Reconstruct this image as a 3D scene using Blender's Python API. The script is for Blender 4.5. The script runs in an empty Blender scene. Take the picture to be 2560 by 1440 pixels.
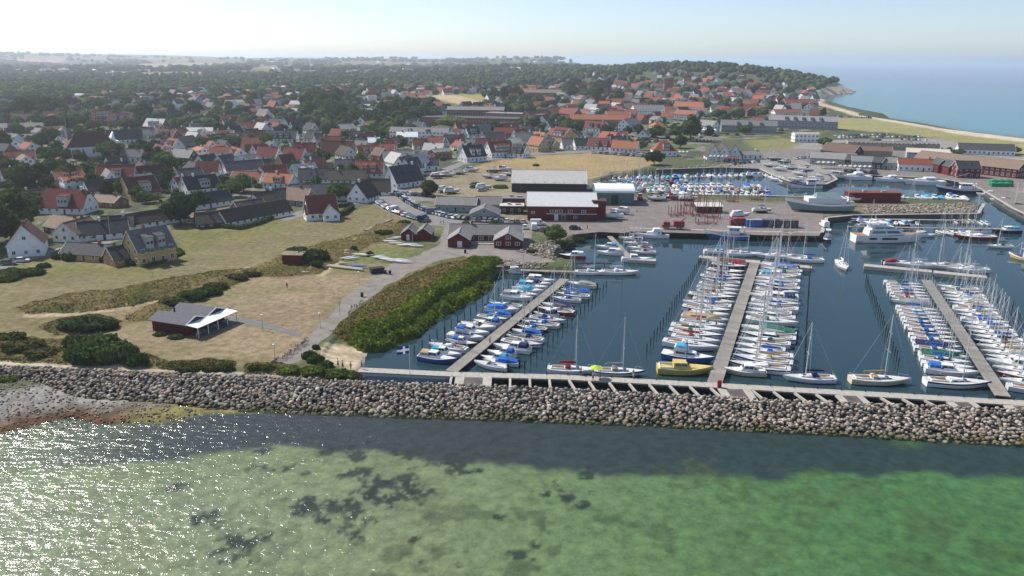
import bpy, math, random
import numpy as np
from mathutils import Vector, Matrix, Euler
R_ = random.Random(7)
sc = bpy.context.scene
col = sc.collection
rad = math.radians

# ------------------------------------------------------------------ camera
F = 1971.0; CX, CY = 1280.0, 720.0; CAMH = 60.0
PITCH = rad(16.15); ROLL = rad(0.41)
fwd = Vector((0, math.cos(PITCH), -math.sin(PITCH)))
up0 = Vector((0, math.sin(PITCH), math.cos(PITCH)))
rt0 = Vector((1, 0, 0))
rt = rt0*math.cos(ROLL) + up0*math.sin(ROLL)
up = -rt0*math.sin(ROLL) + up0*math.cos(ROLL)
CAM = Vector((0, 0, CAMH))
cd = bpy.data.cameras.new('camera'); cam = bpy.data.objects.new('camera', cd); col.objects.link(cam)
cd.sensor_width = 36; cd.lens = 36*F/2560; cd.clip_start = 1; cd.clip_end = 90000
m3 = Matrix((rt, up, -fwd)).transposed()
cam.matrix_world = Matrix.Translation(CAM) @ m3.to_4x4()
sc.camera = cam

# ------------------------------------------------------------------ light
SUN_AZ = rad(-56)      # measured from the view direction (+Y), negative = to the left
SUN_EL = rad(46)
w = bpy.data.worlds.new("World"); sc.world = w; w.use_nodes = True
nt = w.node_tree
bg = nt.nodes['Background']; sky = nt.nodes.new('ShaderNodeTexSky')
sky.sky_type = 'NISHITA'; sky.sun_disc = False
sky.sun_elevation = SUN_EL; sky.sun_rotation = SUN_AZ
sky.altitude = 0; sky.air_density = 0.65; sky.dust_density = 0.7; sky.ozone_density = 1.0
nt.links.new(sky.outputs[0], bg.inputs[0]); bg.inputs[1].default_value = 0.13
sl = bpy.data.lights.new('sun', 'SUN'); so = bpy.data.objects.new('sun', sl); col.objects.link(so)
sl.energy = 4.5; sl.angle = rad(0.55); sl.color = (1.0, 0.955, 0.89)
sd_ = Vector((math.sin(SUN_AZ)*math.cos(SUN_EL), math.cos(SUN_AZ)*math.cos(SUN_EL), math.sin(SUN_EL)))
so.rotation_euler = sd_.to_track_quat('Z', 'Y').to_euler(); so.location = sd_*300
sc.view_settings.view_transform = 'Standard'; sc.view_settings.look = 'None'
sc.view_settings.gamma = 1; sc.view_settings.use_curve_mapping = False
sc.view_settings.exposure = 0.32
sc.render.engine = 'CYCLES'
cy = sc.cycles
cy.use_denoising = True; cy.max_bounces = 6; cy.diffuse_bounces = 2; cy.glossy_bounces = 2
cy.transmission_bounces = 2; cy.volume_bounces = 1; cy.transparent_max_bounces = 8
cy.sample_clamp_indirect = 6.0
try:
    cy.denoiser = 'OPENIMAGEDENOISE'; cy.denoising_input_passes = 'RGB_ALBEDO_NORMAL'
except Exception: pass

# ------------------------------------------------------------------ ground shape and photo-to-place survey
def sstep(a, b, x):
    t = np.clip((x-a)/(b-a), 0, 1); return t*t*(3-2*t)
def Hb(x, y):
    """height of dry land away from the shore (m)"""
    h = 2.0 + 9*sstep(620, 1200, y)*sstep(900, 300, x)*sstep(-2500, 100, x)
    h = h + 10*sstep(1000, 3000, y)
    h = h + 37*np.exp(-(((x-430)/270)**2 + ((y-1850)/430)**2))
    h = h + 13*np.exp(-(((x-60)/330)**2 + ((y-2500)/600)**2))
    far = sstep(3600, 7000, y)
    h = h + far*(50 + 10*np.sin(x/900.0+0.6) + 6*np.sin(x/370.0) - 0.002*x)
    return h
def Hs(x, y): return float(Hb(np.float64(x), np.float64(y)))
def raydir(px, py):
    return fwd + rt*((px-CX)/F) - up*((py-CY)/F)
def Pz(px, py, z=0.0):
    d = raydir(px, py); t = (z-CAMH)/d.z
    return Vector((d.x*t, d.y*t, z))
def P(px, py, dz=0.0):
    """place on the land seen at photo point (px,py), dz above the ground"""
    d = raydir(px, py)
    t = 80.0; last = t
    while t < 12000:
        if CAMH + d.z*t <= Hs(d.x*t, d.y*t)+dz: break
        last = t; t *= 1.02
    a, b = last, t
    for _ in range(14):
        m = (a+b)/2
        if CAMH + d.z*m <= Hs(d.x*m, d.y*m)+dz: b = m
        else: a = m
    return Vector((d.x*b, d.y*b, CAMH+d.z*b-dz))
def ppm(p):
    v = p-CAM; return F/max(v.dot(fwd), 1)
def proj(p):
    v = Vector(p)-CAM; z = v.dot(fwd)
    return CX+F*v.dot(rt)/z, CY-F*v.dot(up)/z

# noise in numpy
_ng = np.random.RandomState(5).rand(256, 256)
def vnoise(x, y, s):
    x = x/s+1000.3; y = y/s+1000.7
    xi = np.floor(x).astype(int); yi = np.floor(y).astype(int)
    fx = x-xi; fy = y-yi; fx = fx*fx*(3-2*fx); fy = fy*fy*(3-2*fy)
    g = lambda a, b: _ng[a % 256, b % 256]
    return (g(xi, yi)*(1-fx)+g(xi+1, yi)*fx)*(1-fy)+(g(xi, yi+1)*(1-fx)+g(xi+1, yi+1)*fx)*fy
def fnoise(x, y, s, o=3):
    r = 0; a = 1; t = 0
    for k in range(o):
        r = r+a*vnoise(x+37*k, y-91*k, s); t += a; a *= .55; s = s/2.1
    return r/t
def sdist(X, Y, poly):
    """signed distance, positive inside"""
    best = np.full(X.shape, 1e18); ins = np.zeros(X.shape, bool)
    n = len(poly)
    for i in range(n):
        x1, y1 = poly[i][0], poly[i][1]; x2, y2 = poly[(i+1) % n][0], poly[(i+1) % n][1]
        dx, dy = x2-x1, y2-y1; L2 = dx*dx+dy*dy+1e-9
        t = np.clip(((X-x1)*dx+(Y-y1)*dy)/L2, 0, 1)
        best = np.minimum(best, (X-x1-t*dx)**2+(Y-y1-t*dy)**2)
        c = ((y1 > Y) != (y2 > Y))
        if abs(dy) > 1e-12:
            ins ^= c & (X < (x2-x1)*(Y-y1)/(y2-y1)+x1)
    d = np.sqrt(best); return np.where(ins, d, -d)
def ldist(X, Y, line):
    best = np.full(np.shape(X), 1e18)
    for i in range(len(line)-1):
        x1, y1 = line[i][0], line[i][1]; x2, y2 = line[i+1][0], line[i+1][1]
        dx, dy = x2-x1, y2-y1; L2 = dx*dx+dy*dy+1e-9
        t = np.clip(((X-x1)*dx+(Y-y1)*dy)/L2, 0, 1)
        best = np.minimum(best, (X-x1-t*dx)**2+(Y-y1-t*dy)**2)
    return np.sqrt(best)
def W0(pts, z=0.0): return [tuple(Pz(a, b, z)) for a, b in pts]
def WG(pts): return [tuple(P(a, b)) for a, b in pts]

SHORE = [(-900,1190),(-300,1120),(0,1085),(60,1068),(130,1052),(185,1043),(215,1050),(240,1058),(330,1056),(420,1052),(520,1032),(700,1026),(850,1034),(1000,1040),(1200,1046),(1600,1060),(2100,1085),(2560,1112),(3100,1142)]
CREST = [(-900,902),(-300,905),(0,914),(300,928),(600,941),(900,954),(1150,962),(1400,972),(1700,988),(2000,1003),(2300,1015),(2560,1024),(3100,1050)]
HARB = [(908,918),(912,895),(925,872),(960,853),(1030,825),(1060,795),(1110,757),(1180,725),(1228,700),(1240,684),(1300,682),(1440,684),(1440,662),(1385,655),(1395,640),(1440,600),(1470,592),(1520,588),(1565,590),(1575,583),(1760,588),(1900,592),(2050,594),(2062,556),(2130,549),(2440,545),(2455,520),(2400,509),(2120,506),(1900,500),(1700,497),(1590,490),(1565,470),(1500,457),(1530,441),(1640,432),(1800,426),(1900,430),(1935,447),(1990,468),(2060,470),(2088,457),(2075,444),(2100,441),(2200,447),(2350,455),(2430,470),(2452,482),(2490,505),(2530,530),(2565,548),(2750,640),(2950,760),(3100,1026)]
TOEP = [(-900,1010),(-300,985),(0,968),(80,974),(190,1003),(300,1012),(500,1022),(700,1029),(1000,1042),(1200,1048),(1600,1062),(2100,1087),(2560,1114),(3100,1144)]
w_shore = W0(SHORE); w_harb = W0(HARB)
w_crest = W0(CREST, 2.4)
# harbour closes along the inner foot of the breakwater
def offset_in(l, d): return [(p[0], p[1]+d) for p in l]
harb_poly = [(p[0], p[1]) for p in w_harb]
inner = [p for p in offset_in(w_crest, 1.2) if p[0] > harb_poly[0][0]+0.5]
harb_poly = harb_poly + [(p[0], p[1]) for p in reversed(inner)]
NCOAST = [(3100,420),(2560,345),(2400,326),(2300,307),(2230,297),(2150,284),(2090,268),(2055,258),(2045,250),(2058,243),(2090,237),(2130,232),(2138,229)]
w_n = [(p[0], p[1]) for p in W0(NCOAST)]
land_poly = [(p[0], p[1]) for p in w_shore] + [(2500, 60), (2500, 320)] + w_n + \
    [(640,1800),(600,2150),(520,2450),(470,3000),(430,4000),(380,5200),(330,9500),(-12000,9500),(-12000,60),(-700,60)]
def land_h(X, Y):
    """ground or bed height"""
    dl = sdist(X, Y, land_poly)
    dh = sdist(X, Y, harb_poly)
    hb = Hb(X, Y)
    slope = np.where(Y < 300, 0.16, 0.10)
    slope = np.where((X > 20) & (Y < 300), 0.5, slope)
    lan = np.minimum(hb, np.where(hb > 6, dl*0.55, dl*slope) + 0.02)
    bed = -np.minimum(3.2, 0.12 + (-dl)*0.045)
    h = np.where(dl > 0, lan, bed)
    # harbour
    hh = np.where(dh > 0, -np.minimum(3.5, dh*1.4), np.minimum(h, 0.4+(-dh)*1.6))
    bx, by = harb_poly[0]
    beach = np.exp(-(((X-bx-2)/13)**2+((Y-by-9)/14)**2))
    hbch = np.where(dh > 0, -0.13*dh, np.minimum(h, 0.05+(-dh)*0.12))
    hh = hh*(1-beach)+hbch*beach
    h = np.where((dh > -8), hh, h)
    return h, dl, dh

# ------------------------------------------------------------------ materials
MATS = {}
def new_mat(name):
    m = bpy.data.materials.new(name); m.use_nodes = True; MATS[name] = m
    return m, m.node_tree, m.node_tree.nodes['Principled BSDF']
def mat(name, rgb, rough=0.7, var=0.15, scale=1.0, bump=0.0, bscale=None, rand=0.0, metal=0.0, spec=0.3, rgb2=None, stretch=None):
    """procedural paint: noise between two tones, small per-object tone shift"""
    m, t, b = new_mat(name)
    N, L = t.nodes, t.links
    tc = N.new('ShaderNodeTexCoord'); src = tc.outputs['Object']
    if stretch:
        mp = N.new('ShaderNodeMapping'); mp.inputs['Scale'].default_value = stretch; L.new(src, mp.inputs[0]); src = mp.outputs[0]
    n = N.new('ShaderNodeTexNoise'); n.inputs['Scale'].default_value = scale; n.inputs['Detail'].default_value = 4
    L.new(src, n.inputs['Vector'])
    cr = N.new('ShaderNodeValToRGB'); cr.color_ramp.elements[0].position = .3; cr.color_ramp.elements[1].position = .7
    a = rgb; c2 = rgb2 or tuple(min(1, v*(1+var)) for v in rgb); c1 = tuple(v*(1-var) for v in rgb) if rgb2 is None else rgb
    cr.color_ramp.elements[0].color = (*c1, 1); cr.color_ramp.elements[1].color = (*c2, 1)
    L.new(n.outputs['Fac'], cr.inputs[0]); out = cr.outputs[0]
    if rand > 0:
        oi = N.new('ShaderNodeObjectInfo'); mr = N.new('ShaderNodeMapRange')
        mr.inputs['To Min'].default_value = 1-rand; mr.inputs['To Max'].default_value = 1+rand
        L.new(oi.outputs['Random'], mr.inputs['Value'])
        hs = N.new('ShaderNodeHueSaturation'); L.new(mr.outputs[0], hs.inputs['Value']); L.new(out, hs.inputs['Color'])
        m2 = N.new('ShaderNodeMath'); m2.operation = 'MULTIPLY_ADD'; m2.inputs[1].default_value = rand*0.10; m2.inputs[2].default_value = 0.5-rand*0.05
        L.new(oi.outputs['Random'], m2.inputs[0]); L.new(m2.outputs[0], hs.inputs['Hue'])
        out = hs.outputs[0]
    L.new(out, b.inputs['Base Color'])
    b.inputs['Roughness'].default_value = rough; b.inputs['Metallic'].default_value = metal
    b.inputs['Specular IOR Level'].default_value = spec
    if bump > 0:
        n2 = N.new('ShaderNodeTexNoise'); n2.inputs['Scale'].default_value = bscale or scale*3; L.new(src, n2.inputs['Vector'])
        bp = N.new('ShaderNodeBump'); bp.inputs['Strength'].default_value = bump; bp.inputs['Distance'].default_value = 0.1
        L.new(n2.outputs['Fac'], bp.inputs['Height']); L.new(bp.outputs[0], b.inputs['Normal'])
    return m
def m_ground():
    m, t, b = new_mat('land_surface'); N, L = t.nodes, t.links
    at = N.new('ShaderNodeAttribute'); at.attribute_name = 'tone'
    geo = N.new('ShaderNodeNewGeometry')
    n = N.new('ShaderNodeTexNoise'); n.inputs['Scale'].default_value = 0.55; n.inputs['Detail'].default_value = 6; n.inputs['Roughness'].default_value = .65
    L.new(geo.outputs['Position'], n.inputs['Vector'])
    mr = N.new('ShaderNodeMapRange'); mr.inputs[1].default_value = .3; mr.inputs[2].default_value = .7; mr.inputs[3].default_value = .6; mr.inputs[4].default_value = 1.38
    L.new(n.outputs['Fac'], mr.inputs[0])
    mx = N.new('ShaderNodeMix'); mx.data_type = 'RGBA'; mx.blend_type = 'MULTIPLY'; mx.inputs[0].default_value = 1
    L.new(at.outputs['Color'], mx.inputs[6]); L.new(mr.outputs[0], mx.inputs[7])
    L.new(mx.outputs[2], b.inputs['Base Color'])
    b.inputs['Roughness'].default_value = .95; b.inputs['Specular IOR Level'].default_value = .1
    n2 = N.new('ShaderNodeTexNoise'); n2.inputs['Scale'].default_value = 1.7; n2.inputs['Detail'].default_value = 5
    L.new(geo.outputs['Position'], n2.inputs['Vector'])
    bp = N.new('ShaderNodeBump'); bp.inputs['Strength'].default_value = .5; bp.inputs['Distance'].default_value = .25
    L.new(n2.outputs['Fac'], bp.inputs['Height']); L.new(bp.outputs[0], b.inputs['Normal'])
    return m
def m_water(name, clear, tint, deep, deep2, rough, wave, wscale, wdist):
    """surface: Fresnel reflection over a mix of see-through and scattering water"""
    m, t, b = new_mat(name); N, L = t.nodes, t.links; N.remove(b)
    out = N['Material Output']
    geo = N.new('ShaderNodeNewGeometry')
    mp = N.new('ShaderNodeMapping'); mp.inputs['Rotation'].default_value = (0, 0, rad(-28)); mp.inputs['Scale'].default_value = (.55, 1, 1)
    L.new(geo.outputs['Position'], mp.inputs[0])
    n1 = N.new('ShaderNodeTexNoise'); n1.inputs['Scale'].default_value = wscale; n1.inputs['Detail'].default_value = 4; n1.inputs['Roughness'].default_value = .55; n1.inputs['Distortion'].default_value = .3
    L.new(mp.outputs[0], n1.inputs['Vector'])
    n2 = N.new('ShaderNodeTexNoise'); n2.inputs['Scale'].default_value = wscale*.16; n2.inputs['Detail'].default_value = 2
    mp2 = N.new('ShaderNodeMapping'); mp2.inputs['Rotation'].default_value = (0, 0, rad(-22)); mp2.inputs['Scale'].default_value = (.25, 1.2, 1)
    L.new(geo.outputs['Position'], mp2.inputs[0]); L.new(mp2.outputs[0], n2.inputs['Vector'])
    ad = N.new('ShaderNodeMath'); ad.operation = 'MULTIPLY_ADD'; ad.inputs[1].default_value = 1.3
    L.new(n2.outputs['Fac'], ad.inputs[0]); L.new(n1.outputs['Fac'], ad.inputs[2])
    bp = N.new('ShaderNodeBump'); bp.inputs['Strength'].default_value = wave; bp.inputs['Distance'].default_value = wdist
    L.new(ad.outputs[0], bp.inputs['Height'])
    gl = N.new('ShaderNodeBsdfGlossy'); gl.inputs['Roughness'].default_value = rough; L.new(bp.outputs[0], gl.inputs['Normal'])
    fr = N.new('ShaderNodeFresnel'); fr.inputs['IOR'].default_value = 1.333
    tr = N.new('ShaderNodeBsdfTransparent'); tr.inputs[0].default_value = (*tint, 1)
    df = N.new('ShaderNodeBsdfDiffuse')
    at = N.new('ShaderNodeAttribute'); at.attribute_name = 'tone'
    n3 = N.new('ShaderNodeTexNoise'); n3.inputs['Scale'].default_value = .02; n3.inputs['Detail'].default_value = 4
    L.new(geo.outputs['Position'], n3.inputs['Vector'])
    if deep is None:
        L.new(at.outputs['Color'], df.inputs[0])
    else:
        mx = N.new('ShaderNodeMix'); mx.data_type = 'RGBA'; mx.inputs[6].default_value = (*deep, 1); mx.inputs[7].default_value = (*deep2, 1)
        L.new(n3.outputs['Fac'], mx.inputs[0]); L.new(mx.outputs[2], df.inputs[0])
    m1 = N.new('ShaderNodeMixShader'); L.new(df.outputs[0], m1.inputs[1]); L.new(tr.outputs[0], m1.inputs[2])
    if deep is None: L.new(at.outputs['Alpha'], m1.inputs[0])
    else: m1.inputs[0].default_value = clear
    m2 = N.new('ShaderNodeMixShader'); L.new(fr.outputs[0], m2.inputs[0]); L.new(m1.outputs[0], m2.inputs[1]); L.new(gl.outputs[0], m2.inputs[2])
    L.new(m2.outputs[0], out.inputs['Surface'])
    return m

# ------------------------------------------------------------------ mesh helpers
class MB:
    def __init__(s): s.v = []; s.f = []; s.m = []
    def add(s, vs, fs, mi=0, mx=None):
        o = len(s.v)
        s.v += [tuple(mx @ Vector(v)) for v in vs] if mx is not None else [tuple(v) for v in vs]
        s.f += [tuple(i+o for i in f) for f in fs]; s.m += [mi]*len(fs); return s
    def box(s, x0, x1, y0, y1, z0, z1, mi=0, mx=None):
        vs = [(x0,y0,z0),(x1,y0,z0),(x1,y1,z0),(x0,y1,z0),(x0,y0,z1),(x1,y0,z1),(x1,y1,z1),(x0,y1,z1)]
        return s.add(vs, [(0,3,2,1),(4,5,6,7),(0,1,5,4),(1,2,6,5),(2,3,7,6),(3,0,4,7)], mi, mx)
    def tube(s, a, b, r0, r1=None, n=6, mi=0, caps=True):
        r1 = r0 if r1 is None else r1
        a, b = Vector(a), Vector(b); d = (b-a).normalized()
        u = d.orthogonal().normalized(); w_ = d.cross(u)
        vs = [tuple(a+(u*math.cos(k*2*math.pi/n)+w_*math.sin(k*2*math.pi/n))*r0) for k in range(n)] + \
             [tuple(b+(u*math.cos(k*2*math.pi/n)+w_*math.sin(k*2*math.pi/n))*r1) for k in range(n)]
        fs = [(k, (k+1) % n, n+(k+1) % n, n+k) for k in range(n)]
        if caps: fs += [tuple(range(n-1, -1, -1)), tuple(range(n, 2*n))]
        return s.add(vs, fs, mi)
    def loft(s, rings, mi=0, closed=True, cap=True):
        n = len(rings[0]); vs = [p for r in rings for p in r]; fs = []
        for i in range(len(rings)-1):
            for k in range(n if closed else n-1):
                k2 = (k+1) % n
                fs.append((i*n+k, i*n+k2, (i+1)*n+k2, (i+1)*n+k))
        if cap: fs += [tuple(range(n-1, -1, -1)), tuple((len(rings)-1)*n+k for k in range(n))]
        return s.add(vs, fs, mi)
    def mesh(s, name, mats, smooth=False):
        me = bpy.data.meshes.new(name); me.from_pydata(s.v, [], s.f)
        for m in (mats if isinstance(mats, (list, tuple)) else [mats]): me.materials.append(MATS[m] if isinstance(m, str) else m)
        if any(s.m): me.polygons.foreach_set('material_index', s.m)
        if smooth: me.polygons.foreach_set('use_smooth', [True]*len(s.f))
        me.update(); return me
    def build(s, name, mats, parent=None, smooth=False):
        o = bpy.data.objects.new(name, s.mesh(name, mats, smooth)); col.objects.link(o)
        if parent: o.parent = parent
        return o
def inst(name, me, parent=None, loc=(0,0,0), rz=0, scale=None):
    o = bpy.data.objects.new(name, me); col.objects.link(o); o.location = loc; o.rotation_euler = (0, 0, rz)
    if scale is not None: o.scale = scale
    if parent: o.parent = parent
    return o
def npmesh(name, V, Fq, mats, mi=None, colors=None, smooth=False, parent=None):
    """V (n,3) float, Fq (m,k) int with k = 3 or 4"""
    me = bpy.data.meshes.new(name); V = np.asarray(V, np.float32); Fq = np.asarray(Fq, np.int32)
    k = Fq.shape[1]
    me.vertices.add(len(V)); me.vertices.foreach_set('co', V.ravel())
    me.loops.add(Fq.size); me.loops.foreach_set('vertex_index', Fq.ravel())
    me.polygons.add(len(Fq)); me.polygons.foreach_set('loop_start', np.arange(0, Fq.size, k, dtype=np.int32))
    try: me.polygons.foreach_set('loop_total', np.full(len(Fq), k, np.int32))
    except Exception: pass
    for m in (mats if isinstance(mats, (list, tuple)) else [mats]): me.materials.append(MATS[m])
    if mi is not None: me.polygons.foreach_set('material_index', np.asarray(mi, np.int32))
    if smooth: me.polygons.foreach_set('use_smooth', np.ones(len(Fq), bool))
    if colors is not None:
        ca = me.color_attributes.new('tone', 'FLOAT_COLOR', 'POINT')
        c = np.ones((len(V), 4), np.float32); c[:, :colors.shape[1]] = colors; ca.data.foreach_set('color', c.ravel())
    me.update(calc_edges=True)
    o = bpy.data.objects.new(name, me); col.objects.link(o)
    if parent: o.parent = parent
    return o
def tag(o, label=None, cat=None, group=None, kind=None):
    if label: o['label'] = label
    if cat: o['category'] = cat
    if group: o['group'] = group
    if kind: o['kind'] = kind
    return o
def empty(name, loc=(0,0,0), rz=0.0):
    o = bpy.data.objects.new(name, None); col.objects.link(o); o.location = loc; o.rotation_euler = (0, 0, rz)
    o.empty_display_size = .5; return o
KIDS = {}
def copy_tree(o, loc=None, rz=None, parent=None, scale=None):
    c = o.copy(); col.objects.link(c); c.parent = parent
    if loc is not None: c.location = loc
    if rz is not None: c.rotation_euler = (0, 0, rz)
    if scale is not None: c.scale = (scale,)*3
    if o not in KIDS: KIDS[o] = list(o.children)
    for ch in KIDS[o]: copy_tree(ch, parent=c)
    return c
def sheet(name, pts, z, m, kind='structure', dens=None, jag=0.0, seg=2.5, wpts=False):
    """flat surface traced on the ground; outline subdivided and slightly uneven"""
    w_ = [Vector((p[0], p[1], 0)) for p in (pts if wpts else W0(pts, 2.0))]
    out = []
    for i, a in enumerate(w_):
        b = w_[(i+1) % len(w_)]; n = max(1, int((b-a).length/seg)) if jag > 0 else 1
        for k in range(n):
            p = a.lerp(b, k/n)
            if jag > 0: p = p+Vector((R_.uniform(-jag, jag), R_.uniform(-jag, jag), 0))
            out.append((p.x, p.y, z))
    from mathutils.geometry import tessellate_polygon
    tr = tessellate_polygon([[Vector(p) for p in out]])
    me = bpy.data.meshes.new(name); fs = []
    for a, b, c in tr:
        A, B, C = Vector(out[a]), Vector(out[b]), Vector(out[c])
        fs.append((a, b, c) if (B-A).cross(C-A).z > 0 else (a, c, b))
    me.from_pydata(out, [], fs); me.materials.append(MATS[m]); me.update()
    o = bpy.data.objects.new(name, me); col.objects.link(o); tag(o, kind=kind); return o
HAZE = 1.15e-4
# ------------------------------------------------------------------ terrain
m_ground()
mat('asphalt', (.20,.187,.175), .9, .12, .6, .2, 3)
mat('quay_grit', (.19,.163,.147), .95, .2, .3, .3, 4)
mat('gravel', (.215,.19,.165), .95, .2, .35, .3, 4)
mat('dark_path', (.16,.15,.14), .9, .15, .5)
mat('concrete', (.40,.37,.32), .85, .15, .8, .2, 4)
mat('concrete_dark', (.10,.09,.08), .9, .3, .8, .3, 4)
mat('sand', (.50,.42,.31), .95, .12, .5, .3, 5)
m_water('sea_water', .8, (.84,.93,.85), None, None, .15, 1.0, 1.05, .36)
m_water('harbour_water_mat', 0, (1,1,1), (.016,.040,.048), (.024,.054,.064), .04, .12, 1.2, .05)

DARKG = (.035,.05,.022); GARD = (.07,.085,.035)
regions = [  # name, polygon in photo, tone, edge softness m, noise m
 ('town', [(-400,520),(0,560),(160,600),(430,545),(480,565),(720,545),(735,500),(900,488),(1060,445),(1150,405),(1300,388),(1480,372),(1760,402),(1800,352),(1960,352),(2080,330),(2090,287),(2045,250),(1800,222),(1400,235),(1000,250),(500,230),(-400,270)], (.075,.08,.05), 10, 10),
 ('field', [(160,158),(300,158),(310,162),(160,163)], (.33,.20,.13), 20, 10),
 ('lawn', [(-500,760),(-300,690),(0,665),(100,655),(130,625),(430,640),(445,600),(420,572),(560,560),(720,540),(850,540),(940,505),(1000,515),(1030,560),(1010,600),(960,640),(1000,660),(940,700),(860,760),(790,830),(750,900),(700,925),(300,915),(0,905),(-600,890)], (.175,.15,.075), 1.5, 2),
 ('green', [(420,572),(560,562),(700,548),(740,570),(640,590),(560,610),(470,640),(430,640),(445,600)], (.15,.145,.05), 5, 8),
 ('green', [(-400,690),(0,665),(110,650),(140,665),(330,665),(420,655),(450,660),(380,680),(200,690),(60,705),(-400,745)], (.14,.135,.045), 5, 6),
 ('worn', [(540,740),(640,690),(720,690),(880,690),(940,700),(860,760),(790,830),(760,890),(700,915),(600,905),(430,850),(580,800)], (.25,.195,.12), 4, 8),
 ('worn', [(300,790),(500,740),(620,715),(560,760),(440,830),(560,880),(480,905),(380,880),(250,850)], (.21,.17,.095), 4, 6),
 ('clubgreen', [(830,640),(900,625),(1000,612),(1060,625),(1000,655),(900,680),(810,680),(760,670)], (.14,.15,.055), 2, 4),
 ('scrub', [(40,768),(150,740),(300,722),(470,688),(560,676),(645,668),(655,682),(560,700),(450,737),(330,768),(200,782),(60,786)], (.15,.12,.04), 2, 3),
 ('scrub', [(310,792),(420,742),(520,700),(640,670),(700,640),(760,620),(900,585),(950,555),(1040,560),(1010,595),(930,610),(860,650),(800,685),(700,695),(640,690),(560,725),(480,760),(400,800),(320,806)], (.16,.11,.035), 2, 4),
 ('scrub', [(95,818),(180,790),(280,792),(305,805),(250,825),(140,840)], (.13,.10,.035), 2, 3),
 ('scrub', [(-500,835),(0,840),(150,850),(300,868),(430,905),(380,920),(150,912),(0,905),(-500,890)], (.11,.10,.035), 2, 3),
 ('scrub', [(390,912),(520,898),(590,905),(590,925),(400,925)], (.12,.11,.04), 1, 2),
 ('scrub', [(610,910),(690,905),(760,920),(900,925),(900,945),(610,936)], (.12,.12,.04), 1, 2),
 ('path_', [(620,668),(640,672),(560,702),(430,742),(330,772),(180,790),(60,795),(60,785),(200,782),(330,765),(450,733),(560,698)], (.42,.33,.22), .8, 1),
 ('path_', [(900,590),(925,582),(870,640),(810,690),(790,688),(850,640)], (.45,.37,.22), .8, .6),
 ('path_', [(-500,893),(0,905),(250,915),(450,925),(600,930),(900,935),(900,948),(300,926),(0,912),(-500,903)], (.50,.43,.32), .6, .6),
 ('reed', [(825,835),(870,790),(960,720),(1040,678),(1100,655),(1160,640),(1240,655),(1240,695),(1180,738),(1080,780),(1030,825),(950,856),(880,852)], (.10,.10,.03), 1, 2),
 ('beach', [(795,880),(830,860),(880,850),(960,855),(925,872),(912,918),(850,912),(800,900)], (.50,.40,.29), 1.5, 2),
 ('village_green', [(1130,448),(1140,430),(1230,403),(1330,390),(1480,382),(1640,395),(1650,408),(1560,432),(1460,452),(1280,450)], (.30,.225,.11), 2, 3),
 ('yard', [(1000,480),(1080,440),(1290,420),(1290,480),(1320,480),(1320,560),(1080,500)], (.24,.20,.13), 2, 4),
 ('quayland', [(1320,440),(1500,455),(1560,470),(1590,492),(1900,502),(2440,510),(2440,535),(2060,556),(2050,594),(1570,583),(1420,590),(1320,560)], (.17,.15,.10), 1, 1),
 ('quayland', [(1640,432),(1900,400),(1960,360),(2100,350),(2360,345),(2560,380),(2700,430),(2700,600),(2440,480),(2100,441),(2060,470),(1990,468),(1900,430)], (.26,.24,.22), 2, 2),
 ('dune', [(2060,300),(2150,290),(2250,302),(2400,332),(2700,372),(2700,425),(2560,395),(2430,365),(2350,345),(2200,330),(2080,322)], (.27,.25,.11), 3, 8),
 ('dune', [(1860,352),(1960,345),(2000,360),(1960,390),(1900,380)], (.2,.19,.08), 3, 5),
 ('beachn', [(2150,284),(2230,297),(2300,307),(2400,326),(2560,345),(3100,420),(3100,440),(2560,355),(2400,336),(2300,317),(2200,300),(2140,291),(2080,272),(2045,255)], (.52,.44,.33), 2, 3),
 ('beachn', [(2040,262),(2040,243),(2070,228),(2140,224),(2140,234),(2090,243),(2055,254),(2080,272)], (.45,.36,.27), 2, 3),
 ('park', [(1040,232),(1120,230),(1190,245),(1220,258),(1150,262),(1100,250)], (.42,.33,.19), 10, 8),
 ('park', [(1120,236),(1220,236),(1220,252),(1170,245)], (.28,.24,.09), 6, 8),
 ('park', [(262,181),(325,180),(325,187),(262,189)], (.36,.17,.11), 8, 8),
 ('park', [(350,182),(505,180),(505,188),(350,189)], (.38,.19,.12), 8, 8),
 ('park', [(40,148),(160,146),(160,156),(40,159)], (.36,.2,.14), 30, 20),
 ('park', [(335,160),(600,155),(620,163),(340,168)], (.28,.24,.15), 20, 20),
 ('park', [(820,178),(900,176),(900,181),(820,183)], (.32,.27,.17), 10, 10),
 ('park', [(735,295),(830,310),(850,320),(750,325)], (.14,.15,.05), 4, 5),
 ('park', [(180,262),(240,258),(250,268),(180,272)], (.14,.17,.05), 6, 5),
]
def fan(ny, nx, y0, y1, a0, a1, ys=None):
    if ys is None: ys = y0*(y1/y0)**(np.arange(ny)/(ny-1))
    ny = len(ys); an = np.tan(np.linspace(rad(a0), rad(a1), nx))
    Y, A = np.meshgrid(ys, an, indexing='ij'); X = Y*A
    i = np.arange(ny-1)[:, None]*nx+np.arange(nx-1)[None, :]
    Fq = np.stack([i, i+1, i+nx+1, i+nx], -1).reshape(-1, 4)
    return X, Y, Fq
YS = np.concatenate([np.linspace(52, 180, 300)[:-1], 180*(9600/180)**(np.arange(440)/439)]); NX = 540
X, Y, Fq = fan(0, NX, 0, 0, -44, 44, YS)
Hh, DL, DH = land_h(X, Y)
T = np.empty(X.shape+(3,)); T[:] = (.085,.10,.05)
nz = fnoise(X, Y, 60); nz2 = fnoise(X, Y, 9, 3)
fields = np.clip((vnoise(X*1.0+Y*.25, Y*.45, 420)-.5)*6, -1, 1)
farm = sstep(2600, 3400, Y)
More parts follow.
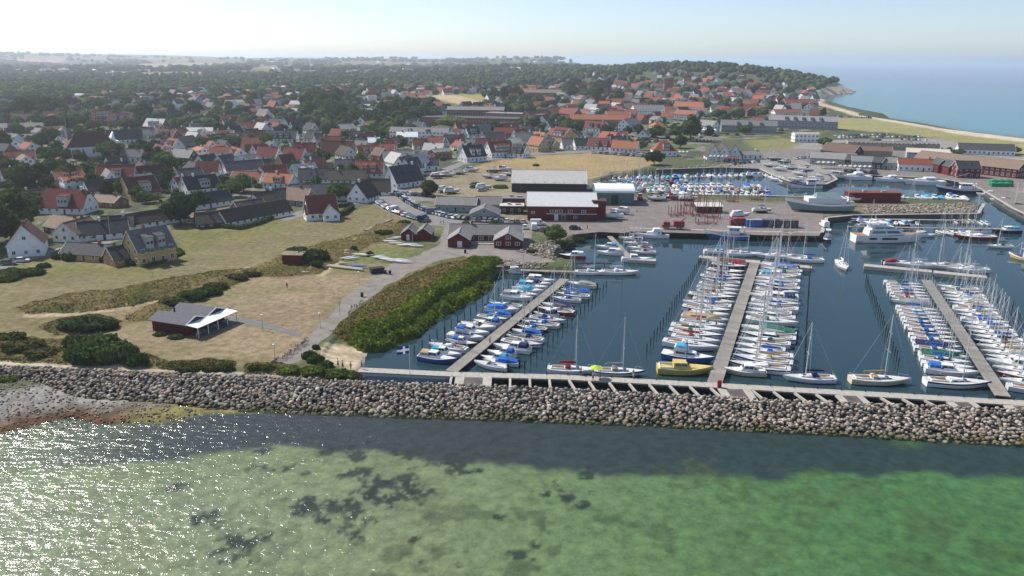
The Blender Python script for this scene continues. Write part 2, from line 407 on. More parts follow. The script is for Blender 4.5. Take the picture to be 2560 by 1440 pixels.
fc = np.where(fields[..., None] > .2, np.array((.17,.135,.085)), np.where(fields[..., None] < -.2, np.array((.06,.085,.045)), np.array((.11,.125,.065))))
T = T*(1-farm[..., None])+fc*farm[..., None]
T *= (.75+.5*nz)[..., None]
for nm, pl, c, soft, nam in regions:
    if nm == 'field': continue
    wp = WG(pl) if pl[0][1] < 350 or nm == 'town' else W0(pl, 2.0)
    xs = [p[0] for p in wp]; ys = [p[1] for p in wp]; mg = soft+nam+2
    sel = (X > min(xs)-mg) & (X < max(xs)+mg) & (Y > min(ys)-mg) & (Y < max(ys)+mg)
    if not sel.any(): continue
    d = sdist(X[sel], Y[sel], wp)+(fnoise(X[sel], Y[sel], max(3, nam*1.5))-.5)*2*nam
    k = sstep(-soft, soft, d)[:, None]
    vv = (.8+.4*nz2[sel])[:, None]
    T[sel] = T[sel]*(1-k)+np.array(c)*vv*k
    if nm == 'scrub':
        Hh[sel] += np.where(Hh[sel] > 1, np.clip(d, 0, 5)*.22*(.6+.8*vnoise(X[sel], Y[sel], 5)), 0)
# yards and paving between the houses
tp = [r_ for r_ in regions if r_[0] == 'town'][0]; wp = WG(tp[1]); sel = (Y > 230) & (Y < 1400) & (sdist(X, Y, wp) > 3) & (T[..., 0] < .12)
k = (sstep(.56, .60, fnoise(X[sel], Y[sel], 9, 3))*.8)[:, None]; T[sel] = T[sel]*(1-k)+np.array((.24,.22,.185))*k
k = (sstep(.55, .60, fnoise(X[sel]+500, Y[sel], 11, 3))*.8)[:, None]; T[sel] = T[sel]*(1-k)+np.array((.12,.145,.045))*k
# dirt and wear on the dry lawn: broad pale streaks
sel = (Y < 330) & (X < 30)
k = (sstep(.52, .72, fnoise(X[sel]*.6+Y[sel]*.2, Y[sel]*1.6, 14, 4))*.45)[:, None]
T[sel] = T[sel]*(1-k)+np.array((.26,.205,.125))*k*1.0
k = (sstep(.55, .8, fnoise(X[sel]*.5+99, Y[sel]*1.3, 9, 4))*.5)[:, None]
T[sel] = T[sel]*(1-k)+np.array((.17,.15,.06))*k
sel = (Y > 1150) & (Y < 2300) & (X > 300) & (DL > 0) & (DL < 24)
T[sel] = np.array((.46,.38,.29))*(.8+.4*nz2[sel])[:, None]
# shore: pebbles, wrack, yellow algae, bed of sand and weed
near = (Y < 175)
px = X/(np.maximum(Y, 1)*math.cos(PITCH)+CAMH*math.sin(PITCH))*F+CX
def lay(k, c, lo, hi, s_):
    global T
    k = np.where(near, k, 0)[..., None]*.95; T = T*(1-k)+np.array(c)*(lo+(hi-lo)*fnoise(X, Y, s_, 2))[..., None]*k
lf = sstep(-40, -52, X+10*(nz2-.5))
lay(lf*sstep(-1.5, -.5, DL)*sstep(15, 12, DL), (.27,.25,.225), .6, 1.35, 1.0)
lay(lf*sstep(-2.6, -1.2, DL+2*(nz2-.5))*sstep(7, 2.5, DL+5*(nz2-.5)), (.14,.10,.07), .4, 1.5, 1.3)
lay(lf*sstep(.9, .3, DL-1.2+3*(nz2-.5))*sstep(-2, -1, DL), (.12,.06,.035), .5, 1.4, 1.3)
yk = sstep(-70, -62, X+6*(nz2-.5))*sstep(-34, -44, X+8*(nz2-.5))
lay(yk*sstep(-3.0, -1, DL+2.5*(nz2-.5))*sstep(5, 3, DL+2*(nz2-.5)), (.23,.205,.075), .5, 1.4, 1.0)
bed = (DL < -0.5)
b = np.empty((bed.sum(), 3)); xb, yb, db = X[bed], Y[bed], -DL[bed]
b[:] = np.array((.34,.36,.22))
right = sstep(-30, 60, xb)[:, None]
b = b*(1-right)+np.array((.135,.26,.105))*right
grey = (sstep(8, 30, db)*sstep(10, -60, xb))[:, None]
b = b*(1-grey*.5)+np.array((.42,.40,.34))*grey*.5
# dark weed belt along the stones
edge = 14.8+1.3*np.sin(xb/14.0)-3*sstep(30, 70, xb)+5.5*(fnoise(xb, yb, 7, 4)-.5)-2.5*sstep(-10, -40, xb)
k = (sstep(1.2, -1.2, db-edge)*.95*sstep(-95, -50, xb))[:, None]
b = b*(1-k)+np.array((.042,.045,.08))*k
k = (sstep(.62, .8, fnoise(xb, yb*1.7, 20, 3))*sstep(40, 65, xb)*sstep(5, 2, db))[:, None]*.7
b = b*(1-k)+np.array((.14,.2,.06))*k
# blotches
def blot(lst, c, amt):
    global b
    for (qx, qy, r) in lst:
        p = Pz(qx, qy, -1.5); rr = r/15.0
        d = np.hypot((xb-p.x)/1.25, yb-p.y)+(fnoise(xb, yb, 1.8, 4)-.5)*rr*2.6
        k = (sstep(rr*1.2, rr*.5, d)*amt*sstep(.22, .5, fnoise(xb*1.0, yb, .9, 3)))[:, None]
        b = b*(1-k)+np.array(c)*k
blot([(818,1143,26),(885,1152,32),(890,1190,30),(1025,1143,30),(1010,1200,34),(980,1225,40),(930,1245,38),(860,1270,55),(780,1265,45),(1130,1165,32),(1145,1190,22),(870,1130,14),(715,1178,22),(660,1138,18),(640,1178,24),(1405,1238,36),(1365,1242,14),(1465,1262,18),(1465,1196,16),(1300,1387,20),(1343,1360,12),(1245,1293,12),(1040,1240,34),(1000,1245,30),(860,1325,34),(600,1370,40),(590,1345,30),(520,1300,26),(650,1345,24),(770,1190,14),(1195,1185,12),(1035,1345,12),(1145,1407,12),(1055,1400,10),(450,1220,18)], (.035,.04,.04), .93)
blot([(1740,1192,60),(1835,1230,40),(2010,1255,50),(2030,1190,40),(2170,1235,50),(2330,1330,60)], (.12,.13,.05), .55)
k = (sstep(.50, .66, fnoise(xb, yb*1.5, 6, 4))*sstep(15, 45, xb)*sstep(18, 30, db)*.5)[:, None]
b = b*(1-k)+np.array((.10,.13,.045))*k
k = (sstep(.62, .7, fnoise(xb+50, yb, 4, 3))*sstep(-45, -10, xb)*sstep(40, 10, xb)*sstep(20, 30, db)*.5)[:, None]
b = b*(1-k)+np.array((.05,.06,.05))*k
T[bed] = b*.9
_cx = [p[0] for p in w_crest]; _cy = [p[1] for p in w_crest]; _t = [Pz(a, b_, 0.0) for a, b_ in TOEP]
yc = np.interp(X, _cx, _cy); yt = np.interp(X, [p.x for p in _t], [p.y for p in _t])
u_ = np.clip((Y-yt)/np.maximum(yc-yt, .1), 0, 1); cap = -.9+u_*3.1*.85
inb = (Y > yt-.3) & (Y < yc+1.2); Hh = np.where(inb, np.minimum(Hh, cap), Hh)
V = np.stack([X.ravel(), Y.ravel(), Hh.ravel()], -1)
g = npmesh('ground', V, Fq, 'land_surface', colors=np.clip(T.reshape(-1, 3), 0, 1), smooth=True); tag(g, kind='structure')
# height lookup on the finished ground
def gz(x, y):
    i = int(np.clip(np.searchsorted(YS, y)-1, 0, len(YS)-2)); u = float(np.clip((y-YS[i])/(YS[i+1]-YS[i]), 0, 1))
    ai = (math.degrees(math.atan2(x, y))+44)/88*(NX-1); j = min(NX-2, max(0, int(ai))); v = min(1, max(0, ai-j))
    return float((Hh[i, j]*(1-v)+Hh[i, j+1]*v)*(1-u)+(Hh[i+1, j]*(1-v)+Hh[i+1, j+1]*v)*u)

# sea
SX, SY, SF = fan(260, 240, 40, 60000, -50, 50)
_, SL, _ = (None, sdist(SX, SY, land_poly), None)
dn = np.clip(-SL, 0, 1e9)
cn = np.zeros(SX.shape+(4,))
tq = np.array((.06,.27,.27)); bl = np.array((.026,.115,.20)); gr = np.array((.03,.11,.05))
k = sstep(30, 900, dn+300*(fnoise(SX, SY, 700, 3)-.5))[..., None]
c = tq*(1-k)+bl*k
nearsea = (SY < 200)
rr = sstep(-40, 55, SX)[..., None]
cns = np.array((.10,.11,.075))*(1-rr)+gr*rr
c = np.where(nearsea[..., None], cns, c)
cn[..., :3] = c
cn[..., 3] = np.where(nearsea, .86, sstep(25, 0, dn)*.6)
sea = npmesh('sea', np.stack([SX.ravel(), SY.ravel(), np.zeros(SX.size)], -1), SF, 'sea_water', colors=cn.reshape(-1, 4)); tag(sea, kind='structure')
hw = [(p[0], p[1]) for p in harb_poly]
harbw = sheet('harbour_water', hw, .02, 'harbour_water_mat', wpts=True)

# haze
mh = bpy.data.materials.new('haze'); mh.use_nodes = True; t = mh.node_tree
t.nodes.remove(t.nodes['Principled BSDF']); pv = t.nodes.new('ShaderNodeVolumePrincipled')
pv.inputs['Color'].default_value = (.84,.92,1,1); pv.inputs['Density'].default_value = HAZE; pv.inputs['Anisotropy'].default_value = .45
t.links.new(pv.outputs[0], t.nodes['Material Output'].inputs['Volume']); MATS['haze'] = mh
hz = MB().box(-52000, 52000, -300, 62000, -6, 125).build('haze', 'haze'); tag(hz, kind='stuff')
# ------------------------------------------------------------------ roads and yards
sheet('road', [(922,497),(960,480),(1000,462),(1060,448),(1105,422),(1150,405),(1240,392),(1330,381),(1480,375),(1650,378),(1650,384),(1480,381),(1330,388),(1240,399),(1160,412),(1120,430),(1075,455),(1020,475),(1000,484),(1075,490),(1088,500),(1040,505),(1110,538),(1190,545),(1320,550),(1330,575),(1110,566),(1075,563),(1010,547),(965,530),(935,511)], 2.03, 'asphalt', jag=.25)
sheet('road', [(700,548),(745,528),(850,510),(935,490),(940,500),(860,516),(760,540),(710,553)], 2.034, 'asphalt', jag=.3)
sheet('road', [(160,628),(250,600),(330,583),(462,546),(478,551),(340,591),(260,611),(165,637)], 2.03, 'asphalt', jag=.3)
sheet('road', [(-60,672),(60,640),(130,621),(165,618),(165,630),(100,645),(0,676),(-60,700)], 2.034, 'asphalt', jag=.3)
sheet('path', [(750,862),(800,812),(860,747),(930,692),(985,657),(1050,636),(1100,612),(1110,566),(1330,575),(1330,640),(1380,648),(1384,655),(1240,668),(1160,640),(1100,652),(1040,675),(960,717),(870,790),(832,830),(792,868),(745,905),(700,918),(690,900)], 2.026, 'gravel', jag=.5)
sheet('path', [(572,790),(620,797),(690,813),(755,834),(748,843),(680,825),(610,809),(575,803)], 2.038, 'dark_path', jag=.2)
sheet('quay_ground', [(1325,562),(1400,500),(1560,498),(1720,500),(2056,514),(2060,556),(2048,590),(1900,588),(1760,584),(1578,579),(1560,583),(1500,580),(1420,588),(1392,594),(1330,576)], 2.034, 'quay_grit', jag=.1)
sheet('quay_ground', [(1700,400),(1900,395),(2000,400),(2100,430),(2200,440),(2350,447),(2440,464),(2480,490),(2530,520),(2565,540),(2760,560),(2700,420),(2400,400),(2300,380),(2000,372),(1900,378),(1800,392)], 2.03, 'quay_grit', jag=.5)

# ------------------------------------------------------------------ house materials
def roofmat(n, c, c2, bump=.5):
    return mat(n, c, .85, .2, .9, bump, 6, rand=.25, rgb2=c2, stretch=(1, 1, 4))
roofmat('roof_red', (.16,.042,.03), (.24,.066,.045))
roofmat('roof_orange', (.27,.088,.05), (.37,.135,.08))
roofmat('roof_dark', (.045,.047,.055), (.085,.085,.09))
roofmat('roof_maroon', (.075,.028,.024), (.13,.05,.04))
roofmat('roof_thatch', (.055,.045,.036), (.11,.09,.07), .9)
roofmat('roof_grey', (.17,.165,.16), (.25,.24,.23))
roofmat('roof_light', (.40,.39,.36), (.52,.50,.46))
roofmat('roof_white', (.66,.67,.66), (.80,.80,.78), .1)
roofmat('roof_brown', (.15,.10,.075), (.23,.16,.12))
roofmat('roof_green', (.035,.07,.055), (.06,.11,.085))
roofmat('roof_cream', (.52,.48,.36), (.64,.60,.48))
mat('wall_white', (.84,.84,.82), .9, .08, 1.2, .1, rand=.08)
mat('wall_yellow', (.55,.38,.15), .9, .12, 1.2, .1, rand=.05)
mat('wall_orange', (.45,.22,.08), .9, .12, 1.2)
mat('wall_brick', (.22,.085,.055), .9, .2, 2, .2, rand=.2)
mat('wall_red', (.13,.018,.018), .85, .2, 1.5, .2, stretch=(6, 6, .3))
mat('wall_grey', (.33,.34,.33), .9, .12, 1.2, rand=.1)
mat('wall_dark', (.05,.045,.045), .9, .2, 1.2, rand=.2)
mat('wall_green', (.10,.17,.16), .6, .1, 1.2)
mat('wall_tan', (.36,.27,.19), .9, .12, 1.2)
mat('white_trim', (.75,.75,.73), .6, .05, 2)
mat('glass', (.02,.028,.035), .08, .2, 2, spec=.8)
mat('door_dark', (.05,.09,.09), .6, .2, 2)
mat('chimney_brick', (.25,.13,.10), .9, .25, 3, .2)
RC = dict(R='roof_red', O='roof_orange', D='roof_dark', M='roof_maroon', T='roof_thatch', G='roof_grey', L='roof_light', H='roof_white', B='roof_brown', N='roof_green', C='roof_cream')
WC = dict(W='wall_white', Y='wall_yellow', O='wall_orange', B='wall_brick', R='wall_red', G='wall_grey', D='wall_dark', N='wall_green', T='wall_tan')
RN = dict(R='red tile', O='orange tile', D='dark grey', M='dark maroon', T='brown thatched', G='grey', L='pale grey', H='white', B='brown', N='green', C='cream')
WN = dict(W='white', Y='yellow', O='orange', B='brick', R='dark red', G='pale grey', D='dark', N='grey-green', T='tan')
THINGS = []      # (object, description, place, category)
def reg(o, desc, cat, group=None, near=True, pos=None):
    tag(o, cat=cat, group=group); THINGS.append((o, desc, cat, pos or Vector(o.location), near)); return o
_wm = MB()
_wm.box(-.5,.5,-.05,.05,-.5,-.42); _wm.box(-.5,.5,-.05,.05,.42,.5); _wm.box(-.5,-.41,-.05,.05,-.42,.42); _wm.box(.41,.5,-.05,.05,-.42,.42)
_wm.box(-.03,.03,-.04,.04,-.42,.42); _wm.box(-.41,.41,-.02,.02,-.42,.42, 1)
ME_WIN = _wm.mesh('window', ['white_trim', 'glass'])
_dm = MB(); _dm.box(-.5,.5,-.05,.03,0,1); _dm.box(-.42,.42,-.075,-.05,.02,.95, 1)
ME_DOOR = _dm.mesh('door', ['white_trim', 'door_dark'])
_dm2 = MB(); _dm2.box(-.5,.5,-.05,.03,0,1)
ME_DOORW = _dm2.mesh('door', ['white_trim'])
SLOPE_WIN = MB().box(-.4,.4,-.55,.55,0,.08).mesh('skylight', ['glass'])
CHIM = {}
def chimney_me(m):
    if m not in CHIM:
        CHIM[m] = MB().box(-.35,.35,-.35,.35,-.9,.9).box(-.42,.42,-.42,.42,.9,1.05).box(-.14,.14,-.14,.14,1.05,1.3).mesh('chimney', m)
    return CHIM[m]
FOOT = []
NWIN = [0]
def house(cx, cy, ang, L, W, e, r, wl='W', rf='D', dorm=0, hip=0.0, name='house', cat='house', chim=1, win=True, desc=None, ridge_px=True, world=None, skyl=0, half=0, detail=True, ww=1.05, wh=1.15, door=True):
    if world is None:
        p = P(cx, cy, r)
    else: p = Vector(world)
    base = gz(p.x, p.y) if p.y < 9000 else Hs(p.x, p.y)
    base = max(base, 1.6); p.z = base
    a = rad(ang); ca, sa = math.cos(a), math.sin(a)
    FOOT.append((p.x, p.y, max(L, W)*.5+1))
    root = empty(name, p, a)
    hl, hw = L/2, W/2; ov = .35; t = .16
    m = MB()
    # walls, with gable triangles unless hipped
    hc = min(hip, hl*.95)
    gt = e+(r-e)*(1-half) if half else r
    vs = [(-hl,-hw,-1.2),(hl,-hw,-1.2),(hl,hw,-1.2),(-hl,hw,-1.2),(-hl,-hw,e),(hl,-hw,e),(hl,hw,e),(-hl,hw,e)]
    fs = [(0,1,5,4),(2,3,7,6)]
    if r-e < .3 or hip > 0: fs += [(1,2,6,5),(3,0,4,7),(4,5,6,7)]
    elif half:
        k = (r-gt)/(r-e)*hw
        vs += [(-hl,-k,gt-.1),(-hl,k,gt-.1),(hl,-k,gt-.1),(hl,k,gt-.1)]
        fs += [(1,2,6,11,10,5),(3,0,4,8,9,7)]
    else:
        vs += [(-hl,0,r-.12),(hl,0,r-.12)]; fs += [(1,2,6,9,5),(3,0,4,8,7)]
    m.add(vs, fs); m.build('wall', WC[wl], root)
    m = MB()
    if r-e < .3:
        m.box(-hl-.3,hl+.3,-hw-.3,hw+.3,e+.003,e+.28)
        if L > 8: m.box(-hl*.4,-hl*.4+1.4,-.7,.7,e+.28,e+1.0, 1); m.box(hl*.3,hl*.3+2.2,-hw*.4,-hw*.4+1.2,e+.28,e+.8, 1)
        m.build('roof', [RC[rf], 'wall_grey'], root)
    else:
        s = (r-e)/hw; ez = e-ov*s; X0 = hl+ov*.8
        if hip > 0:
            hs = hc
            top = [(-hl-ov,-hw-ov,ez),(hl+ov,-hw-ov,ez),(hl+ov,hw+ov,ez),(-hl-ov,hw+ov,ez),(-(hl-hs),0,r),(hl-hs,0,r)]
            m.add(top, [(0,1,5,4),(1,2,5),(2,3,4,5),(3,0,4),(0,3,2,1)])
        elif half:
            k = (r-gt)/(r-e)*hw; q = X0-(r-gt)*.7
            for sg in (-1, 1):
                ring = [(-X0,sg*(hw+ov),ez),(X0,sg*(hw+ov),ez),(X0,sg*k,gt),(q,0,r),(-q,0,r),(-X0,sg*k,gt)]
                lo = [(x,y,z-t) for x,y,z in ring]
                f = [(0,1,2,3,4,5),(11,10,9,8,7,6),(0,6,7,1),(1,7,8,2),(5,11,6,0)]
                m.add(ring+lo, f if sg < 0 else [tuple(reversed(z)) for z in f])
            for sx in (-1, 1):
                m.add([(sx*X0,-k,gt),(sx*X0,k,gt),(sx*q,0,r)], [(0,1,2)] if sx > 0 else [(1,0,2)])
        else:
            for sg in (-1, 1):
                top = [(-X0,sg*(hw+ov),ez),(X0,sg*(hw+ov),ez),(X0,0,r),(-X0,0,r)]
                lo = [(x,y,z-t) for x,y,z in top]
                f = [(0,1,2,3),(7,6,5,4),(0,4,5,1),(1,5,6,2),(3,7,4,0)]
                m.add(top+lo, f if sg < 0 else [tuple(reversed(z)) for z in f])
            if detail:
                for k in (-1, 1):      # barge boards
                    for sg in (-1, 1):
                        x = k*(X0+.04); q = [(x-.04,sg*(hw+ov),ez+.04),(x+.04,sg*(hw+ov),ez+.04),(x+.04,0,r+.04),(x-.04,0,r+.04)]
                        m.add(q+[(a_,b_,c_-.26) for a_,b_,c_ in q], [(0,1,2,3),(7,6,5,4),(0,4,5,1),(1,5,6,2),(2,6,7,3),(3,7,4,0)], 1 if rf not in 'T' else 0)
            m.box(-X0,X0,-.12,.12,r-.02,r+.09)
        ro = m.build('roof', [RC[rf], 'white_trim'], root)
        rng = random.Random(int(p.x*7+p.y*13))
        for c in range(chim):
            xx = (rng.choice([-1, 1])*hl*rng.uniform(.1, .7)) if chim == 1 else (-hl*.55+c*hl*1.1)
            inst('chimney', chimney_me('white_trim' if (wl == 'W' and rng.random() < .4) else 'chimney_brick'), ro, (xx, 0, r))
        # which slope faces the camera
        n = Vector((sa, -ca, 0)); side = -1 if n.dot(CAM-p) > 0 else 1     # local -y normal in world is (sa,-ca)
        def onslope(x, d):   # d metres down from ridge along plan
            return (x, side*d, r-d*s)
        for k in range(skyl):
            x = -hl*.6+1.2*hl*(k+.5)/skyl; q = onslope(x, hw*.5)
            o_ = inst('skylight', SLOPE_WIN, ro, (q[0], q[1], q[2]+.03)); o_.rotation_euler = (math.atan(s)*(-side), 0, 0)
        for k in range(dorm):
            x = -hl*.62+1.24*hl*(k+.5)/dorm if dorm > 1 else 0.1*hl
            dw = 1.1 if dorm > 1 else min(2.0, hl*.3); dz = min(r-.5, e+(r-e)*.72); y1 = side*(hw*.95 if dorm > 1 else hw*.98); y0 = side*(hw*(r-dz)/(r-e)*.9)
            zb = e+.1; d = MB()
            d.add([(x-dw,y1,zb-.2),(x+dw,y1,zb-.2),(x+dw,y1,dz-.45),(x-dw,y1,dz-.45),(x-dw,y0,zb),(x+dw,y0,zb),(x+dw,y0,dz-.1),(x-dw,y0,dz-.1)], [(0,1,2,3),(3,2,1,0),(0,3,7,4),(4,7,3,0),(1,5,6,2),(2,6,5,1)], 0)
            d.add([(x-dw-.25,y1+side*.3,dz-.5),(x+dw+.25,y1+side*.3,dz-.5),(x+dw+.25,y0,dz),(x-dw-.25,y0,dz),(x-dw-.25,y1+side*.3,dz-.35),(x+dw+.25,y1+side*.3,dz-.35),(x+dw+.25,y0,dz+.15),(x-dw-.25,y0,dz+.15)], [(0,1,2,3),(4,5,6,7),(7,6,5,4),(0,1,5,4),(4,5,1,0),(0,3,7,4),(1,2,6,5)], 1)
            wz = (zb+dz-.5)/2+.1
            nwn = max(1, int(dw*2/1.1))
            for j in range(nwn):
                xx = x-dw+2*dw*(j+.5)/nwn
                d.box(xx-.36,xx+.36,min(y1,y1+side*.05),max(y1,y1+side*.05),wz-.42,wz+.42, 2)
            d.build('dormer', ['wall_white', RC[rf], 'glass'], ro)
    # windows on the walls turned to the camera
    if win:
        fl = max(1, int(round(e/2.9)))
        for (nx, ny, half_w, dist) in ((0, -1, hl, hw), (0, 1, hl, hw), (1, 0, hw, hl), (-1, 0, hw, hl)):
            nw = Vector((nx*ca-ny*sa, nx*sa+ny*ca, 0)); c = p+nw*dist
            if nw.dot(CAM-c) < 0 or (nw.dot((CAM-c).normalized()) < .12): continue
            cnt = max(1, int(half_w*2/2.7)); rz = math.atan2(ny, nx)+math.pi/2
            dk = cnt//2 if (door and nx == 0) else -1
            for f_ in range(fl):
                z = f_*2.9+(1.55 if e-f_*2.9 > 2.2 else 1.35)
                for k in range(cnt):
                    u = -half_w+2*half_w*(k+.5)/cnt
                    q = Vector((nx*dist+(-ny)*u, ny*dist+nx*u, 0))
                    if f_ == 0 and k == dk:
                        inst('door', ME_DOOR, root, (q.x+nx*.03, q.y+ny*.03, 0), rz, (1.0, 1, 2.1)); continue
                    o_ = inst('window', ME_WIN, root, (q.x+nx*.02, q.y+ny*.02, z), rz, (ww, 1, wh)); NWIN[0] += 1
            if nx != 0 and r-e > 2.4 and hip == 0 and L > 6:
                inst('window', ME_WIN, root, (nx*(dist+.02), 0, e+(r-e)*.33), rz, (ww, 1, wh)); NWIN[0] += 1
    if desc is None:
        sz = 'tall ' if e > 4.4 else ('long ' if L > 18 else ('small ' if L < 11 else ''))
        extra = ['', ', one dormer', ', two dormers', ', three dormers', ', four dormers', ', many dormers'][min(dorm, 5)] if r-e > 1 else ''
        gab = abs(math.cos(a)) < .5
        flat = ' flat' if r-e < .3 else ''
        desc = f'{sz}{WN[wl]} {name.replace("_", " ")}, {RN[rf]}{flat} roof{extra}' + (', gable end facing' if gab and not flat and not extra else '')
    reg(root, desc, cat, 'buildings of the harbour town' if world is None else 'small houses among the trees')
    return root
# ------------------------------------------------------------------ houses, read off the photo at their ridge
HS = [
 (48,377,5,16,8,2.8,6.5,'W','R',0),(40,307,2,46,11,5,8,'B','G',0),(55,283,0,20,10,4,9,'B','M',0),(135,278,0,18,9,3,8,'B','M',0),
 (252,274,5,18,12,7.5,13,'B','R',4),(300,282,0,20,11,5,11,'B','M',2),(228,276,0,16,8,3,5,'W','L',0),(390,296,-2,21,11,3,9,'B','L',2),
 (400,258,20,14,8,4,8,'W','R',0),(572,285,0,18,10,3,9,'W','R',0),(585,291,78,12,8,4,9,'W','R',0),(622,304,0,16,8,3,7.5,'W','R',0),
 (310,324,3,24,10,3,9,'W','D',0),(370,322,0,12,8,3,7,'W','G',0),(418,322,-3,20,9,3,8,'B','M',2),(490,318,0,26,9,3,5.5,'W','L',0),
 (375,346,5,14,9,2.6,6,'D','G',0),(420,345,8,12,8,2.6,6,'D','G',0),(515,386,70,12,8,3,8,'W','D',0),(562,386,72,12,8,3,8,'W','D',0),
 (605,401,8,20,9,3,8,'W','D',0),(290,412,0,18,10,2.8,8.5,'W','R',1),(352,405,-60,11,8,3,8,'W','M',0),(490,404,-8,14,9,3,7.5,'W','D',0),
 (470,420,10,13,8,2.8,7,'W','D',0),
 (45,476,3,22,9,2.8,7.5,'W','D',0),(108,474,3,13,9,2.8,7.5,'W','D',0),(272,487,-4,13,8,2.4,4.6,'B','B',0),
 (170,541,-8,17,9,2.6,6.5,'D','B',0),(255,550,8,16,8,2.4,6,'W','D',0),
 (620,428,-2,16,8,2.8,7,'W','R',0),(560,405,5,12,8,2.8,7,'W','D',0),
 (672,366,-2,14,9,3,8,'W','R',0),(738,369,-3,15,9,3,8.5,'W','R',0),(762,357,0,14,9,3,8,'W','R',0),(830,340,0,16,8,3,7,'W','R',0),
 (688,412,6,12,8,3,8,'W','R',0),(665,414,75,11,8,3,8,'W','R',0),(700,433,-3,15,9,3,7.5,'W','O',1),(775,389,60,10,8,3,8,'W','D',0),(655,398,10,12,8,3,7.5,'W','D',0),
 (845,352,0,20,10,3,9,'B','M',0),(892,350,-3,16,9,3,7.5,'W','G',0),(932,343,0,10,8,3,6,'W','H',0),(955,359,0,16,8,3,6.5,'W','R',0),(995,376,0,18,9,3,7,'B','G',0),
 (1050,318,-1,46,12,5,8,'W','G',2),(1018,329,0,15,11,5.5,8.5,'W','H',0),(1050,346,0,11,8,3,7,'W','R',0),(1090,341,-3,14,9,3,8,'W','R',0),(1085,357,-2,14,9,3,7,'W','L',0),
 (1135,336,0,16,10,3,8,'W','D',0),(1010,390,68,12,8,4,9,'W','G',0),(1045,382,62,13,9,5,9.5,'W','L',0),(1028,394,65,12,8,4,9,'W','D',0),(1080,396,0,7,7,5,7,'W','D',0),
 (1215,346,0,14,8,3,8,'W','R',0),(1300,362,-5,12,9,3,7.5,'W','D',2),
 (1180,293,-1,90,26,7,7.1,'B','D',0),(1190,266,0,58,15,7,10,'B','G',0),(1290,283,-2,60,20,6,6.1,'B','G',0),(905,291,85,11,9,5,10,'W','D',0),(724,292,20,14,10,3,9,'W','M',0),
 (652,297,30,14,9,3,8,'W','R',0),(668,303,-20,12,9,3,8,'D','D',0),(705,326,0,22,9,3,8,'W','D',3),(750,331,0,12,8,3,3.1,'W','H',0),(785,327,-3,14,9,3,8,'W','D',0),(886,327,0,14,9,3,8,'B','D',0),
 (1408,318,-10,16,11,6.3,12,'Y','R',3),(1345,341,-12,13,9,4.5,9.5,'Y','O',0),(1378,349,-6,10,8,4,7,'Y','D',2),
 (1507,345,-3,20,9,3,8,'W','R',2),(1565,351,-3,18,9,3,7.5,'W','O',0),(1525,336,62,10,8,3,9,'W','R',0),(1548,340,0,10,8,3,7,'W','N',0),(1458,345,0,14,9,3,7.5,'W','N',0),
 (1723,254,-2,32,14,7,12,'W','O',0),(1717,275,-4,22,10,5,9,'W','O',0),(1500,286,0,54,12,6,10,'B','O',0),(1543,277,0,24,12,7,11,'B','O',0),(1385,268,20,22,12,6,11,'B','O',0),
 (1425,270,-20,22,12,6,11,'B','R',0),(1338,275,5,26,12,5,10,'B','M',0),(1492,303,-5,20,11,6,11,'W','R',2),(1575,296,10,20,10,6,10,'W','G',0),(1620,262,0,34,12,7,11,'W','G',0),
 (1535,203,0,40,14,5,10,'B','R',0),(1320,223,-1,88,16,6,10,'B','B',0),(1768,300,-10,18,10,6,10,'W','G',0),(1768,324,0,14,10,4,4.2,'W','H',0),
 (1872,300,-1,46,12,6,10,'G','G',3),(2010,289,-2,58,14,7,11,'G','G',5),(1968,273,0,32,10,6,9,'W','O',0),(1998,248,0,40,12,6,10,'B','O',0),(2027,258,30,14,10,8,12,'W','G',0),
 (1875,376,0,14,9,2.8,5,'W','G',0),(1830,392,-3,9,4,2.6,3.2,'R','R',0),(2108,359,-10,21,12,4,8.5,'R','B',0),
 (2200,352,-2,44,14,4.5,5.5,'T','G',0),(2290,354,-2,30,14,4.5,5.2,'T','G',0),(2320,371,-3,26,14,5,7,'C','C',0) if False else (2320,371,-3,26,14,5,7,'G','C',0),
 (2428,388,-30,42,15,5,9,'R','B',0),(2210,392,-3,34,10,4,6.5,'G','G',0),(2300,397,-2,24,9,4,6.5,'W','R',0),(2085,381,-4,26,12,4,7,'G','G',0),(2150,388,-8,26,10,4,6.5,'D','D',0),
 (2418,402,0,12,8,5,8.5,'R','D',0),(2465,359,-2,34,10,3.5,7,'W','D',0),(2545,396,-6,26,9,3.5,6,'W','L',0),(2190,365,-2,20,10,4,6.5,'T','B',0),
 (1143,492,-1,16.5,10,3,5.3,'G','G',0),(1222,491,-1,11,10,3,5.3,'G','G',0),
 (868,398,0,14,9,2.8,7.5,'W','D',0),(868,424,0,18,9,2.5,7.5,'W','T',0),(792,421,0,18,9,2.6,8,'W','D',0),(700,470,10,14,9,2.6,7.5,'D','D',0),(660,478,65,12,8,3,7.5,'W','T',0),
 (745,468,-5,14,9,2.6,7,'G','B',0),(1008,412,48,17,10,3,10,'W','D',0),(800,459,0,26,9,2.5,7,'W','D',0),(620,500,15,12,7,2.4,5,'B','D',0),
 (1645,302,0,12,11,7,11,'Y','O',0),(460,372,-4,16,8,2.8,7,'D','G',0),(330,372,0,12,8,3,7,'W','G',0),(590,340,0,16,9,3,7,'W','D',0),(540,335,10,14,9,3,8,'W','D',0),
 (450,318,80,12,8,3,7,'W','R',0),(640,325,0,16,9,3,8,'W','M',0),(1270,318,0,20,10,4,8,'B','R',0),(1310,330,0,14,9,3,8,'W','G',0),(1235,330,0,16,9,3,8,'W','D',0),(1420,345,0,10,8,3,7,'W','G',0),
]
hip_set = {(1645,302)}
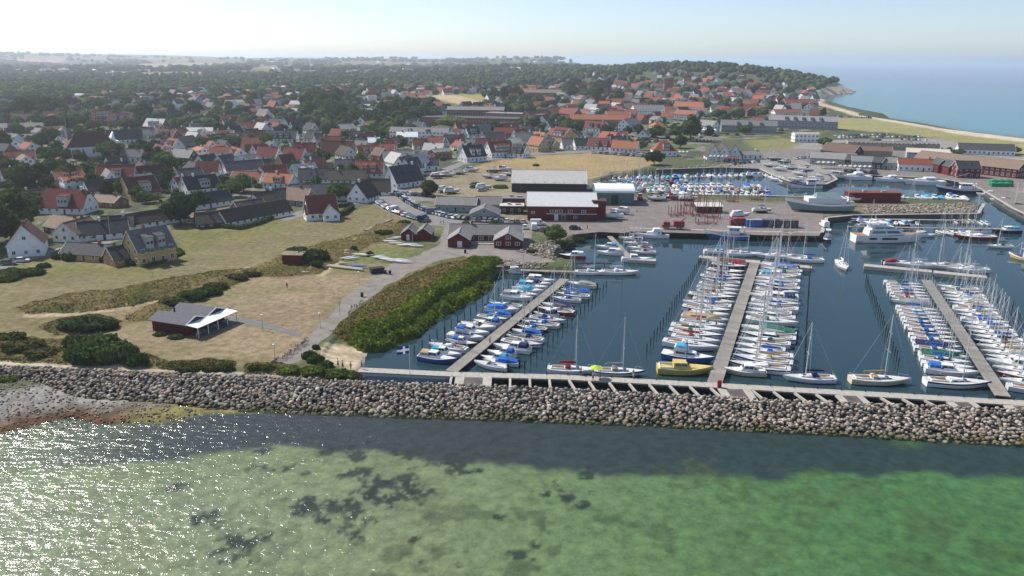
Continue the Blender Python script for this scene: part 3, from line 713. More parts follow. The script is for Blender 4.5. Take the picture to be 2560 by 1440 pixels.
for h in HS:
    cx_, cy_, ang, L, W_, e, r, wl, rf, dm = h
    if abs(ang) <= 32 and cy_ > 240:      # slope of the ridge line in the photo -> heading on the ground
        q_ = P(cx_, cy_, r); D_ = math.hypot(q_.x, q_.y); th = math.atan(math.tan(rad(ang*.7))*D_/(CAMH-q_.z-r)); th = max(-.95, min(.95, th))
        if ang == 0: th = rad(((cx_*13) % 17)-4)
        L = max(W_*1.02, (L-W_*abs(math.sin(th))*.8)/math.cos(th)); ang = math.degrees(th)
    big = L > 25
    near = cy_ > 395
    if cy_ > 375 and 6 < r <= 8.2 and wl in 'WD' and cx_ < 1300: r *= .88; e = min(e, r-3.2)
    nm = 'house' if not big else 'long_building'
    if wl == 'R': nm = 'harbour_shed'
    if (cx_, cy_) in ((1143,492),(1222,491)): nm = 'workshop'
    house(cx_, cy_, ang, L, W_, e, r, wl, rf, dm, name=nm, cat='house' if nm == 'house' else 'building', chim=0 if big or nm in ('harbour_shed','workshop') else 1,
          hip=5 if (cx_, cy_) in hip_set else 0, skyl=(2 if (rf in 'RDO' and dm == 0 and near and r > 7 and (cx_*7) % 3 == 0) else 0),
          ww=1.3 if not near else 1.05, wh=1.5 if not near else 1.2)

# --- the white church
ch = house(222,329,38,28,12,6.5,14.5,'W','M',hip=7,name='church',cat='church',chim=0,ww=1.1,wh=3.0,door=False,win=False, desc='white church with tall dark maroon hipped roof')
for k in range(5):
    inst('window', ME_WIN, ch, (-11+k*5.5, -6.05, 3.4), 0, (1.2, 1, 3.2))
MB().add([(9,-5.8,6),(15,-5,0),(15,5,0),(9,5.8,6),(13,-1.5,14),(13,1.5,14),(15,-5,-1),(15,5,-1)], [(0,4,5,3),(0,1,4),(4,1,2,5),(3,5,2),(1,6,7,2)]).box(13,15.3,-5,5,-1,8.5).build('choir_gable', 'wall_white', ch)
tw = MB(); tw.box(-11.4,-9.2,3.6,5.8,-1,17); tw.add([(-11.5,3.5,17),(-9.1,3.5,17),(-9.1,5.9,17),(-11.5,5.9,17),(-10.3,4.7,27)], [(0,1,4),(1,2,4),(2,3,4),(3,0,4)], 1)
tw.tube((-10.3,4.7,28),(-10.3,4.7,32),.08, n=5, mi=1); tw.build('spire', ['roof_grey','roof_green'], ch)
# --- big red house with dormer and half hips, red cottage on the lawn, yellow villa
house(165,472,-5,18,10,2.8,9,'W','R',1,half=.3,desc='white half-hipped house with red roof and wide pink dormer')
house(345,441,48,13,12,3,9,'Y','M',1,desc='pale yellow gabled house with maroon roof')
house(1661,350,-2,15,13,3.6,9.5,'W','R',1,hip=6,desc='white house with steep red hipped roof by the green')
house(190,548,78,12,9,3,6.5,'W','B',desc='white bungalow with broad brown gable over the road')
house(60,556,115,12,9.5,4,9.5,'W','M',desc='pale gabled house under dark trees at the left edge')
house(367,527,53,27,7,2.1,5.3,'W','T',desc='long white thatched cottage beside the pale road')
house(290,538,12,11,7,2.1,5.2,'W','T',desc='short thatched wing left of the long cottage by the pale road')
house(272,447,50,21,8,2.6,6.4,'W','D',desc='white house with long dark roof left of the yellow gable')
house(510,481,54,21,7.5,2.4,6,'W','D',desc='white house with long dark roof behind the dark tree')
house(497,438,46,15,9,3,8,'W','D',1,desc='grey-roofed white house whose pale gable overlooks the lane')
house(1180,362,36,14,10,3.5,9.5,'W','D',2,desc='white gabled house with dark roof and dormers at the road bend')
house(1247,352,34,17,10,3.5,9.5,'W','R',4,desc='white gabled house with red roof and row of dormers')
house(634,511,55,29,7.5,2.2,5.9,'W','T',desc='long white thatched cottage behind the lawn hedge')

house(532,528,30,12,7,2.1,5.4,'D','T',desc='low dark thatched wing beside the lawn hedge')
yh = house(366,569,52,11.5,9.5,4.6,10,'Y','G',2,desc='tall yellow villa with zinc grey roof at the lawn',ww=1.2,wh=1.5)
house(226,608,-12,16,7,2.2,4.7,'Y','D',desc='low yellow annex with dark roof behind round bushes')
house(298,613,50,7,7,2.4,5.4,'O','D',desc='orange gabled annex between yellow villa and its wing')
house(800,487,26,11,9,3.2,8.8,'W','R',desc='white cottage with bright red roof on the dry lawn')
house(784,511,26,7,5,2.8,5.6,'W','R',desc='front wing of red roof with white wall on the lawn',chim=0)
house(824,512,112,6,6,2.6,5.6,'W','D',desc='small white wing with dark roof beside the garden hedge',chim=0)
house(906,452,72,11,9.5,2.4,8.4,'W','T',desc='white gabled thatched cottage at the road junction')
house(876,461,6,12,8,2.3,6.2,'W','T',desc='low thatched wing left of the junction cottage',chim=0)
house(940,447,10,12,8,2.3,7,'W','T',desc='dark thatched wing right of the junction cottage')
house(925,401,-2,14,9,2.8,8.4,'W','O',2,desc='white house with bright orange roof and two dormers')
# conservatory on the yellow villa
cons = empty('conservatory', Pz(345,650,2), rad(10))
MB().box(-3,3,-1.8,1.8,-.3,.8).build('plinth', 'white_trim', cons)
for k in range(6): inst('window', ME_WIN, cons, (-2.5+k*1.0, -1.8, 1.45), 0, (.95,1,1.3))
MB().add([(-3.2,-2,2.2),(3.2,-2,2.2),(3.2,2,3),(-3.2,2,3),(-3.2,-2,2.32),(3.2,-2,2.32),(3.2,2,3.12),(-3.2,2,3.12)], [(0,3,2,1),(4,5,6,7),(0,1,5,4),(1,2,6,5),(3,0,4,7)]).build('roof', 'roof_white', cons)
reg(cons, 'white glazed conservatory against the yellow villa', 'conservatory')
# --- red double shed, club house, workshops
for cx_, d_ in ((1026,'left half of the dark red double shed'), (1062,'right half of the dark red double shed')):
    s_ = house(cx_,563,88,7.5,5.2,2.5,4.4,'R','G',name='harbour_shed',cat='shed',chim=0,win=False,desc=d_+' by the car park')
    inst('door', ME_DOORW, s_, (-3.76, .3, 0), -math.pi/2, (1.0,1,2.0)) if cx_ < 1030 else None
club = house(1215,560,-1,24,8,2.8,5.4,'R','G',name='clubhouse',cat='clubhouse',chim=1,desc='long dark red clubhouse with grey roof facing the harbour',ww=1.6)
c1 = house(1150,574,88,9,7,2.8,4.9,'R','G',name='clubhouse_wing',cat='clubhouse',chim=0,win=False,desc='left gabled wing of the dark red clubhouse')
inst('door', ME_DOORW, c1, (-4.53, -.3, 0), -math.pi/2, (1.6,1,2.1))
c2 = house(1272,573,88,10,9,2.8,5.2,'R','G',name='clubhouse_wing',cat='clubhouse',chim=0,ww=1.5,desc='right gabled wing of the dark red clubhouse',door=False)
house(1213,513,88,9,11,2.8,5.2,'G','G',name='workshop',cat='workshop',chim=0,desc='pale grey workshop with its gable to the car park',door=False)
house(1285,492,-1,9,9,4.2,4.3,'B','G',name='workshop',cat='workshop',chim=0,desc='flat grey-roofed workshop between halls and the pale workshops')
house(1280,512,-1,9,6,3,3.1,'D','L',name='workshop',cat='workshop',chim=0,desc='low dark shelter with pale roof beside red hall')
# terrace of the club
tr = empty('terrace', Pz(1213,607,2), rad(-1))
MB().box(-8,8,-2.6,2.6,-.1,.25).build('deck', 'concrete', tr)
for y_ in (-2.5,):
    for k in range(9): MB().box(-7.9+k*1.95,-7.8+k*1.95,y_,y_+.1,.25,1.1).build('post', 'white_trim', tr)
    MB().box(-7.9,7.9,y_,y_+.08,.95,1.05).build('rail', 'white_trim', tr)
reg(tr, 'pale deck with white railing in front of the clubhouse', 'terrace')
# --- halls
bh = house(1373,425,-2,34,18,4.3,9,'D','L',name='boat_hall',cat='hall',chim=0,win=False,desc='open dark boat hall under pale corrugated roof')
for k in range(8): MB().box(-16+k*4.5,-15.7+k*4.5,-8.6,-8.3,0,5).build('post', 'white_trim', bh)
rh = house(1404,480,-1,26,19,5.6,9.3,'R','H',name='red_hall',cat='hall',chim=0,win=False,desc='large dark red hall under white roof by the quay')
for k, (x, z, s_) in enumerate(((-11,3,1.4),(-3.5,3.6,2.2),(-1,3.6,2.2),(3,3.6,1.8),(8,3.6,1.8),(5,1.4,1.4))): inst('window', ME_WIN, rh, (x,-9.53,z), 0, (s_,1,1.0))
inst('door', ME_DOOR, rh, (.5,-9.55,0), 0, (1.4,1,2.2)); inst('door', ME_DOORW, rh, (-2.2,-9.55,0), 0, (1.5,1,2.4))
MB().box(-6,13,-10.4,-9.5,2.6,2.75).build('canopy', 'white_trim', rh)
rt_ = house(1497,500,-1,5,6,7,7.1,'R','M',name='red_tower',cat='tower',chim=0,win=False,desc='narrow dark red block between the red hall and green hangar')
gh = empty('hangar', P(1532,505), rad(-1)); gh.location.z = 2
prof = [(-8,0,-.5),(-8,0,5)]+[(-8+16*k/10*0, 0, 0) for k in range(0)]
m_ = MB(); n_ = 12; pr = [(7*math.cos(math.pi*(1-k/n_)), 5.0+2.6*math.sin(math.pi*k/n_)) for k in range(n_+1)]
ring = [(-7,-.5)]+pr+[(7,-.5)]
m_.loft([[(x,y,z) for y,z in ring] for x in (-8,8)]); m_.build('wall', 'wall_green', gh)
m_ = MB(); pr2 = [(y*1.03,z+.15) for y,z in pr]; m_.loft([[(x,y,z) for y,z in pr2+[(y,z-.12) for y,z in reversed(pr2)]] for x in (-8.3,8.3)]); m_.build('roof', 'roof_white', gh)
MB().box(-1.5,1.5,-7.1,-6.98,0,4).build('door', 'wall_dark', gh)
reg(gh, 'grey-green hangar under rounded white roof', 'hangar')
# --- restaurant with three thatched gables, pavilion, sheds on the east quay
for cx_, a_, d_ in ((1783,88,'left thatched gable of the harbour restaurant'),(1808,88,'middle thatched gable of the harbour restaurant'),(1837,80,'right thatched gable of the harbour restaurant')):
    house(cx_,359,a_,11,8.6,2.4,9.2,'W','T',name='restaurant',cat='restaurant',chim=0,desc=d_)
house(2014,330,-1,18,9,6,7.2,'W','L',name='pavilion',cat='pavilion',chim=0,desc='two-storey white pavilion with pale grey roof',ww=1.6)
for cx_, cy_, d_ in ((2350,396,'left of the three dark red gabled sheds'),(2376,401,'middle of the three dark red gabled sheds'),(2399,402,'right of the three dark red gabled sheds')):
    s_ = house(cx_,cy_,86,10,4.8,5,7.6,'R','D',name='harbour_shed',cat='shed',chim=0,win=False,desc=d_)
    inst('window', ME_WIN, s_, (-5.02,0,4.2), -math.pi/2, (1.3,1,1.5))
house(2665,452,-42,30,12,4,6.6,'W','G',desc='grey-roofed quay building with white edge at the right border',chim=0)
house(1672,196,0,14,12,11,20,'B','R',name='red_brick_hotel',cat='hotel',chim=2,desc='tall red brick hotel rising above the trees')
house(1655,208,0,34,12,6,10,'B','R',name='red_brick_hotel_wing',cat='hotel',chim=0,desc='low red wing of the tall brick hotel')
house(2182,480,-1,22,6,4,4.1,'R','R',name='red_workshop',cat='workshop',chim=0,win=False,desc='long red flat-roofed workshop on the middle quay')
# --- small red shed and hut in the dry field
sh = empty('red_shed', Pz(736,668,2), rad(-4))
MB().box(-2.9,2.9,-1.5,1.5,-.2,2.5).build('wall', 'wall_red', sh)
MB().add([(-3.1,-1.8,2.5),(3.1,-1.8,2.5),(3.1,1.8,2.85),(-3.1,1.8,2.85),(-3.1,-1.8,2.62),(3.1,-1.8,2.62),(3.1,1.8,2.97),(-3.1,1.8,2.97)], [(0,3,2,1),(4,5,6,7),(0,1,5,4),(1,2,6,5),(2,3,7,6),(3,0,4,7)]).build('roof', 'roof_brown', sh)
sh.location.z = gz(sh.location.x, sh.location.y)+.1
reg(sh, 'small dark red box shed beside the dune bushes', 'shed')
mat('hut_roof', (.10,.10,.115), .8, .15, 1.5, .2, rand=0)
def PP(px, py, z): return Pz(px, py, z)
hut = empty('beach_hut', (0,0,0)); z0 = 2.0
A = [PP(368,788,z0+2.7), PP(437,803,z0+2.7), PP(572,768,z0+2.7), PP(517,748,z0+2.7), PP(398,764,z0+2.7)]
# footprint rectangle in its own frame
o_ = PP(378,828,z0); ex = (PP(468,842,z0)-o_); ex.z = 0; Lx = ex.length; ex.normalize(); ey = Vector((-ex.y, ex.x, 0))
hut.location = o_; hut.rotation_euler = (0,0,math.atan2(ex.y, ex.x)); 
Wd = 12.5; Lx = max(Lx, 7.5)
m_ = MB(); m_.box(.3,Lx-.2,.3,Wd-.3,-.3,2.6); m_.build('wall', 'wall_red', hut)
nb = int(Lx/.5)
for k in range(nb): MB().box(.3+k*(Lx-.5)/nb,.36+k*(Lx-.5)/nb,.24,.3,-.2,2.6).build('batten', 'wall_red', hut)
def slab(m, q, t=.14, mi=0):
    lo = [(x,y,z-t) for x,y,z in q]; n = len(q)
    m.add(list(q)+lo, [tuple(range(n)), tuple(range(2*n-1, n-1, -1))]+[(k, n+k, n+(k+1) % n, (k+1) % n) for k in range(n)], mi)
ym = Wd/2
m_ = MB()
for (a0, a1, r_) in ((-.3, ym, 3.9), (ym, Wd+.3, 3.9)):
    mm = (a0+a1)/2
    slab(m_, [(-.4,a0,2.65),(Lx+.1,a0,2.65),(Lx+.1,mm,r_),(-.4,mm,r_)]); slab(m_, [(-.4,mm,r_),(Lx+.1,mm,r_),(Lx+.1,a1,2.65),(-.4,a1,2.65)])
m_.build('roof', 'hut_roof', hut)
m_ = MB()
for (a0, a1, r_) in ((-.3, ym, 3.9), (ym, Wd+.3, 3.9)):
    mm = (a0+a1)/2; m_.add([(Lx+.06,a0+.3,2.6),(Lx+.06,a1-.3,2.6),(Lx+.06,mm,r_-.15)], [(0,1,2)])
m_.build('gable', 'wall_dark', hut)
m_ = MB()
for (a0, a1, r_) in ((-.3, ym, 3.9), (ym, Wd+.3, 3.9)):
    mm = (a0+a1)/2
    for q in ([(Lx+.1,a0,2.68),(Lx+.1,mm,r_+.03)], [(Lx+.1,mm,r_+.03),(Lx+.1,a1,2.68)]):
        (x1,y1,z1),(x2,y2,z2) = q; m_.add([(x1,y1,z1-.2),(x1+.08,y1,z1-.2),(x1+.08,y1,z1+.05),(x1,y1,z1+.05),(x2,y2,z2-.2),(x2+.08,y2,z2-.2),(x2+.08,y2,z2+.05),(x2,y2,z2+.05)], [(0,1,2,3),(7,6,5,4),(0,4,5,1),(1,5,6,2),(2,6,7,3),(3,7,4,0)])
m_.build('bargeboard', 'white_trim', hut)
MB().box(2,2.3,5,5.3,3.2,4.2).build('vent_pipe', 'wall_dark', hut)
m_ = MB(); slab(m_, [(Lx+.2,-.2,2.75),(Lx+3.3,-.2,2.45),(Lx+3.3,Wd+.2,2.45),(Lx+.2,Wd+.2,2.75)], .12); m_.build('canopy', 'roof_white', hut)
for k in range(5): MB().box(Lx+3.0,Lx+3.15,k*(Wd-.2)/4,k*(Wd-.2)/4+.15,-.2,2.4).build('post', 'white_trim', hut)
MB().box(-.2,Lx+3.4,-.2,Wd+.2,-.15,.06).build('floor', 'dark_path', hut)
for k in range(3):
    q = 2+k*3.8; MB().box(Lx+1,Lx+1.8,q,q+1.8,.68,.75).box(Lx+.6,Lx+.85,q,q+1.8,.4,.45).box(Lx+1.95,Lx+2.2,q,q+1.8,.4,.45).box(Lx+1.1,Lx+1.7,q+.3,q+.4,0,.7).box(Lx+1.1,Lx+1.7,q+1.4,q+1.5,0,.7).build('picnic_bench', 'wall_grey', hut)
reg(hut, 'dark red beach hut with twin grey gables and white porch roof', 'hut')

# ------------------------------------------------------------------ filler houses of the town
TOWN = WG([(-200,520),(0,470),(130,480),(250,500),(480,490),(640,470),(700,480),(860,470),(1010,430),(1130,395),(1300,375),(1480,362),(1700,360),(1750,345),(1960,330),(2060,290),(2030,255),(1800,230),(1500,245),(1300,290),(1000,300),(640,280),(330,262),(-200,285)])
TOWN2 = WG([(640,240),(1300,215),(1500,185),(1900,190),(2040,225),(2060,262),(1800,255),(1500,262),(1050,300),(900,300),(640,290),(350,265),(350,240)])
AVOID = [WG(q) for q in ([(735,325),(745,290),(780,232),(900,250),(920,320),(860,325)], [(1130,455),(1140,425),(1230,400),(1330,386),(1480,375),(1660,380),(1660,430),(1460,465)], [(240,400),(160,340),(270,300),(380,340),(380,400)], [(1700,365),(1690,285),(1760,290),(1765,370)],[(1030,240),(1200,235),(1240,262),(1120,270)])]
AVOID += [WG(q) for q in ([(262,181),(325,180),(325,187),(262,189)],[(350,182),(505,180),(505,188),(350,189)],[(40,148),(160,146),(160,156),(40,159)],[(335,160),(600,155),(620,163),(340,168)],[(820,178),(900,176),(900,181),(820,183)])]
def inpoly(x, y, pl):
    c = False; n = len(pl); j = n-1
    for i in range(n):
        if (pl[i][1] > y) != (pl[j][1] > y) and x < (pl[j][0]-pl[i][0])*(y-pl[i][1])/(pl[j][1]-pl[i][1])+pl[i][0]: c = not c
        j = i
    return c
rg = random.Random(11)
def fill(poly, n, tries, minsep, far=False):
    xs = [p[0] for p in poly]; ys = [p[1] for p in poly]; k = 0; out = []
    for _ in range(tries):
        if k >= n: break
        y = math.exp(rg.uniform(math.log(min(ys)), math.log(max(ys)))); x = rg.uniform(min(xs), max(xs))
        if not inpoly(x, y, poly) or any(inpoly(x, y, a) for a in AVOID): continue
        if any((x-f[0])**2+(y-f[1])**2 < (f[2]+minsep)**2 for f in FOOT): continue
        out.append((x, y)); FOOT.append((x, y, 8)); k += 1
    return out
AVOID.append(WG([(150,425),(292,412),(292,368),(150,378)]))
TOWN_N = [(x, min(y, 700)) for x, y, *_ in TOWN]
fl = fill(TOWN_N, 118, 12000, 4)
for (x, y) in fl:
    FOOT.pop()
    rf = rg.choices('RODGMTLB', [26,14,24,14,8,5,6,3])[0]; wl = rg.choices('WYBG', [74,6,14,6])[0]
    a_ = (rg.gauss(44, 8) if rg.random() < .55 else rg.gauss(-46, 8)) if x < 40 else (rg.gauss(-20, 12) if rg.random() < .6 else rg.gauss(68, 10))
    house(0,0,a_,rg.uniform(8.5,14.5),rg.uniform(7,9),rg.choice([2.7,3,3.2,4.6]),rg.uniform(5.9,8.0),wl,rf,rg.choice([0,0,0,1,2]),world=(x,y,2),ww=1.3,wh=1.45)
# the houses farther off, beyond the count of single ones, joined
far_h = fill(TOWN, 110, 9000, 2.5)+fill(WG([(-200,286),(0,262),(300,236),(640,222),(1100,215),(1250,225),(1100,262),(900,292),(640,285),(330,266)]), 170, 12000, 5)+fill(WG([(1400,335),(1400,250),(1700,235),(1950,235),(2050,268),(1950,296),(1850,288),(1700,298)]), 130, 12000, 1.5)+[q for q in fill(TOWN2, 330, 30000, 6) if q[1] < 1350 or rg.random() < .25]
FV = []; FF = []; FM = []
def farhouse(x, y, a, L, W, e, r, mw, mr):
    o = len(FV); ca, sa = math.cos(a), math.sin(a); z = Hs(x, y)
    for (u, v, h) in [(-L,-W,-1),(L,-W,-1),(L,W,-1),(-L,W,-1),(-L,-W,e),(L,-W,e),(L,W,e),(-L,W,e),(-L,0,r),(L,0,r),(-L-.4,-W-.4,e-.4),(L+.4,-W-.4,e-.4),(L+.4,W+.4,e-.4),(-L-.4,W+.4,e-.4),(-L-.4,0,r+.1),(L+.4,0,r+.1)]:
        FV.append((x+u*ca-v*sa, y+u*sa+v*ca, z+h))
    for f, mi in (((0,1,5,4),mw),((2,3,7,6),mw),((1,2,6,5),mw),((3,0,4,7),mw),((5,6,9,9),mw),((7,4,8,8),mw),((10,11,15,14),mr),((12,13,14,15),mr)):
        FF.append([o+i for i in f]); FM.append(mi)
fm = ['wall_white','wall_brick','wall_grey','roof_red','roof_orange','roof_dark','roof_grey','roof_light','roof_white']
for (x, y) in far_h:
    farhouse(x, y, rad(rg.choice([-20, 40, 68, -46])+rg.gauss(0, 10)), rg.uniform(4.2,7.5), rg.uniform(3.6,5), rg.choice([2.8,3,5.5]), rg.uniform(6.5,9), rg.choice([0,0,0,1,2]), rg.choice([3,3,3,4,4,5,5,6,6,7]))
for _ in range(90):     # farms far inland
    y = rg.uniform(2300, 6500); x = rg.uniform(-.62, .05)*y
    farhouse(x, y, rg.uniform(0,3), rg.uniform(8,25), rg.uniform(5,9), 4, 8, rg.choice([0,0,1]), rg.choice([3,6,7,8,8]))
me = bpy.data.meshes.new('distant_houses'); me.from_pydata(FV, [], [tuple(dict.fromkeys(f)) for f in FF])
for m in fm: me.materials.append(MATS[m])
me.polygons.foreach_set('material_index', FM); me.update()
o_ = bpy.data.objects.new('distant_houses', me); col.objects.link(o_); tag(o_, 'small red and grey roofed houses scattered through the far trees', kind='stuff')
print('houses', len(THINGS), 'windows', NWIN[0])
# ------------------------------------------------------------------ breakwater of boulders
def stone_mat(name, single):
    m, t, b = new_mat(name); N, L = t.nodes, t.links
    cr = N.new('ShaderNodeValToRGB'); cr.color_ramp.interpolation = 'LINEAR'
    cols = [(.0,(.12,.105,.088)),(.2,(.28,.24,.195)),(.38,(.35,.275,.215)),(.5,(.19,.165,.14)),(.62,(.44,.38,.30)),(.75,(.28,.19,.145)),(.88,(.54,.48,.40)),(1,(.17,.17,.165))]
    e = cr.color_ramp.elements
    while len(e) < len(cols): e.new(.5)
    for k, (p, c) in enumerate(cols): e[k].position = p; e[k].color = (*c, 1)
    if single:
        oi = N.new('ShaderNodeObjectInfo'); L.new(oi.outputs['Random'], cr.inputs[0])
    else:
        at = N.new('ShaderNodeAttribute'); at.attribute_name = 'tone'; L.new(at.outputs['Fac'], cr.inputs[0])
    geo = N.new('ShaderNodeNewGeometry'); sp = N.new('ShaderNodeSeparateXYZ'); L.new(geo.outputs['Position'], sp.inputs[0])
    n = N.new('ShaderNodeTexNoise'); n.inputs['Scale'].default_value = 4; n.inputs['Detail'].default_value = 4; L.new(geo.outputs['Position'], n.inputs['Vector'])
    mr = N.new('ShaderNodeMapRange'); mr.inputs[1].default_value = .3; mr.inputs[2].default_value = .7; mr.inputs[3].default_value = .7; mr.inputs[4].default_value = 1.25; L.new(n.outputs['Fac'], mr.inputs[0])
    mx = N.new('ShaderNodeMix'); mx.data_type = 'RGBA'; mx.blend_type = 'MULTIPLY'; mx.inputs[0].default_value = 1; L.new(cr.outputs[0], mx.inputs[6]); L.new(mr.outputs[0], mx.inputs[7])
    n4 = N.new('ShaderNodeTexNoise'); n4.inputs['Scale'].default_value = .25; L.new(geo.outputs['Position'], n4.inputs['Vector'])
    ad = N.new('ShaderNodeMath'); ad.operation = 'MULTIPLY_ADD'; ad.inputs[1].default_value = -1.6; L.new(n4.outputs['Fac'], ad.inputs[0]); L.new(sp.outputs[2], ad.inputs[2])
    wt = N.new('ShaderNodeMapRange'); wt.inputs[1].default_value = -.75; wt.inputs[2].default_value = .15; wt.inputs[3].default_value = 1; wt.inputs[4].default_value = 0; L.new(ad.outputs[0], wt.inputs[0])
    m2 = N.new('ShaderNodeMix'); m2.data_type = 'RGBA'; L.new(wt.outputs[0], m2.inputs[0]); L.new(mx.outputs[2], m2.inputs[6]); m2.inputs[7].default_value = (.10,.09,.035,1)
    L.new(m2.outputs[2], b.inputs['Base Color']); b.inputs['Roughness'].default_value = .85; b.inputs['Specular IOR Level'].default_value = .25
stone_mat('boulder', False); stone_mat('boulder_single', True)
mat('rubble', (.07,.06,.055), .95, .3, 1)
TOE = TOEP
def resample(line, xs):
    lx = [p[0] for p in line]; return [Vector((x, float(np.interp(x, lx, [p[1] for p in line])), float(np.interp(x, lx, [p[2] for p in line])))) for x in xs]
crest_w = [tuple(Pz(a, b_, 2.4)) for a, b_ in CREST]; toe_w = [tuple(Pz(a, b_, 0.0)) for a, b_ in TOE]
xs_ = np.arange(-112, 118, .82)
cw = resample(crest_w, xs_); tw_ = resample(toe_w, xs_)
bw = empty('breakwater', (0, 125, 0))
off = Vector((0, 125, 0))
m_ = MB()
m_.loft([[Vector(tuple(a+Vector((0,1.5,-4.5))-off)), Vector(tuple(a+Vector((0,.7,-.75))-off)), Vector(tuple(a+Vector((0,-.4,-.55))-off)), Vector(tuple(b_+Vector((0,0,-.55))-off)), Vector(tuple(b_+Vector((0,-1.5,-2.5))-off))] for a, b_ in zip(cw[::2], tw_[::2])], closed=False, cap=False)
m_.build('rubble_core', 'rubble', bw)
import bmesh
def ico(sub):
    bm = bmesh.new(); bmesh.ops.create_icosphere(bm, subdivisions=sub, radius=1)
    v = np.array([x.co[:] for x in bm.verts]); f = np.array([[q.index for q in p.verts] for p in bm.faces]); bm.free(); return v, f
IV, IF = ico(2); IV3, IF3 = ico(3); IV1, IF1 = ico(1)
rs = np.random.RandomState(3)
def rockshape():
    v = IV.copy()
    for _ in range(5):
        d = rs.randn(3); d /= np.linalg.norm(d); v -= np.clip((v@d)[:, None]-rs.uniform(.55,.85), 0, 1)*d*.8
    v *= 1+rs.uniform(-.06,.06,(len(v),1)); return v*np.array([1, rs.uniform(.7,.9), rs.uniform(.55,.75)])
RSH = [rockshape() for _ in range(12)]
STN = []
for i in range(0, len(xs_)-1):
    a, b_ = cw[i], tw_[i]; n = max(4, int((b_-a).length/.66)+2)
    for r in range(n):
        if rs.rand() < .03: continue
        t = (r-1)/(n-2); p = a.lerp(b_, max(t, 0))+Vector((0, .5 if t < 0 else 0, -.15 if t < 0 else 0))
        size = rs.uniform(.24, .48)*(1+.28*max(0, t))*(1.25 if rs.rand() < .1 else 1)
        STN.append((p.x+rs.uniform(-.42,.42)+(.5 if r % 2 else 0), p.y+rs.uniform(-.32,.32), p.z-.12+rs.uniform(-.13,.2), size, rs.randint(12), rs.uniform(0,6.28), rs.uniform(-.4,.4)))
for _ in range(900):
    i = rs.randint(len(xs_)); t = rs.rand(); p = cw[i].lerp(tw_[i], t)
    STN.append((p.x+rs.uniform(-.5,.5), p.y+rs.uniform(-.4,.4), p.z+rs.uniform(.0,.28), rs.uniform(.26,.46), rs.randint(12), rs.uniform(0,6.28), rs.uniform(-.5,.5)))
def rotm(z, x):
    return np.array([[math.cos(z),-math.sin(z),0],[math.sin(z),math.cos(z),0],[0,0,1]])@np.array([[1,0,0],[0,math.cos(x),-math.sin(x)],[0,math.sin(x),math.cos(x)]])
def inview(x, y, z, mg=40):
    u, v = proj((x, y, z)); return -mg < u < 2560+mg and v < 1480
vis = sorted([k for k, s in enumerate(STN) if inview(*s[:3], mg=-20)], key=lambda k: -STN[k][3]/STN[k][1])
single = set(vis[:300])
ME_R = []
for v in RSH:
    me = bpy.data.meshes.new('boulder'); me.from_pydata([tuple(q) for q in v], [], [tuple(q) for q in IF]); me.materials.append(MATS['boulder_single']); ME_R.append(me)
VV = []; FFq = []; CC = []; oo = 0
for k, (x, y, z, s, sh, az, ax) in enumerate(STN):
    if k in single:
        o_ = bpy.data.objects.new('boulder', ME_R[sh]); col.objects.link(o_); o_.parent = bw; o_.location = (x, y-125, z); o_.scale = (s,)*3; o_.rotation_euler = (ax, 0, az)
    else:
        VV.append((RSH[sh]*s)@rotm(az, ax).T+np.array([x, y-125, z])); FFq.append(IF+oo); oo += len(IV); CC.append(np.full((len(IV), 3), rs.rand()))
o_ = npmesh('boulders', np.concatenate(VV), np.concatenate(FFq), 'boulder', colors=np.concatenate(CC), parent=bw); tag(o_, kind='stuff')
tag(bw, 'long breakwater of rounded grey and pink boulders between harbour and sea', 'breakwater')
# loose stones on the pebble beach and stone banks in the harbour
def scatter_stones(name, label, pts, smin, smax, zoff=0):
    VV = []; FQ = []; CC = []; oo = 0
    for (x, y) in pts:
        s = rs.uniform(smin, smax); v = IV1*np.array([1, .8, .65])*(1+rs.uniform(-.15,.15,(len(IV1),1)))
        VV.append((v*s)@rotm(rs.uniform(0,6.28), rs.uniform(-.4,.4)).T+np.array([x, y, gz(x, y)+zoff+s*.25])); FQ.append(IF1+oo); oo += len(v); CC.append(np.full((len(v),3), rs.rand()))
    return tag(npmesh(name, np.concatenate(VV), np.concatenate(FQ), 'boulder', colors=np.concatenate(CC)), label, kind='stuff')
def rnd_in(wp, n):
    xs = [p[0] for p in wp]; ys = [p[1] for p in wp]; o = []
    while len(o) < n:
        x, y = rs.uniform(min(xs), max(xs)), rs.uniform(min(ys), max(ys))
        if inpoly(x, y, wp): o.append((x, y))
    return o
scatter_stones('beach_stones', 'small stones strewn over the pebble beach and wrack line', rnd_in(W0([(-100,960),(80,970),(200,1005),(500,1022),(500,1040),(200,1060),(60,1085),(-100,1100)],.5), 900)+rnd_in(W0([(0,1090),(200,1060),(450,1060),(420,1100),(100,1110)],-.2), 50), .08, .3)
scatter_stones('stone_bank', 'grey stones banked along the inner harbour edge', rnd_in(W0([(1290,632),(1330,618),(1400,600),(1470,590),(1500,592),(1440,603),(1410,640),(1380,655)],1.5), 420), .3, .62)
scatter_stones('stone_bank', 'low bank of stones beside the short pier', rnd_in(W0([(1195,655),(1270,650),(1370,658),(1370,668),(1240,668)],2), 200), .25, .5)
scatter_stones('stone_bank', 'stone slope of the middle quay facing south', rnd_in(W0([(2160,518),(2420,512),(2445,525),(2440,542),(2150,536)],1.4), 700), .35, .7)
scatter_stones('stone_bank', 'stones and rubble on the inner basin shore', rnd_in(W0([(1520,438),(1640,422),(1800,412),(1900,420),(1880,428),(1640,434),(1540,444)],1.8), 420), .35, .8)
scatter_stones('headland_stones', 'stones and groynes at the foot of the far headland', rnd_in(W0([(2040,256),(2100,232),(2138,228),(2140,232),(2100,242),(2060,262)],1), 150), .8, 2.2)

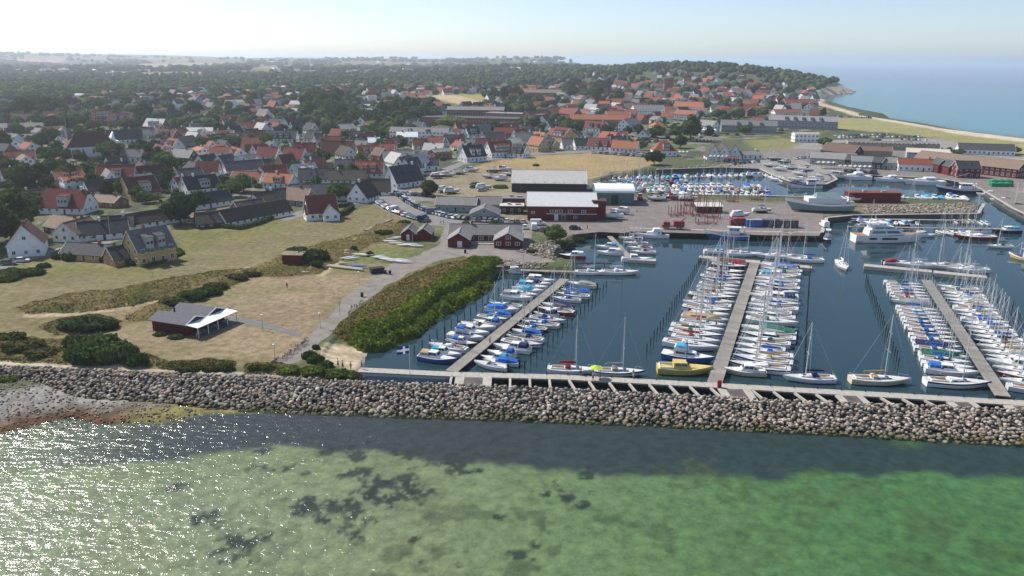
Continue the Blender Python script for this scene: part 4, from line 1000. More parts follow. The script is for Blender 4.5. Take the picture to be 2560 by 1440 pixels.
# ------------------------------------------------------------------ quay walls, walkway, jetties
qw = empty('quay_wall', (0,0,0))
def wallrun(pts, ztop=2.06, th=.7, mt='concrete_dark'):
    for a, b_ in zip(pts, pts[1:]):
        a = Pz(*a, 0); b_ = Pz(*b_, 0); d = b_-a; L = d.length; ang = math.atan2(d.y, d.x)
        mx = Matrix.Translation(a) @ Matrix.Rotation(ang, 4, 'Z')
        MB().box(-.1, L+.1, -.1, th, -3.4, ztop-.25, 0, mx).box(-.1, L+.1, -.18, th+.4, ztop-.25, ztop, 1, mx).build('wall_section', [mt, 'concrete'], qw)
i0 = HARB.index((1575,583)); i1 = HARB.index((2565,548)); run = HARB[i0:i1+1]
wallrun([p for p in reversed(run[:5])]); wallrun([p for p in reversed(run[4:8])]); wallrun([p for p in reversed(run[9:13])]); wallrun([p for p in reversed(run[16:])])
tag(qw, 'dark quay wall with pale capping round the harbour basins', 'quay wall')
mat('deck_wood', (.25,.23,.20), .9, .2, .5, .3, 3, rand=.12)
mat('timber_dark', (.035,.03,.028), .9, .3, 1)
SEC = {}
def jetty(name, a, b_, wid, z, label, sec=2.6, piles=True, top='deck_wood', th=.22, under=None):
    a = Pz(*a, z); b_ = Pz(*b_, z); d = b_-a; d.z = 0; L = d.length; ang = math.atan2(d.y, d.x)
    r = empty(name, (a.x, a.y, 0), ang); n = max(1, round(L/sec)); s = L/n
    key = (round(s, 3), wid, z, th, top)
    if key not in SEC: SEC[key] = MB().box(.02, s-.02, -wid/2, wid/2, z-th, z).mesh('deck_section', top)
    pm = MB().tube((0,-wid/2+.1,-3),(0,-wid/2+.1,z-th),.13).tube((0,wid/2-.1,-3),(0,wid/2-.1,z-th),.13).box(-.1,.1,-wid/2,wid/2,z-th-.25,z-th).mesh('trestle', 'timber_dark')
    for k in range(n):
        inst('deck_section', SEC[key], r, (k*s, 0, 0))
        if piles and k % 2 == 0: inst('trestle', pm, r, (k*s+.3, 0, 0))
    if under is not None:
        J0 = under[0]; mi_ = (Matrix.Translation(J0.location) @ Matrix.Rotation(J0.rotation_euler.z, 4, 'Z')).inverted()
        r.parent = J0; r.matrix_parent_inverse = mi_; r['label'] = label
    else: tag(r, label, 'jetty')
    return r, a, d.normalized(), L
JA = jetty('jetty', (1128,928), (1412,697), 2.5, 1.0, 'short slanting jetty nearest the reed bank')
JB = jetty('jetty', (1786,958), (1889,650), 2.8, 1.1, 'long middle jetty with boats packed on both sides')
JC = jetty('jetty', (2508,990), (2316,700), 2.6, 1.1, 'right-hand jetty running back to the left')
jetty('jetty_head', (1748,641), (1900,655), 3.2, 1.2, 'left arm of the concrete head on the middle jetty', top='concrete', th=1.1, under=JB)
jetty('jetty_head', (1905,656), (2030,668), 3.2, 1.2, 'right arm of the concrete head on the middle jetty', top='concrete', th=1.1, under=JB)
jetty('jetty_head', (2160,662), (2330,678), 3.2, 1.2, 'left arm of the concrete head on the right jetty', top='concrete', th=1.1, under=JC)
jetty('jetty_head', (2335,679), (2467,692), 3.2, 1.2, 'right arm of the concrete head on the right jetty', top='concrete', th=1.1, under=JC)
JD = jetty('jetty', (1524,590), (1572,640), 1.8, 1.1, 'small jetty below the red hall quay')
jetty('jetty_head', (1572,646), (1640,650), 3, 1.1, 'concrete head of the small jetty below the quay', top='concrete', th=1.0, under=JD)
jetty('jetty', (1238,673), (1440,679), 1.8, 1.0, 'short pier leaving the reed corner')
jetty('jetty', (1385,655), (1530,657), 1.6, 1.0, 'narrow timber pier beside the stone bank', top='timber_dark')
jetty('jetty', (2130,546), (2440,551), 2.0, 1.6, 'timber pier at the foot of the stone slope', top='deck_wood')
jetty('jetty', (2120,566), (2520,572), 1.8, 1.5, 'long timber pier behind the big motor yacht', top='deck_wood')
JI = jetty('jetty', (1600,468), (1925,470), 2.0, 1.0, 'jetty through the crowded inner basin')
# walkway along the breakwater with ladders of beams
WLK = [(897,924),(1130,935),(1400,942),(1760,961),(2000,975),(2250,989),(2500,1004),(2700,1014)]
wk = empty('walkway', tuple(Pz(*WLK[0], 0)))
wl0 = wk.location.copy()
wz = 1.5
for a, b_ in zip(WLK, WLK[1:]):
    A_ = Pz(*a, wz); B_ = Pz(*b_, wz); d = B_-A_; L = d.length; ang = math.atan2(d.y, d.x); n = round(L/2.5)
    for k in range(n):
        o_ = MB().box(.015, L/n-.015, -1.15, 1.15, wz-.3, wz).build('deck_slab', 'concrete', wk); q = A_.lerp(B_, k/n)-wl0; o_.location = (q.x, q.y, 0); o_.rotation_euler.z = ang
crx = [p[0] for p in crest_w]; cry = [p[1] for p in crest_w]
wkx = [Pz(*p, wz).x for p in WLK]; wky = [Pz(*p, wz).y for p in WLK]
bx0 = Pz(1130,935,wz).x
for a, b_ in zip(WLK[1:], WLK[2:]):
    A_ = Pz(*a, wz)-wl0; B_ = Pz(*b_, wz)-wl0; d = B_-A_; o_ = MB().box(0, d.length, .5, .75, -4.5, -.31).build('shade_panel', 'concrete_dark', wk); o_.location = (A_.x, A_.y, A_.z); o_.rotation_euler.z = math.atan2(d.y, d.x)  # added dark panel: makes the openings below the walkway read as shaded
x = bx0
k = 0
while x < 85:
    y1 = float(np.interp(x, wkx, wky))-1.1; y0 = float(np.interp(x, crx, cry))+.1
    sl = -1.1 if x > 10 else 0
    MB().add([(x-.22,y1,wz-.05),(x+.22,y1,wz-.05),(x+.22-sl,y0,wz+.1),(x-.22-sl,y0,wz+.1),(x-.22,y1,wz-.4),(x+.22,y1,wz-.4),(x+.22-sl,y0,wz-.3),(x-.22-sl,y0,wz-.3)], [(0,3,2,1),(4,5,6,7),(0,4,7,3),(1,2,6,5)], 0, Matrix.Translation(-wl0)).build('beam', 'concrete', wk)
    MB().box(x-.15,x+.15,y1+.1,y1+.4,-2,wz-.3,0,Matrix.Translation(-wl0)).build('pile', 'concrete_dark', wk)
    x += 3.75; k += 1
for (a, w2) in ((1185,7),(1830,6),(2115,5),(2392,5),(2540,6)):
    q = Pz(a, np.interp(a, [p[0] for p in WLK], [p[1] for p in WLK]), wz)
    y0 = float(np.interp(q.x, crx, cry))+.4
    MB().box(q.x-w2/2,q.x+w2/2,y0,q.y-1.16,wz-.25,wz+.004,0,Matrix.Translation(-wl0)).box(q.x-w2*.25,q.x+w2*.25,y0+.6,q.y-1.5,wz+.004,wz+.06,1,Matrix.Translation(-wl0)).build('platform', ['concrete','concrete_dark'], wk)
for k in range(26):
    q = Pz(1150+k*54, 940, wz); y_ = float(np.interp(q.x, wkx, wky))+1.0
    MB().tube((q.x-wl0.x,y_-wl0.y,wz),(q.x-wl0.x,y_-wl0.y,wz+.55),.09).build('bollard', 'timber_dark', wk)
tag(wk, 'pale concrete walkway on beams along the inside of the boulder breakwater', 'walkway')

# ------------------------------------------------------------------ boats
mat('gel_white', (.78,.78,.76), .3, .05, 2, spec=.5, rand=.06)
mat('gel_cream', (.66,.60,.42), .35, .05, 2, spec=.5)
mat('gel_yellow', (.60,.46,.14), .35, .08, 2, spec=.5)
mat('deck_grey', (.58,.58,.56), .6, .08, 3, rand=.08)
mat('teak', (.30,.19,.10), .7, .25, 3, stretch=(1,12,1))
mat('hull_navy', (.012,.022,.07), .3, .1, 2, spec=.5)
mat('hull_blue', (.03,.11,.36), .35, .15, 2, spec=.5)
mat('hull_red', (.26,.02,.02), .4, .15, 2, spec=.5)
mat('hull_green', (.03,.12,.09), .4, .15, 2, spec=.5)
mat('hull_wood', (.17,.065,.03), .4, .2, 2, spec=.5)
mat('antifoul', (.06,.03,.035), .7, .3, 2)
mat('cover_blue', (.025,.13,.42), .9, .15, 2, .3, rand=.15)
mat('cover_turq', (.06,.33,.50), .9, .15, 2, .3)
mat('cover_navy', (.02,.03,.08), .9, .2, 2, .3, rand=.2)
mat('cover_white', (.68,.68,.66), .9, .08, 2, .3)
mat('cover_red', (.28,.03,.035), .9, .15, 2, .3)
mat('cover_green', (.03,.13,.09), .9, .15, 2, .3)
mat('cover_tan', (.44,.33,.20), .9, .15, 2, .3)
mat('cover_grey', (.30,.30,.29), .9, .15, 2, .3)
mat('alu', (.62,.62,.60), .35, .05, 2, spec=.5)
mat('mast_dark', (.03,.03,.035), .4, .1, 2)
COVN = dict(blue='blue', turq='turquoise', navy='navy', white='white', red='red', green='green', tan='tan', grey='grey')
def hull(root, L, B, fr, hm, sternw=.7, bowz=1.3, n=13, deckm='deck_grey', stripe=None, drop=.5):
    rings = []; deck = []
    for i in range(n):
        t = i/(n-1); x = -L/2+L*t
        b_ = B/2*(sternw+(1-sternw)*math.sin(min(1, t/.45)*math.pi/2)) if t < .45 else B/2*max(0.02, 1-((t-.45)/.55)**2.3)
        zs = fr*(1+.22*((.4-t)/.4)**2*.5) if t < .4 else fr*(1+(bowz-1)*((t-.4)/.6)**1.8)
        xb = x+(.06*L*(t**6))
        k = 1-.85*t**5; xl = x-(.045*L if t > .99 else 0)
        rings.append([(xb,b_,zs),(xb,b_*.98,zs*.72),(xl,b_*.88*k,.12),(xl,b_*.55*k,-.25),(xl,0,-drop*k),(xl,-b_*.55*k,-.25),(xl,-b_*.88*k,.12),(xb,-b_*.98,zs*.72),(xb,-b_,zs)])
        deck.append((xb, b_, zs))
    m = MB(); nn = 9; vs = [p for r in rings for p in r]
    for i in range(n-1):
        for k in range(nn-1):
            mi = 2 if k in (2,3,4,5) else (1 if (stripe and k in (0, 7)) else 0)
            m.f.append((i*nn+k, (i+1)*nn+k, (i+1)*nn+k+1, i*nn+k+1)); m.m.append(mi)
    m.v = vs; m.f.append(tuple(range(nn))); m.m.append(0); m.f.append(tuple((n-1)*nn+k for k in range(nn-1,-1,-1))); m.m.append(0)
    h = m.build('hull', [hm, stripe or hm, 'antifoul'], root, smooth=False)
    d = MB()
    for i in range(n-1):
        (x0,b0,z0_),(x1,b1,z1) = deck[i], deck[i+1]; b0 -= .04; b1 -= .04; b0 = max(b0,.01); b1 = max(b1,.01)
        d.add([(x0,-b0,z0_-.02),(x1,-b1,z1-.02),(x1,0,z1+.05),(x0,0,z0_+.05),(x1,b1,z1-.02),(x0,b0,z0_-.02)], [(0,1,2,3),(3,2,4,5)])
    d.build('deck', deckm, root); return deck
def wedge(m, x0, x1, b0, b1, z0, h0, h1, fr=.35, aft=.1, tb=.78, mi=0):
    """cabin: base x0..x1 half widths b0,b1, roof narrower"""
    m.add([(x0,-b0,z0),(x1,-b1,z0),(x1,b1,z0),(x0,b0,z0),(x0+aft,-b0*tb,z0+h0),(x1-fr,-b1*tb,z0+h1),(x1-fr,b1*tb,z0+h1),(x0+aft,b0*tb,z0+h0)], [(4,5,6,7),(0,1,5,4),(1,2,6,5),(2,3,7,6),(3,0,4,7)], mi)
def sidewin(m, x0, x1, b0, b1, z0, h0, h1, lo, hi, n=3, fr=.35, aft=.1, tb=.78, mi=0, front=True):
    def pt(u, v, s):   # u along, v up
        xa = x0+(x1-x0)*u; ba = b0+(b1-b0)*u; xt = x0+aft+(x1-fr-x0-aft)*u; bt = ba*tb; h = h0+(h1-h0)*u
        return (xa+(xt-xa)*v, s*((ba+(bt-ba)*v)+.015), z0+h*v)
    for s in (-1, 1):
        for k in range(n):
            u0 = .08+.84*k/n+.02; u1 = .08+.84*(k+1)/n-.02; q = [pt(u0,lo,s),pt(u1,lo,s),pt(u1,hi,s),pt(u0,hi,s)]
            m.add(q, [(0,1,2,3)] if s < 0 else [(3,2,1,0)], mi)
    if front:
        a = pt(1,lo,-1); b_ = pt(1,lo,1); c = pt(1,hi,1); d = pt(1,hi,-1)
        m.add([(p[0]+.02, p[1]*.9, p[2]) for p in (a,b_,c,d)], [(0,1,2,3)], mi)
def canopy(m, x0, x1, b, z0, h, mi=0, n=6):
    rings = []
    for x, k in ((x0,.75),(x0+.15,1),(x1-.5,1),(x1,.6)):
        rings.append([(x, b*math.cos(math.pi*j/n), z0+h*k*math.sin(math.pi*j/n)**.7 if 0 < j < n else z0) for j in range(n+1)])
    m.loft(rings, mi, closed=False, cap=True)
PROTO = {}
def sailboat(L, cov, hm='gel_white', stripe=None, mast='alu', tarp=False, dodger=True, rig=True):
    r = empty('sailing_boat', (0,0,0)); B = L*.32; fr = .085*L+.15
    dk = hull(r, L, B, fr, hm, .72, 1.22, stripe=stripe, deckm='deck_grey')
    z = fr+.0; m = MB(); x0 = -L*.12; x1 = L*.24
    if not tarp:
        wedge(m, x0, x1, B*.33, B*.2, z, .5, .28); wedge(m, -L*.14, x0, B*.34, B*.33, z, .2, .25, 0, 0, .9)
        c = m.build('cabin', 'gel_white', r)
        m = MB(); sidewin(m, x0, x1, B*.33, B*.2, z, .5, .28, .3, .75, 3, front=False); m.build('window', 'glass', c)
        MB().box(x1*.55-.28,x1*.55+.28,-.28,.28,z+.33,z+.42).build('hatch', 'glass', c)
        m = MB(); a, b2 = -L*.42, -L*.15; bb = B*.27
        m.box(a,b2,-bb,-bb+.14,z,z+.32,1); m.box(a,b2,bb-.14,bb,z,z+.32,1); m.box(a,a+.14,-bb,bb,z,z+.32,1); m.box(a+.15,b2,-bb+.15,bb-.15,z+.03,z+.075,0)
        m.box(a+.15,b2,-bb+.15,-bb+.55,z+.05,z+.2,0); m.box(a+.15,b2,bb-.55,bb-.15,z+.05,z+.2,0)
        m.build('cockpit', ['teak','gel_white'], r)
        if dodger:
            m = MB(); canopy(m, x0-.1, x0+.95, B*.31, z+.28, .62); m.build('sprayhood', 'cover_'+cov, r)
    else:
        m = MB(); rings = []
        for x, k in ((-L*.46,.75),(-L*.2,1),(L*.1,1),(L*.34,.45)):
            rings.append([(x,-B*.5*k,z-.05),(x,-B*.4*k,z+.35),(x,0,z+1.15),(x,B*.4*k,z+.35),(x,B*.5*k,z-.05)])
        m.loft(rings, 0, closed=False); m.build('tarpaulin', 'cover_'+cov, r)
    H = L*1.28; mx = L*.1; zb = z+.35
    ms = MB().tube((mx,0,zb),(mx-.1,0,H),.095,.065,6).build('mast', mast, r)
    sp = MB()
    for hh, w_ in ((H*.48,B*.3),(H*.74,B*.2)): sp.tube((mx,-w_,hh),(mx,w_,hh),.03,n=4)
    sp.build('spreader', mast, ms)
    bl = L*.38
    if not tarp:
        bo = MB().tube((mx,0,z+1.25),(mx-bl,0,z+1.3),.06,n=5).build('boom', mast, r)
        m = MB(); rings = []
        for t, w_ in ((0,.10),(.08,.2),(.5,.17),(.95,.10)):
            x = mx-.05-bl*t; rings.append([(x,w_*math.cos(q),z+1.3+w_*.4+w_*1.5*math.sin(q)) for q in [k*math.pi/3 for k in range(6)]])
        m.loft(rings); m.build('sail_cover', 'cover_'+cov, bo)
    if rig:
        m = MB(); rr_ = .024
        m.tube((mx-.1,0,H),(L*.52,0,fr*1.25),rr_,n=3,caps=False); m.tube((mx-.1,0,H),(-L*.49,0,fr*1.1),rr_,n=3,caps=False)
        for s in (-1, 1): m.tube((mx-.1,0,H*.97),(mx-.25,s*B*.3,H*.48),rr_,n=3,caps=False); m.tube((mx-.25,s*B*.3,H*.48),(mx-.3,s*B*.46,z),rr_,n=3,caps=False)
        m.build('rigging', mast, r)
        m = MB(); q = fr*1.22
        for s in (-1, 1): m.tube((L*.5,0,q+.6),(L*.36,s*B*.22,q+.5),.025,n=3,caps=False); m.tube((L*.36,s*B*.22,q-.1),(L*.36,s*B*.22,q+.5),.025,n=3,caps=False)
        m.build('pulpit', 'alu', r)
        m = MB()
        for s in (-1, 1): m.tube((-L*.47,s*B*.33,fr),(-L*.47,s*B*.33,fr+.6),.025,n=3,caps=False)
        m.tube((-L*.47,-B*.33,fr+.6),(-L*.47,B*.33,fr+.6),.025,n=3,caps=False); m.build('stern_rail', 'alu', r)
    return r
def motorboat(L, cov, kind, hm='gel_white', stripe=None):
    r = empty('motor_boat', (0,0,0)); B = L*.36; fr = .11*L+.1
    hull(r, L, B, fr, hm, .86, 1.35, stripe=stripe, drop=.35); z = fr
    if kind == 'cruiser':
        m = MB(); wedge(m, -L*.02, L*.36, B*.40, B*.2, z, .35, .15, .5, 0, .85); wedge(m, -L*.2, L*.14, B*.40, B*.34, z, 1.25, 1.2, .95, .0, .8); c = m.build('cabin', 'gel_white', r)
        m = MB(); sidewin(m, -L*.2, L*.14, B*.40, B*.34, z, 1.25, 1.2, .5, .88, 2, .95, 0, .8); m.build('window', 'glass', c)
        m = MB(); a, b2, bb = -L*.46, -L*.2, B*.38; m.box(a,b2,-bb,-bb+.12,z,z+.4,1); m.box(a,b2,bb-.12,bb,z,z+.4,1); m.box(a,a+.12,-bb,bb,z,z+.4,1); m.box(a+.12,b2,-bb+.12,bb-.12,z+.02,z+.06,0); m.build('cockpit', ['teak','gel_white'], r)
        if cov: m = MB(); canopy(m, -L*.42, -L*.14, B*.38, z+.35, 1.0); m.build('canopy', 'cover_'+cov, r)
    elif kind == 'open':
        m = MB(); a, b2, bb = -L*.42, L*.12, B*.36; m.box(a,b2,-bb,-bb+.1,z,z+.22,1); m.box(a,b2,bb-.1,bb,z,z+.22,1); m.box(a+.1,b2,-bb+.1,bb-.1,z+.02,z+.06,0); m.box(-L*.1,L*.0,-.3,.3,z,z+.7,1); m.build('cockpit', ['deck_grey','gel_white'], r)
        m = MB(); m.add([(b2,-bb,z+.1),(b2,bb,z+.1),(b2-.45,bb*.9,z+.65),(b2-.45,-bb*.9,z+.65),(b2+.03,-bb,z+.1),(b2+.03,bb,z+.1),(b2-.42,bb*.9,z+.66),(b2-.42,-bb*.9,z+.66)], [(0,3,2,1),(4,5,6,7)]); m.build('windscreen', 'glass', r)
        MB().box(-L*.54,-L*.47,-.22,.22,.1,z+.55).build('outboard', 'mast_dark', r)
    elif kind == 'covered':
        m = MB(); rings = []
        for x, k, h in ((-L*.47,.85,.35),(-L*.15,1,1.0),(L*.08,.95,.95),(L*.2,.75,.2)): rings.append([(x,-B*.49*k,z-.03),(x,-B*.36*k,z+h*.7),(x,0,z+h),(x,B*.36*k,z+h*.7),(x,B*.49*k,z-.03)])
        m.loft(rings, 0, closed=False); m.build('tarpaulin', 'cover_'+cov, r)
        MB().box(-L*.54,-L*.47,-.22,.22,.1,z+.55).build('outboard', 'mast_dark', r)
    elif kind == 'fly':
        m = MB(); wedge(m, -L*.25, L*.3, B*.42, B*.22, z, 1.2, .8, 1.3, 0, .84); wedge(m, -L*.25, L*.02, B*.36, B*.30, z+1.2, .55, .5, .5, 0, .95); c = m.build('cabin', 'gel_white', r)
        m = MB(); sidewin(m, -L*.25, L*.3, B*.42, B*.22, z, 1.2, .8, .42, .82, 2, 1.3, 0, .84); m.build('window', 'glass', c)
        m = MB(); m.box(-L*.47,-L*.25,-B*.4,B*.4,z+.02,z+.06,0); m.build('cockpit', 'teak', r)
        if cov: m = MB(); canopy(m, -L*.22, L*.0, B*.32, z+1.7, .55); m.build('canopy', 'cover_'+cov, r)
    return r
def wheelboat(L, hm, house='gel_white', dk='hull_wood'):
    r = empty('fishing_boat', (0,0,0)); B = L*.30; fr = .10*L+.3
    hull(r, L, B, fr, hm, .75, 1.75, drop=.6, deckm=dk, stripe='gel_white' if hm != 'gel_white' else 'hull_blue'); z = fr
    m = MB(); wedge(m, -L*.3, -L*.02, B*.3, B*.28, z, 2.4, 2.5, .15, .1, .92); m.box(-L*.33,L*.0,-B*.3,B*.3,z+2.45,z+2.6); c = m.build('wheelhouse', house, r)
    m = MB(); sidewin(m, -L*.3, -L*.02, B*.3, B*.28, z, 2.4, 2.5, .6, .9, 3, .15, .1, .92); m.build('window', 'glass', c)
    MB().tube((L*.12,0,z),(L*.12,0,z+L*.55),.1,.07).build('mast', 'cover_white', r)
    m = MB(); m.tube((L*.12,0,z+L*.3),(-L*.2,0,z+L*.42),.06); m.tube((L*.12,0,z+L*.55),(L*.52,0,z+1.0),.03,n=3); m.tube((L*.12,0,z+L*.55),(-L*.3,0,z+2.6),.03,n=3); m.build('derrick', 'cover_white', r)
    m = MB(); m.box(-L*.42,-L*.4,-B*.3,-B*.25,z,z+2.6); m.box(-L*.42,-L*.4,B*.25,B*.3,z,z+2.6); m.box(-L*.42,-L*.4,-B*.3,B*.3,z+2.45,z+2.6); m.build('gantry', 'cover_white', r)
    MB().box(L*.02,L*.2,-B*.18,B*.18,z,z+.6).build('hatch', 'hull_blue' if hm != 'hull_wood' else 'teak', r)
    return r
def get(kind, *a):
    k = (kind,)+a
    if k in PROTO: return copy_tree(PROTO[k])
    o = {'s': sailboat, 'm': motorboat, 'w': wheelboat}[kind](*a); PROTO[k] = o; KIDS[o] = list(o.children); USED.add(k); return o
USED = set()
def put(o, x, y, rz, scale=1.0, z=0.0):
    o.location = (x, y, z); o.rotation_euler = (0, 0, rz); o.scale = (scale,)*3; return o
rb = random.Random(21)
BOATS = []
def rnd_boat(psail, small=False):
    """returns object, length, description"""
    if rb.random() < psail:
        L = rb.choice([7.5, 8.5, 9.2] if small else [10, 11, 12.2]); cov = rb.choices(['blue','navy','white','grey','red','green','tan','turq'], [26,16,18,12,9,7,7,5])[0]
        hm = rb.choices(['gel_white','hull_navy','hull_red','hull_wood','gel_cream'], [80,7,4,4,5])[0]; tarp = rb.random() < .07
        st = None if hm != 'gel_white' else rb.choice([None, None, None, 'hull_navy', 'hull_blue'])
        md = 'mast_dark' if rb.random() < .05 else 'alu'
        o = get('s', L, cov, hm, st, md, tarp)
        hn = dict(gel_white='white', hull_navy='navy-hulled', hull_red='red-hulled', hull_wood='wooden', gel_cream='cream')[hm]
        return o, L, f'{hn} sailboat under {COVN[cov]} tarpaulin' if tarp else f'{hn} sailboat with {COVN[cov]} sail cover'
    L = rb.choice([6, 7, 8.2] if small else [8.5, 10, 11.5]); kd = rb.choices(['cruiser','open','covered','fly'], [45,15,28,12])[0]
    cov = rb.choices(['blue','navy','white','turq','tan','grey','green'], [30,20,16,14,8,8,4])[0]
    hm = rb.choices(['gel_white','hull_navy','hull_wood','gel_cream','hull_blue'], [78,6,5,6,5])[0]
    if kd == 'open': cov = None
    o = get('m', L, cov, kd, hm)
    hn = dict(gel_white='white', hull_navy='navy-hulled', hull_wood='wooden', gel_cream='cream', hull_blue='blue-hulled')[hm]
    kn = dict(cruiser='cabin motorboat', open='open motorboat', covered='motorboat', fly='flybridge motorboat')[kd]
    return o, L, f'{hn} {kn}' + ({'covered': f' under {COVN.get(cov)} tarpaulin'}.get(kd, f' with {COVN.get(cov)} canopy') if cov else '')
ORD = ['zeroth','first','second','third','fourth','fifth','sixth','seventh','eighth','ninth','tenth','eleventh','twelfth','thirteenth','fourteenth','fifteenth','sixteenth','seventeenth','eighteenth','nineteenth']
TENS = {2:'twent',3:'thirt',4:'fort',5:'fift',6:'sixt',7:'sevent',8:'eight',9:'ninet'}
def ordn(n):
    if n < 20: return ORD[n]
    if n >= 100: return 'hundredth' if n == 100 else 'hundred-and-'+ordn(n-100)
    t = TENS[n//10]; return t+'ieth' if n % 10 == 0 else t+'y-'+ORD[n % 10]
def berths(J, side, s0, s1, n, psail, where, wid=2.6, small=False, piles=True, grp='boats along the jetties', bow=1, fillp=.95, cnt='from the walkway'):
    _, a, u, L = J; nrm = Vector((-u.y, u.x, 0))*side; idx = 0
    ang0 = math.atan2(-nrm.y, -nrm.x)
    for k in range(n):
        s = s0+(s1-s0)*(k+.5)/n
        if rb.random() < fillp:
            o, bl, d = rnd_boat(psail, small); sc_ = rb.uniform(.93,1.05)
            pitch = (s1-s0)/n; bw_ = bl*.32*sc_
            if bw_ > pitch*.93: sc_ *= pitch*.93/bw_
            c = a+u*(s+rb.uniform(-.15,.15))+nrm*(wid/2+.7+bl*sc_/2+rb.uniform(0,.5))
            fl_ = rb.random() < .12
            put(o, c.x, c.y, ang0+rb.uniform(-.04,.04)+(math.pi if fl_ else 0), sc_); idx += 1
            tag(o, f'{d}, {ordn(idx)} {cnt} {where}', 'sailboat' if 'sail' in d else 'motorboat', grp)
        if piles:
            q = a+u*(s+(s1-s0)/n*.5)+nrm*(wid/2+14.6 if not small else wid/2+11)
            PILES.append((q.x, q.y, f'dark timber mooring pile, {ordn(k+1)} {cnt} {where}'))
PILES = []
LBL = '{d}, {o} from the walkway {w}'
berths(JA, 1, 4, JA[3]-1, 19, .25, 'left of slanting jetty', small=True)
berths(JA, -1, 5, JA[3]-1, 19, .35, 'right of slanting jetty', small=True)
berths(JB, 1, 11, JB[3]-3, 23, .93, 'left of middle jetty')
berths(JB, -1, 11, JB[3]-3, 23, .72, 'right of middle jetty')
berths(JC, 1, 10, JC[3]-3, 23, .82, 'left of right-hand jetty')
berths(JC, -1, 5, JC[3]-3, 23, .9, 'right of right-hand jetty')
berths(JI, 1, 2, JI[3]-2, 21, .35, 'north of basin jetty', small=True, piles=False, cnt='from west')
berths(JI, -1, 2, JI[3]-2, 21, .35, 'south of basin jetty', small=True, piles=False, cnt='from west')
def row(a, b_, n, psail, where, ang, grp='boats in the inner basin', z=0, jit=.3, small=True):
    A_ = Pz(*a, 0); B_ = Pz(*b_, 0)
    for k in range(n):
        o, bl, d = rnd_boat(psail, small); q = A_.lerp(B_, (k+.5)/n); s_ = min(1, (B_-A_).length/n*.93/(bl*.33))
        put(o, q.x+rb.uniform(-jit,jit), q.y+rb.uniform(-jit,jit), rad(ang)+rb.uniform(-.08,.08), s_, z)
        tag(o, f'{d}, {ordn(k+1)} from the left {where}', 'sailboat' if 'sail' in d else 'motorboat', grp)
row((1530,450), (1905,440), 26, .3, 'at the north basin shore', 88)
row((1600,488), (1930,493), 20, .3, 'against the middle quay', -92)
row((1495,462), (1560,468), 4, .3, 'in the basin corner', 60)
row((2195,494), (2300,497), 7, .15, 'behind the stone slope', -90)
row((2310,497), (2420,501), 6, .1, 'at the slope end', -92)
row((1565,461), (1720,457), 13, .4, 'in the west basin cluster', 80)
row((1905,439), (1980,462), 5, .2, 'at the spit shore', 100)
row((2135,560), (2300,564), 9, .15, 'above the long timber pier', 90)
row((2385,556), (2470,562), 6, .5, 'at the pier end', 88)
row((2340,584), (2440,588), 5, .6, 'below the pier end', -90, small=False)
# mooring piles
ME_P = MB().tube((0,0,-3),(0,0,2.1),.13,.11,6).mesh('mooring_pile', 'timber_dark')
for k, (x, y, lb_) in enumerate(PILES):
    for dd in ((0, 0),):
        o_ = inst('mooring_pile', ME_P, None, (x, y, 0)); o_.rotation_euler = (rb.uniform(-.04,.04), rb.uniform(-.04,.04), 0); o_.scale = (1,1,rb.uniform(.85,1.2))
        tag(o_, lb_, 'mooring pile', 'dark mooring piles in the harbour')
# boats with a character of their own
def one(o, px_, py_, ang, label, scale=1.0, z=0.0, cat='boat', land=False):
    p = Pz(px_, py_, 2.0 if land else 0); put(o, p.x, p.y, rad(ang), scale, z); tag(o, label, cat); return o
one(sailboat(9.5,'red','gel_white'), 1428,932,-4,'white sailboat with maroon covers tied to the walkway')
one(sailboat(9.5,'grey','gel_white','hull_navy'), 1545,937,-3,'white sailboat with grey boom cover beside a green parasol on walkway')
yb0 = motorboat(10.5,None,'cruiser','gel_yellow')
for o_ in yb0.children:
    if o_.name.startswith(('cabin','deck')): o_.data.materials[0] = MATS['gel_yellow']
MB().tube((.5,0,1.6),(.4,0,6.5),.08,.05,6).build('mast', 'mast_dark', yb0)
yb = one(yb0, 1708,932,-4,'yellow wooden motor cruiser moored before the middle jetty')
one(motorboat(8,None,'cruiser','gel_cream'), 1862,936,172,'cream motorboat with dark windows right of the middle jetty foot')
one(sailboat(9.5,'navy','gel_white'), 2025,953,176,'white sailboat with black boom cover alone at the walkway')
one(sailboat(11,'tan','gel_cream'), 2195,958,-3,'cream sailboat with cream awning moored at the walkway')
one(sailboat(11.5,'grey','gel_white','hull_navy',dodger=False), 2388,965,-6,'silver racing sailboat with open stern by the right jetty')
one(sailboat(10.5,'white','gel_white'), 2105,668,-100,'white sailboat motoring bow-on through the open basin')
one(motorboat(7,'blue','covered'), 1255,912,170,'white motorboat under bright blue tarpaulin at the slanting jetty foot')
one(motorboat(11,'white','fly'), 1632,594,178,'white pilot motorboat moored along the quay')
one(wheelboat(14,'hull_blue'), 1817,597,172,'blue and white fishing boat at the quay')
one(wheelboat(9.5,'hull_navy'), 2068,603,-112,'small navy-hulled trawler pointing away from the quay corner')
one(sailboat(15,'tan','hull_wood'), 1965,597,184,'long varnished wooden sailing yacht at the quay')
one(sailboat(9.5,'white'), 1478,686,0,'white sailboat lying along the short pier, left of two')
one(sailboat(10.5,'white'), 1548,686,0,'white sailboat lying along the short pier, right of two')
one(motorboat(6,'white','cruiser'), 1297,683,0,'small white boat at the inner end of short pier')
one(motorboat(7,'turq','cruiser'), 1518,622,165,'white boat with turquoise cover left of the small jetty')
one(motorboat(8,'white','cruiser'), 1525,637,172,'white motorboat second left of the small jetty')
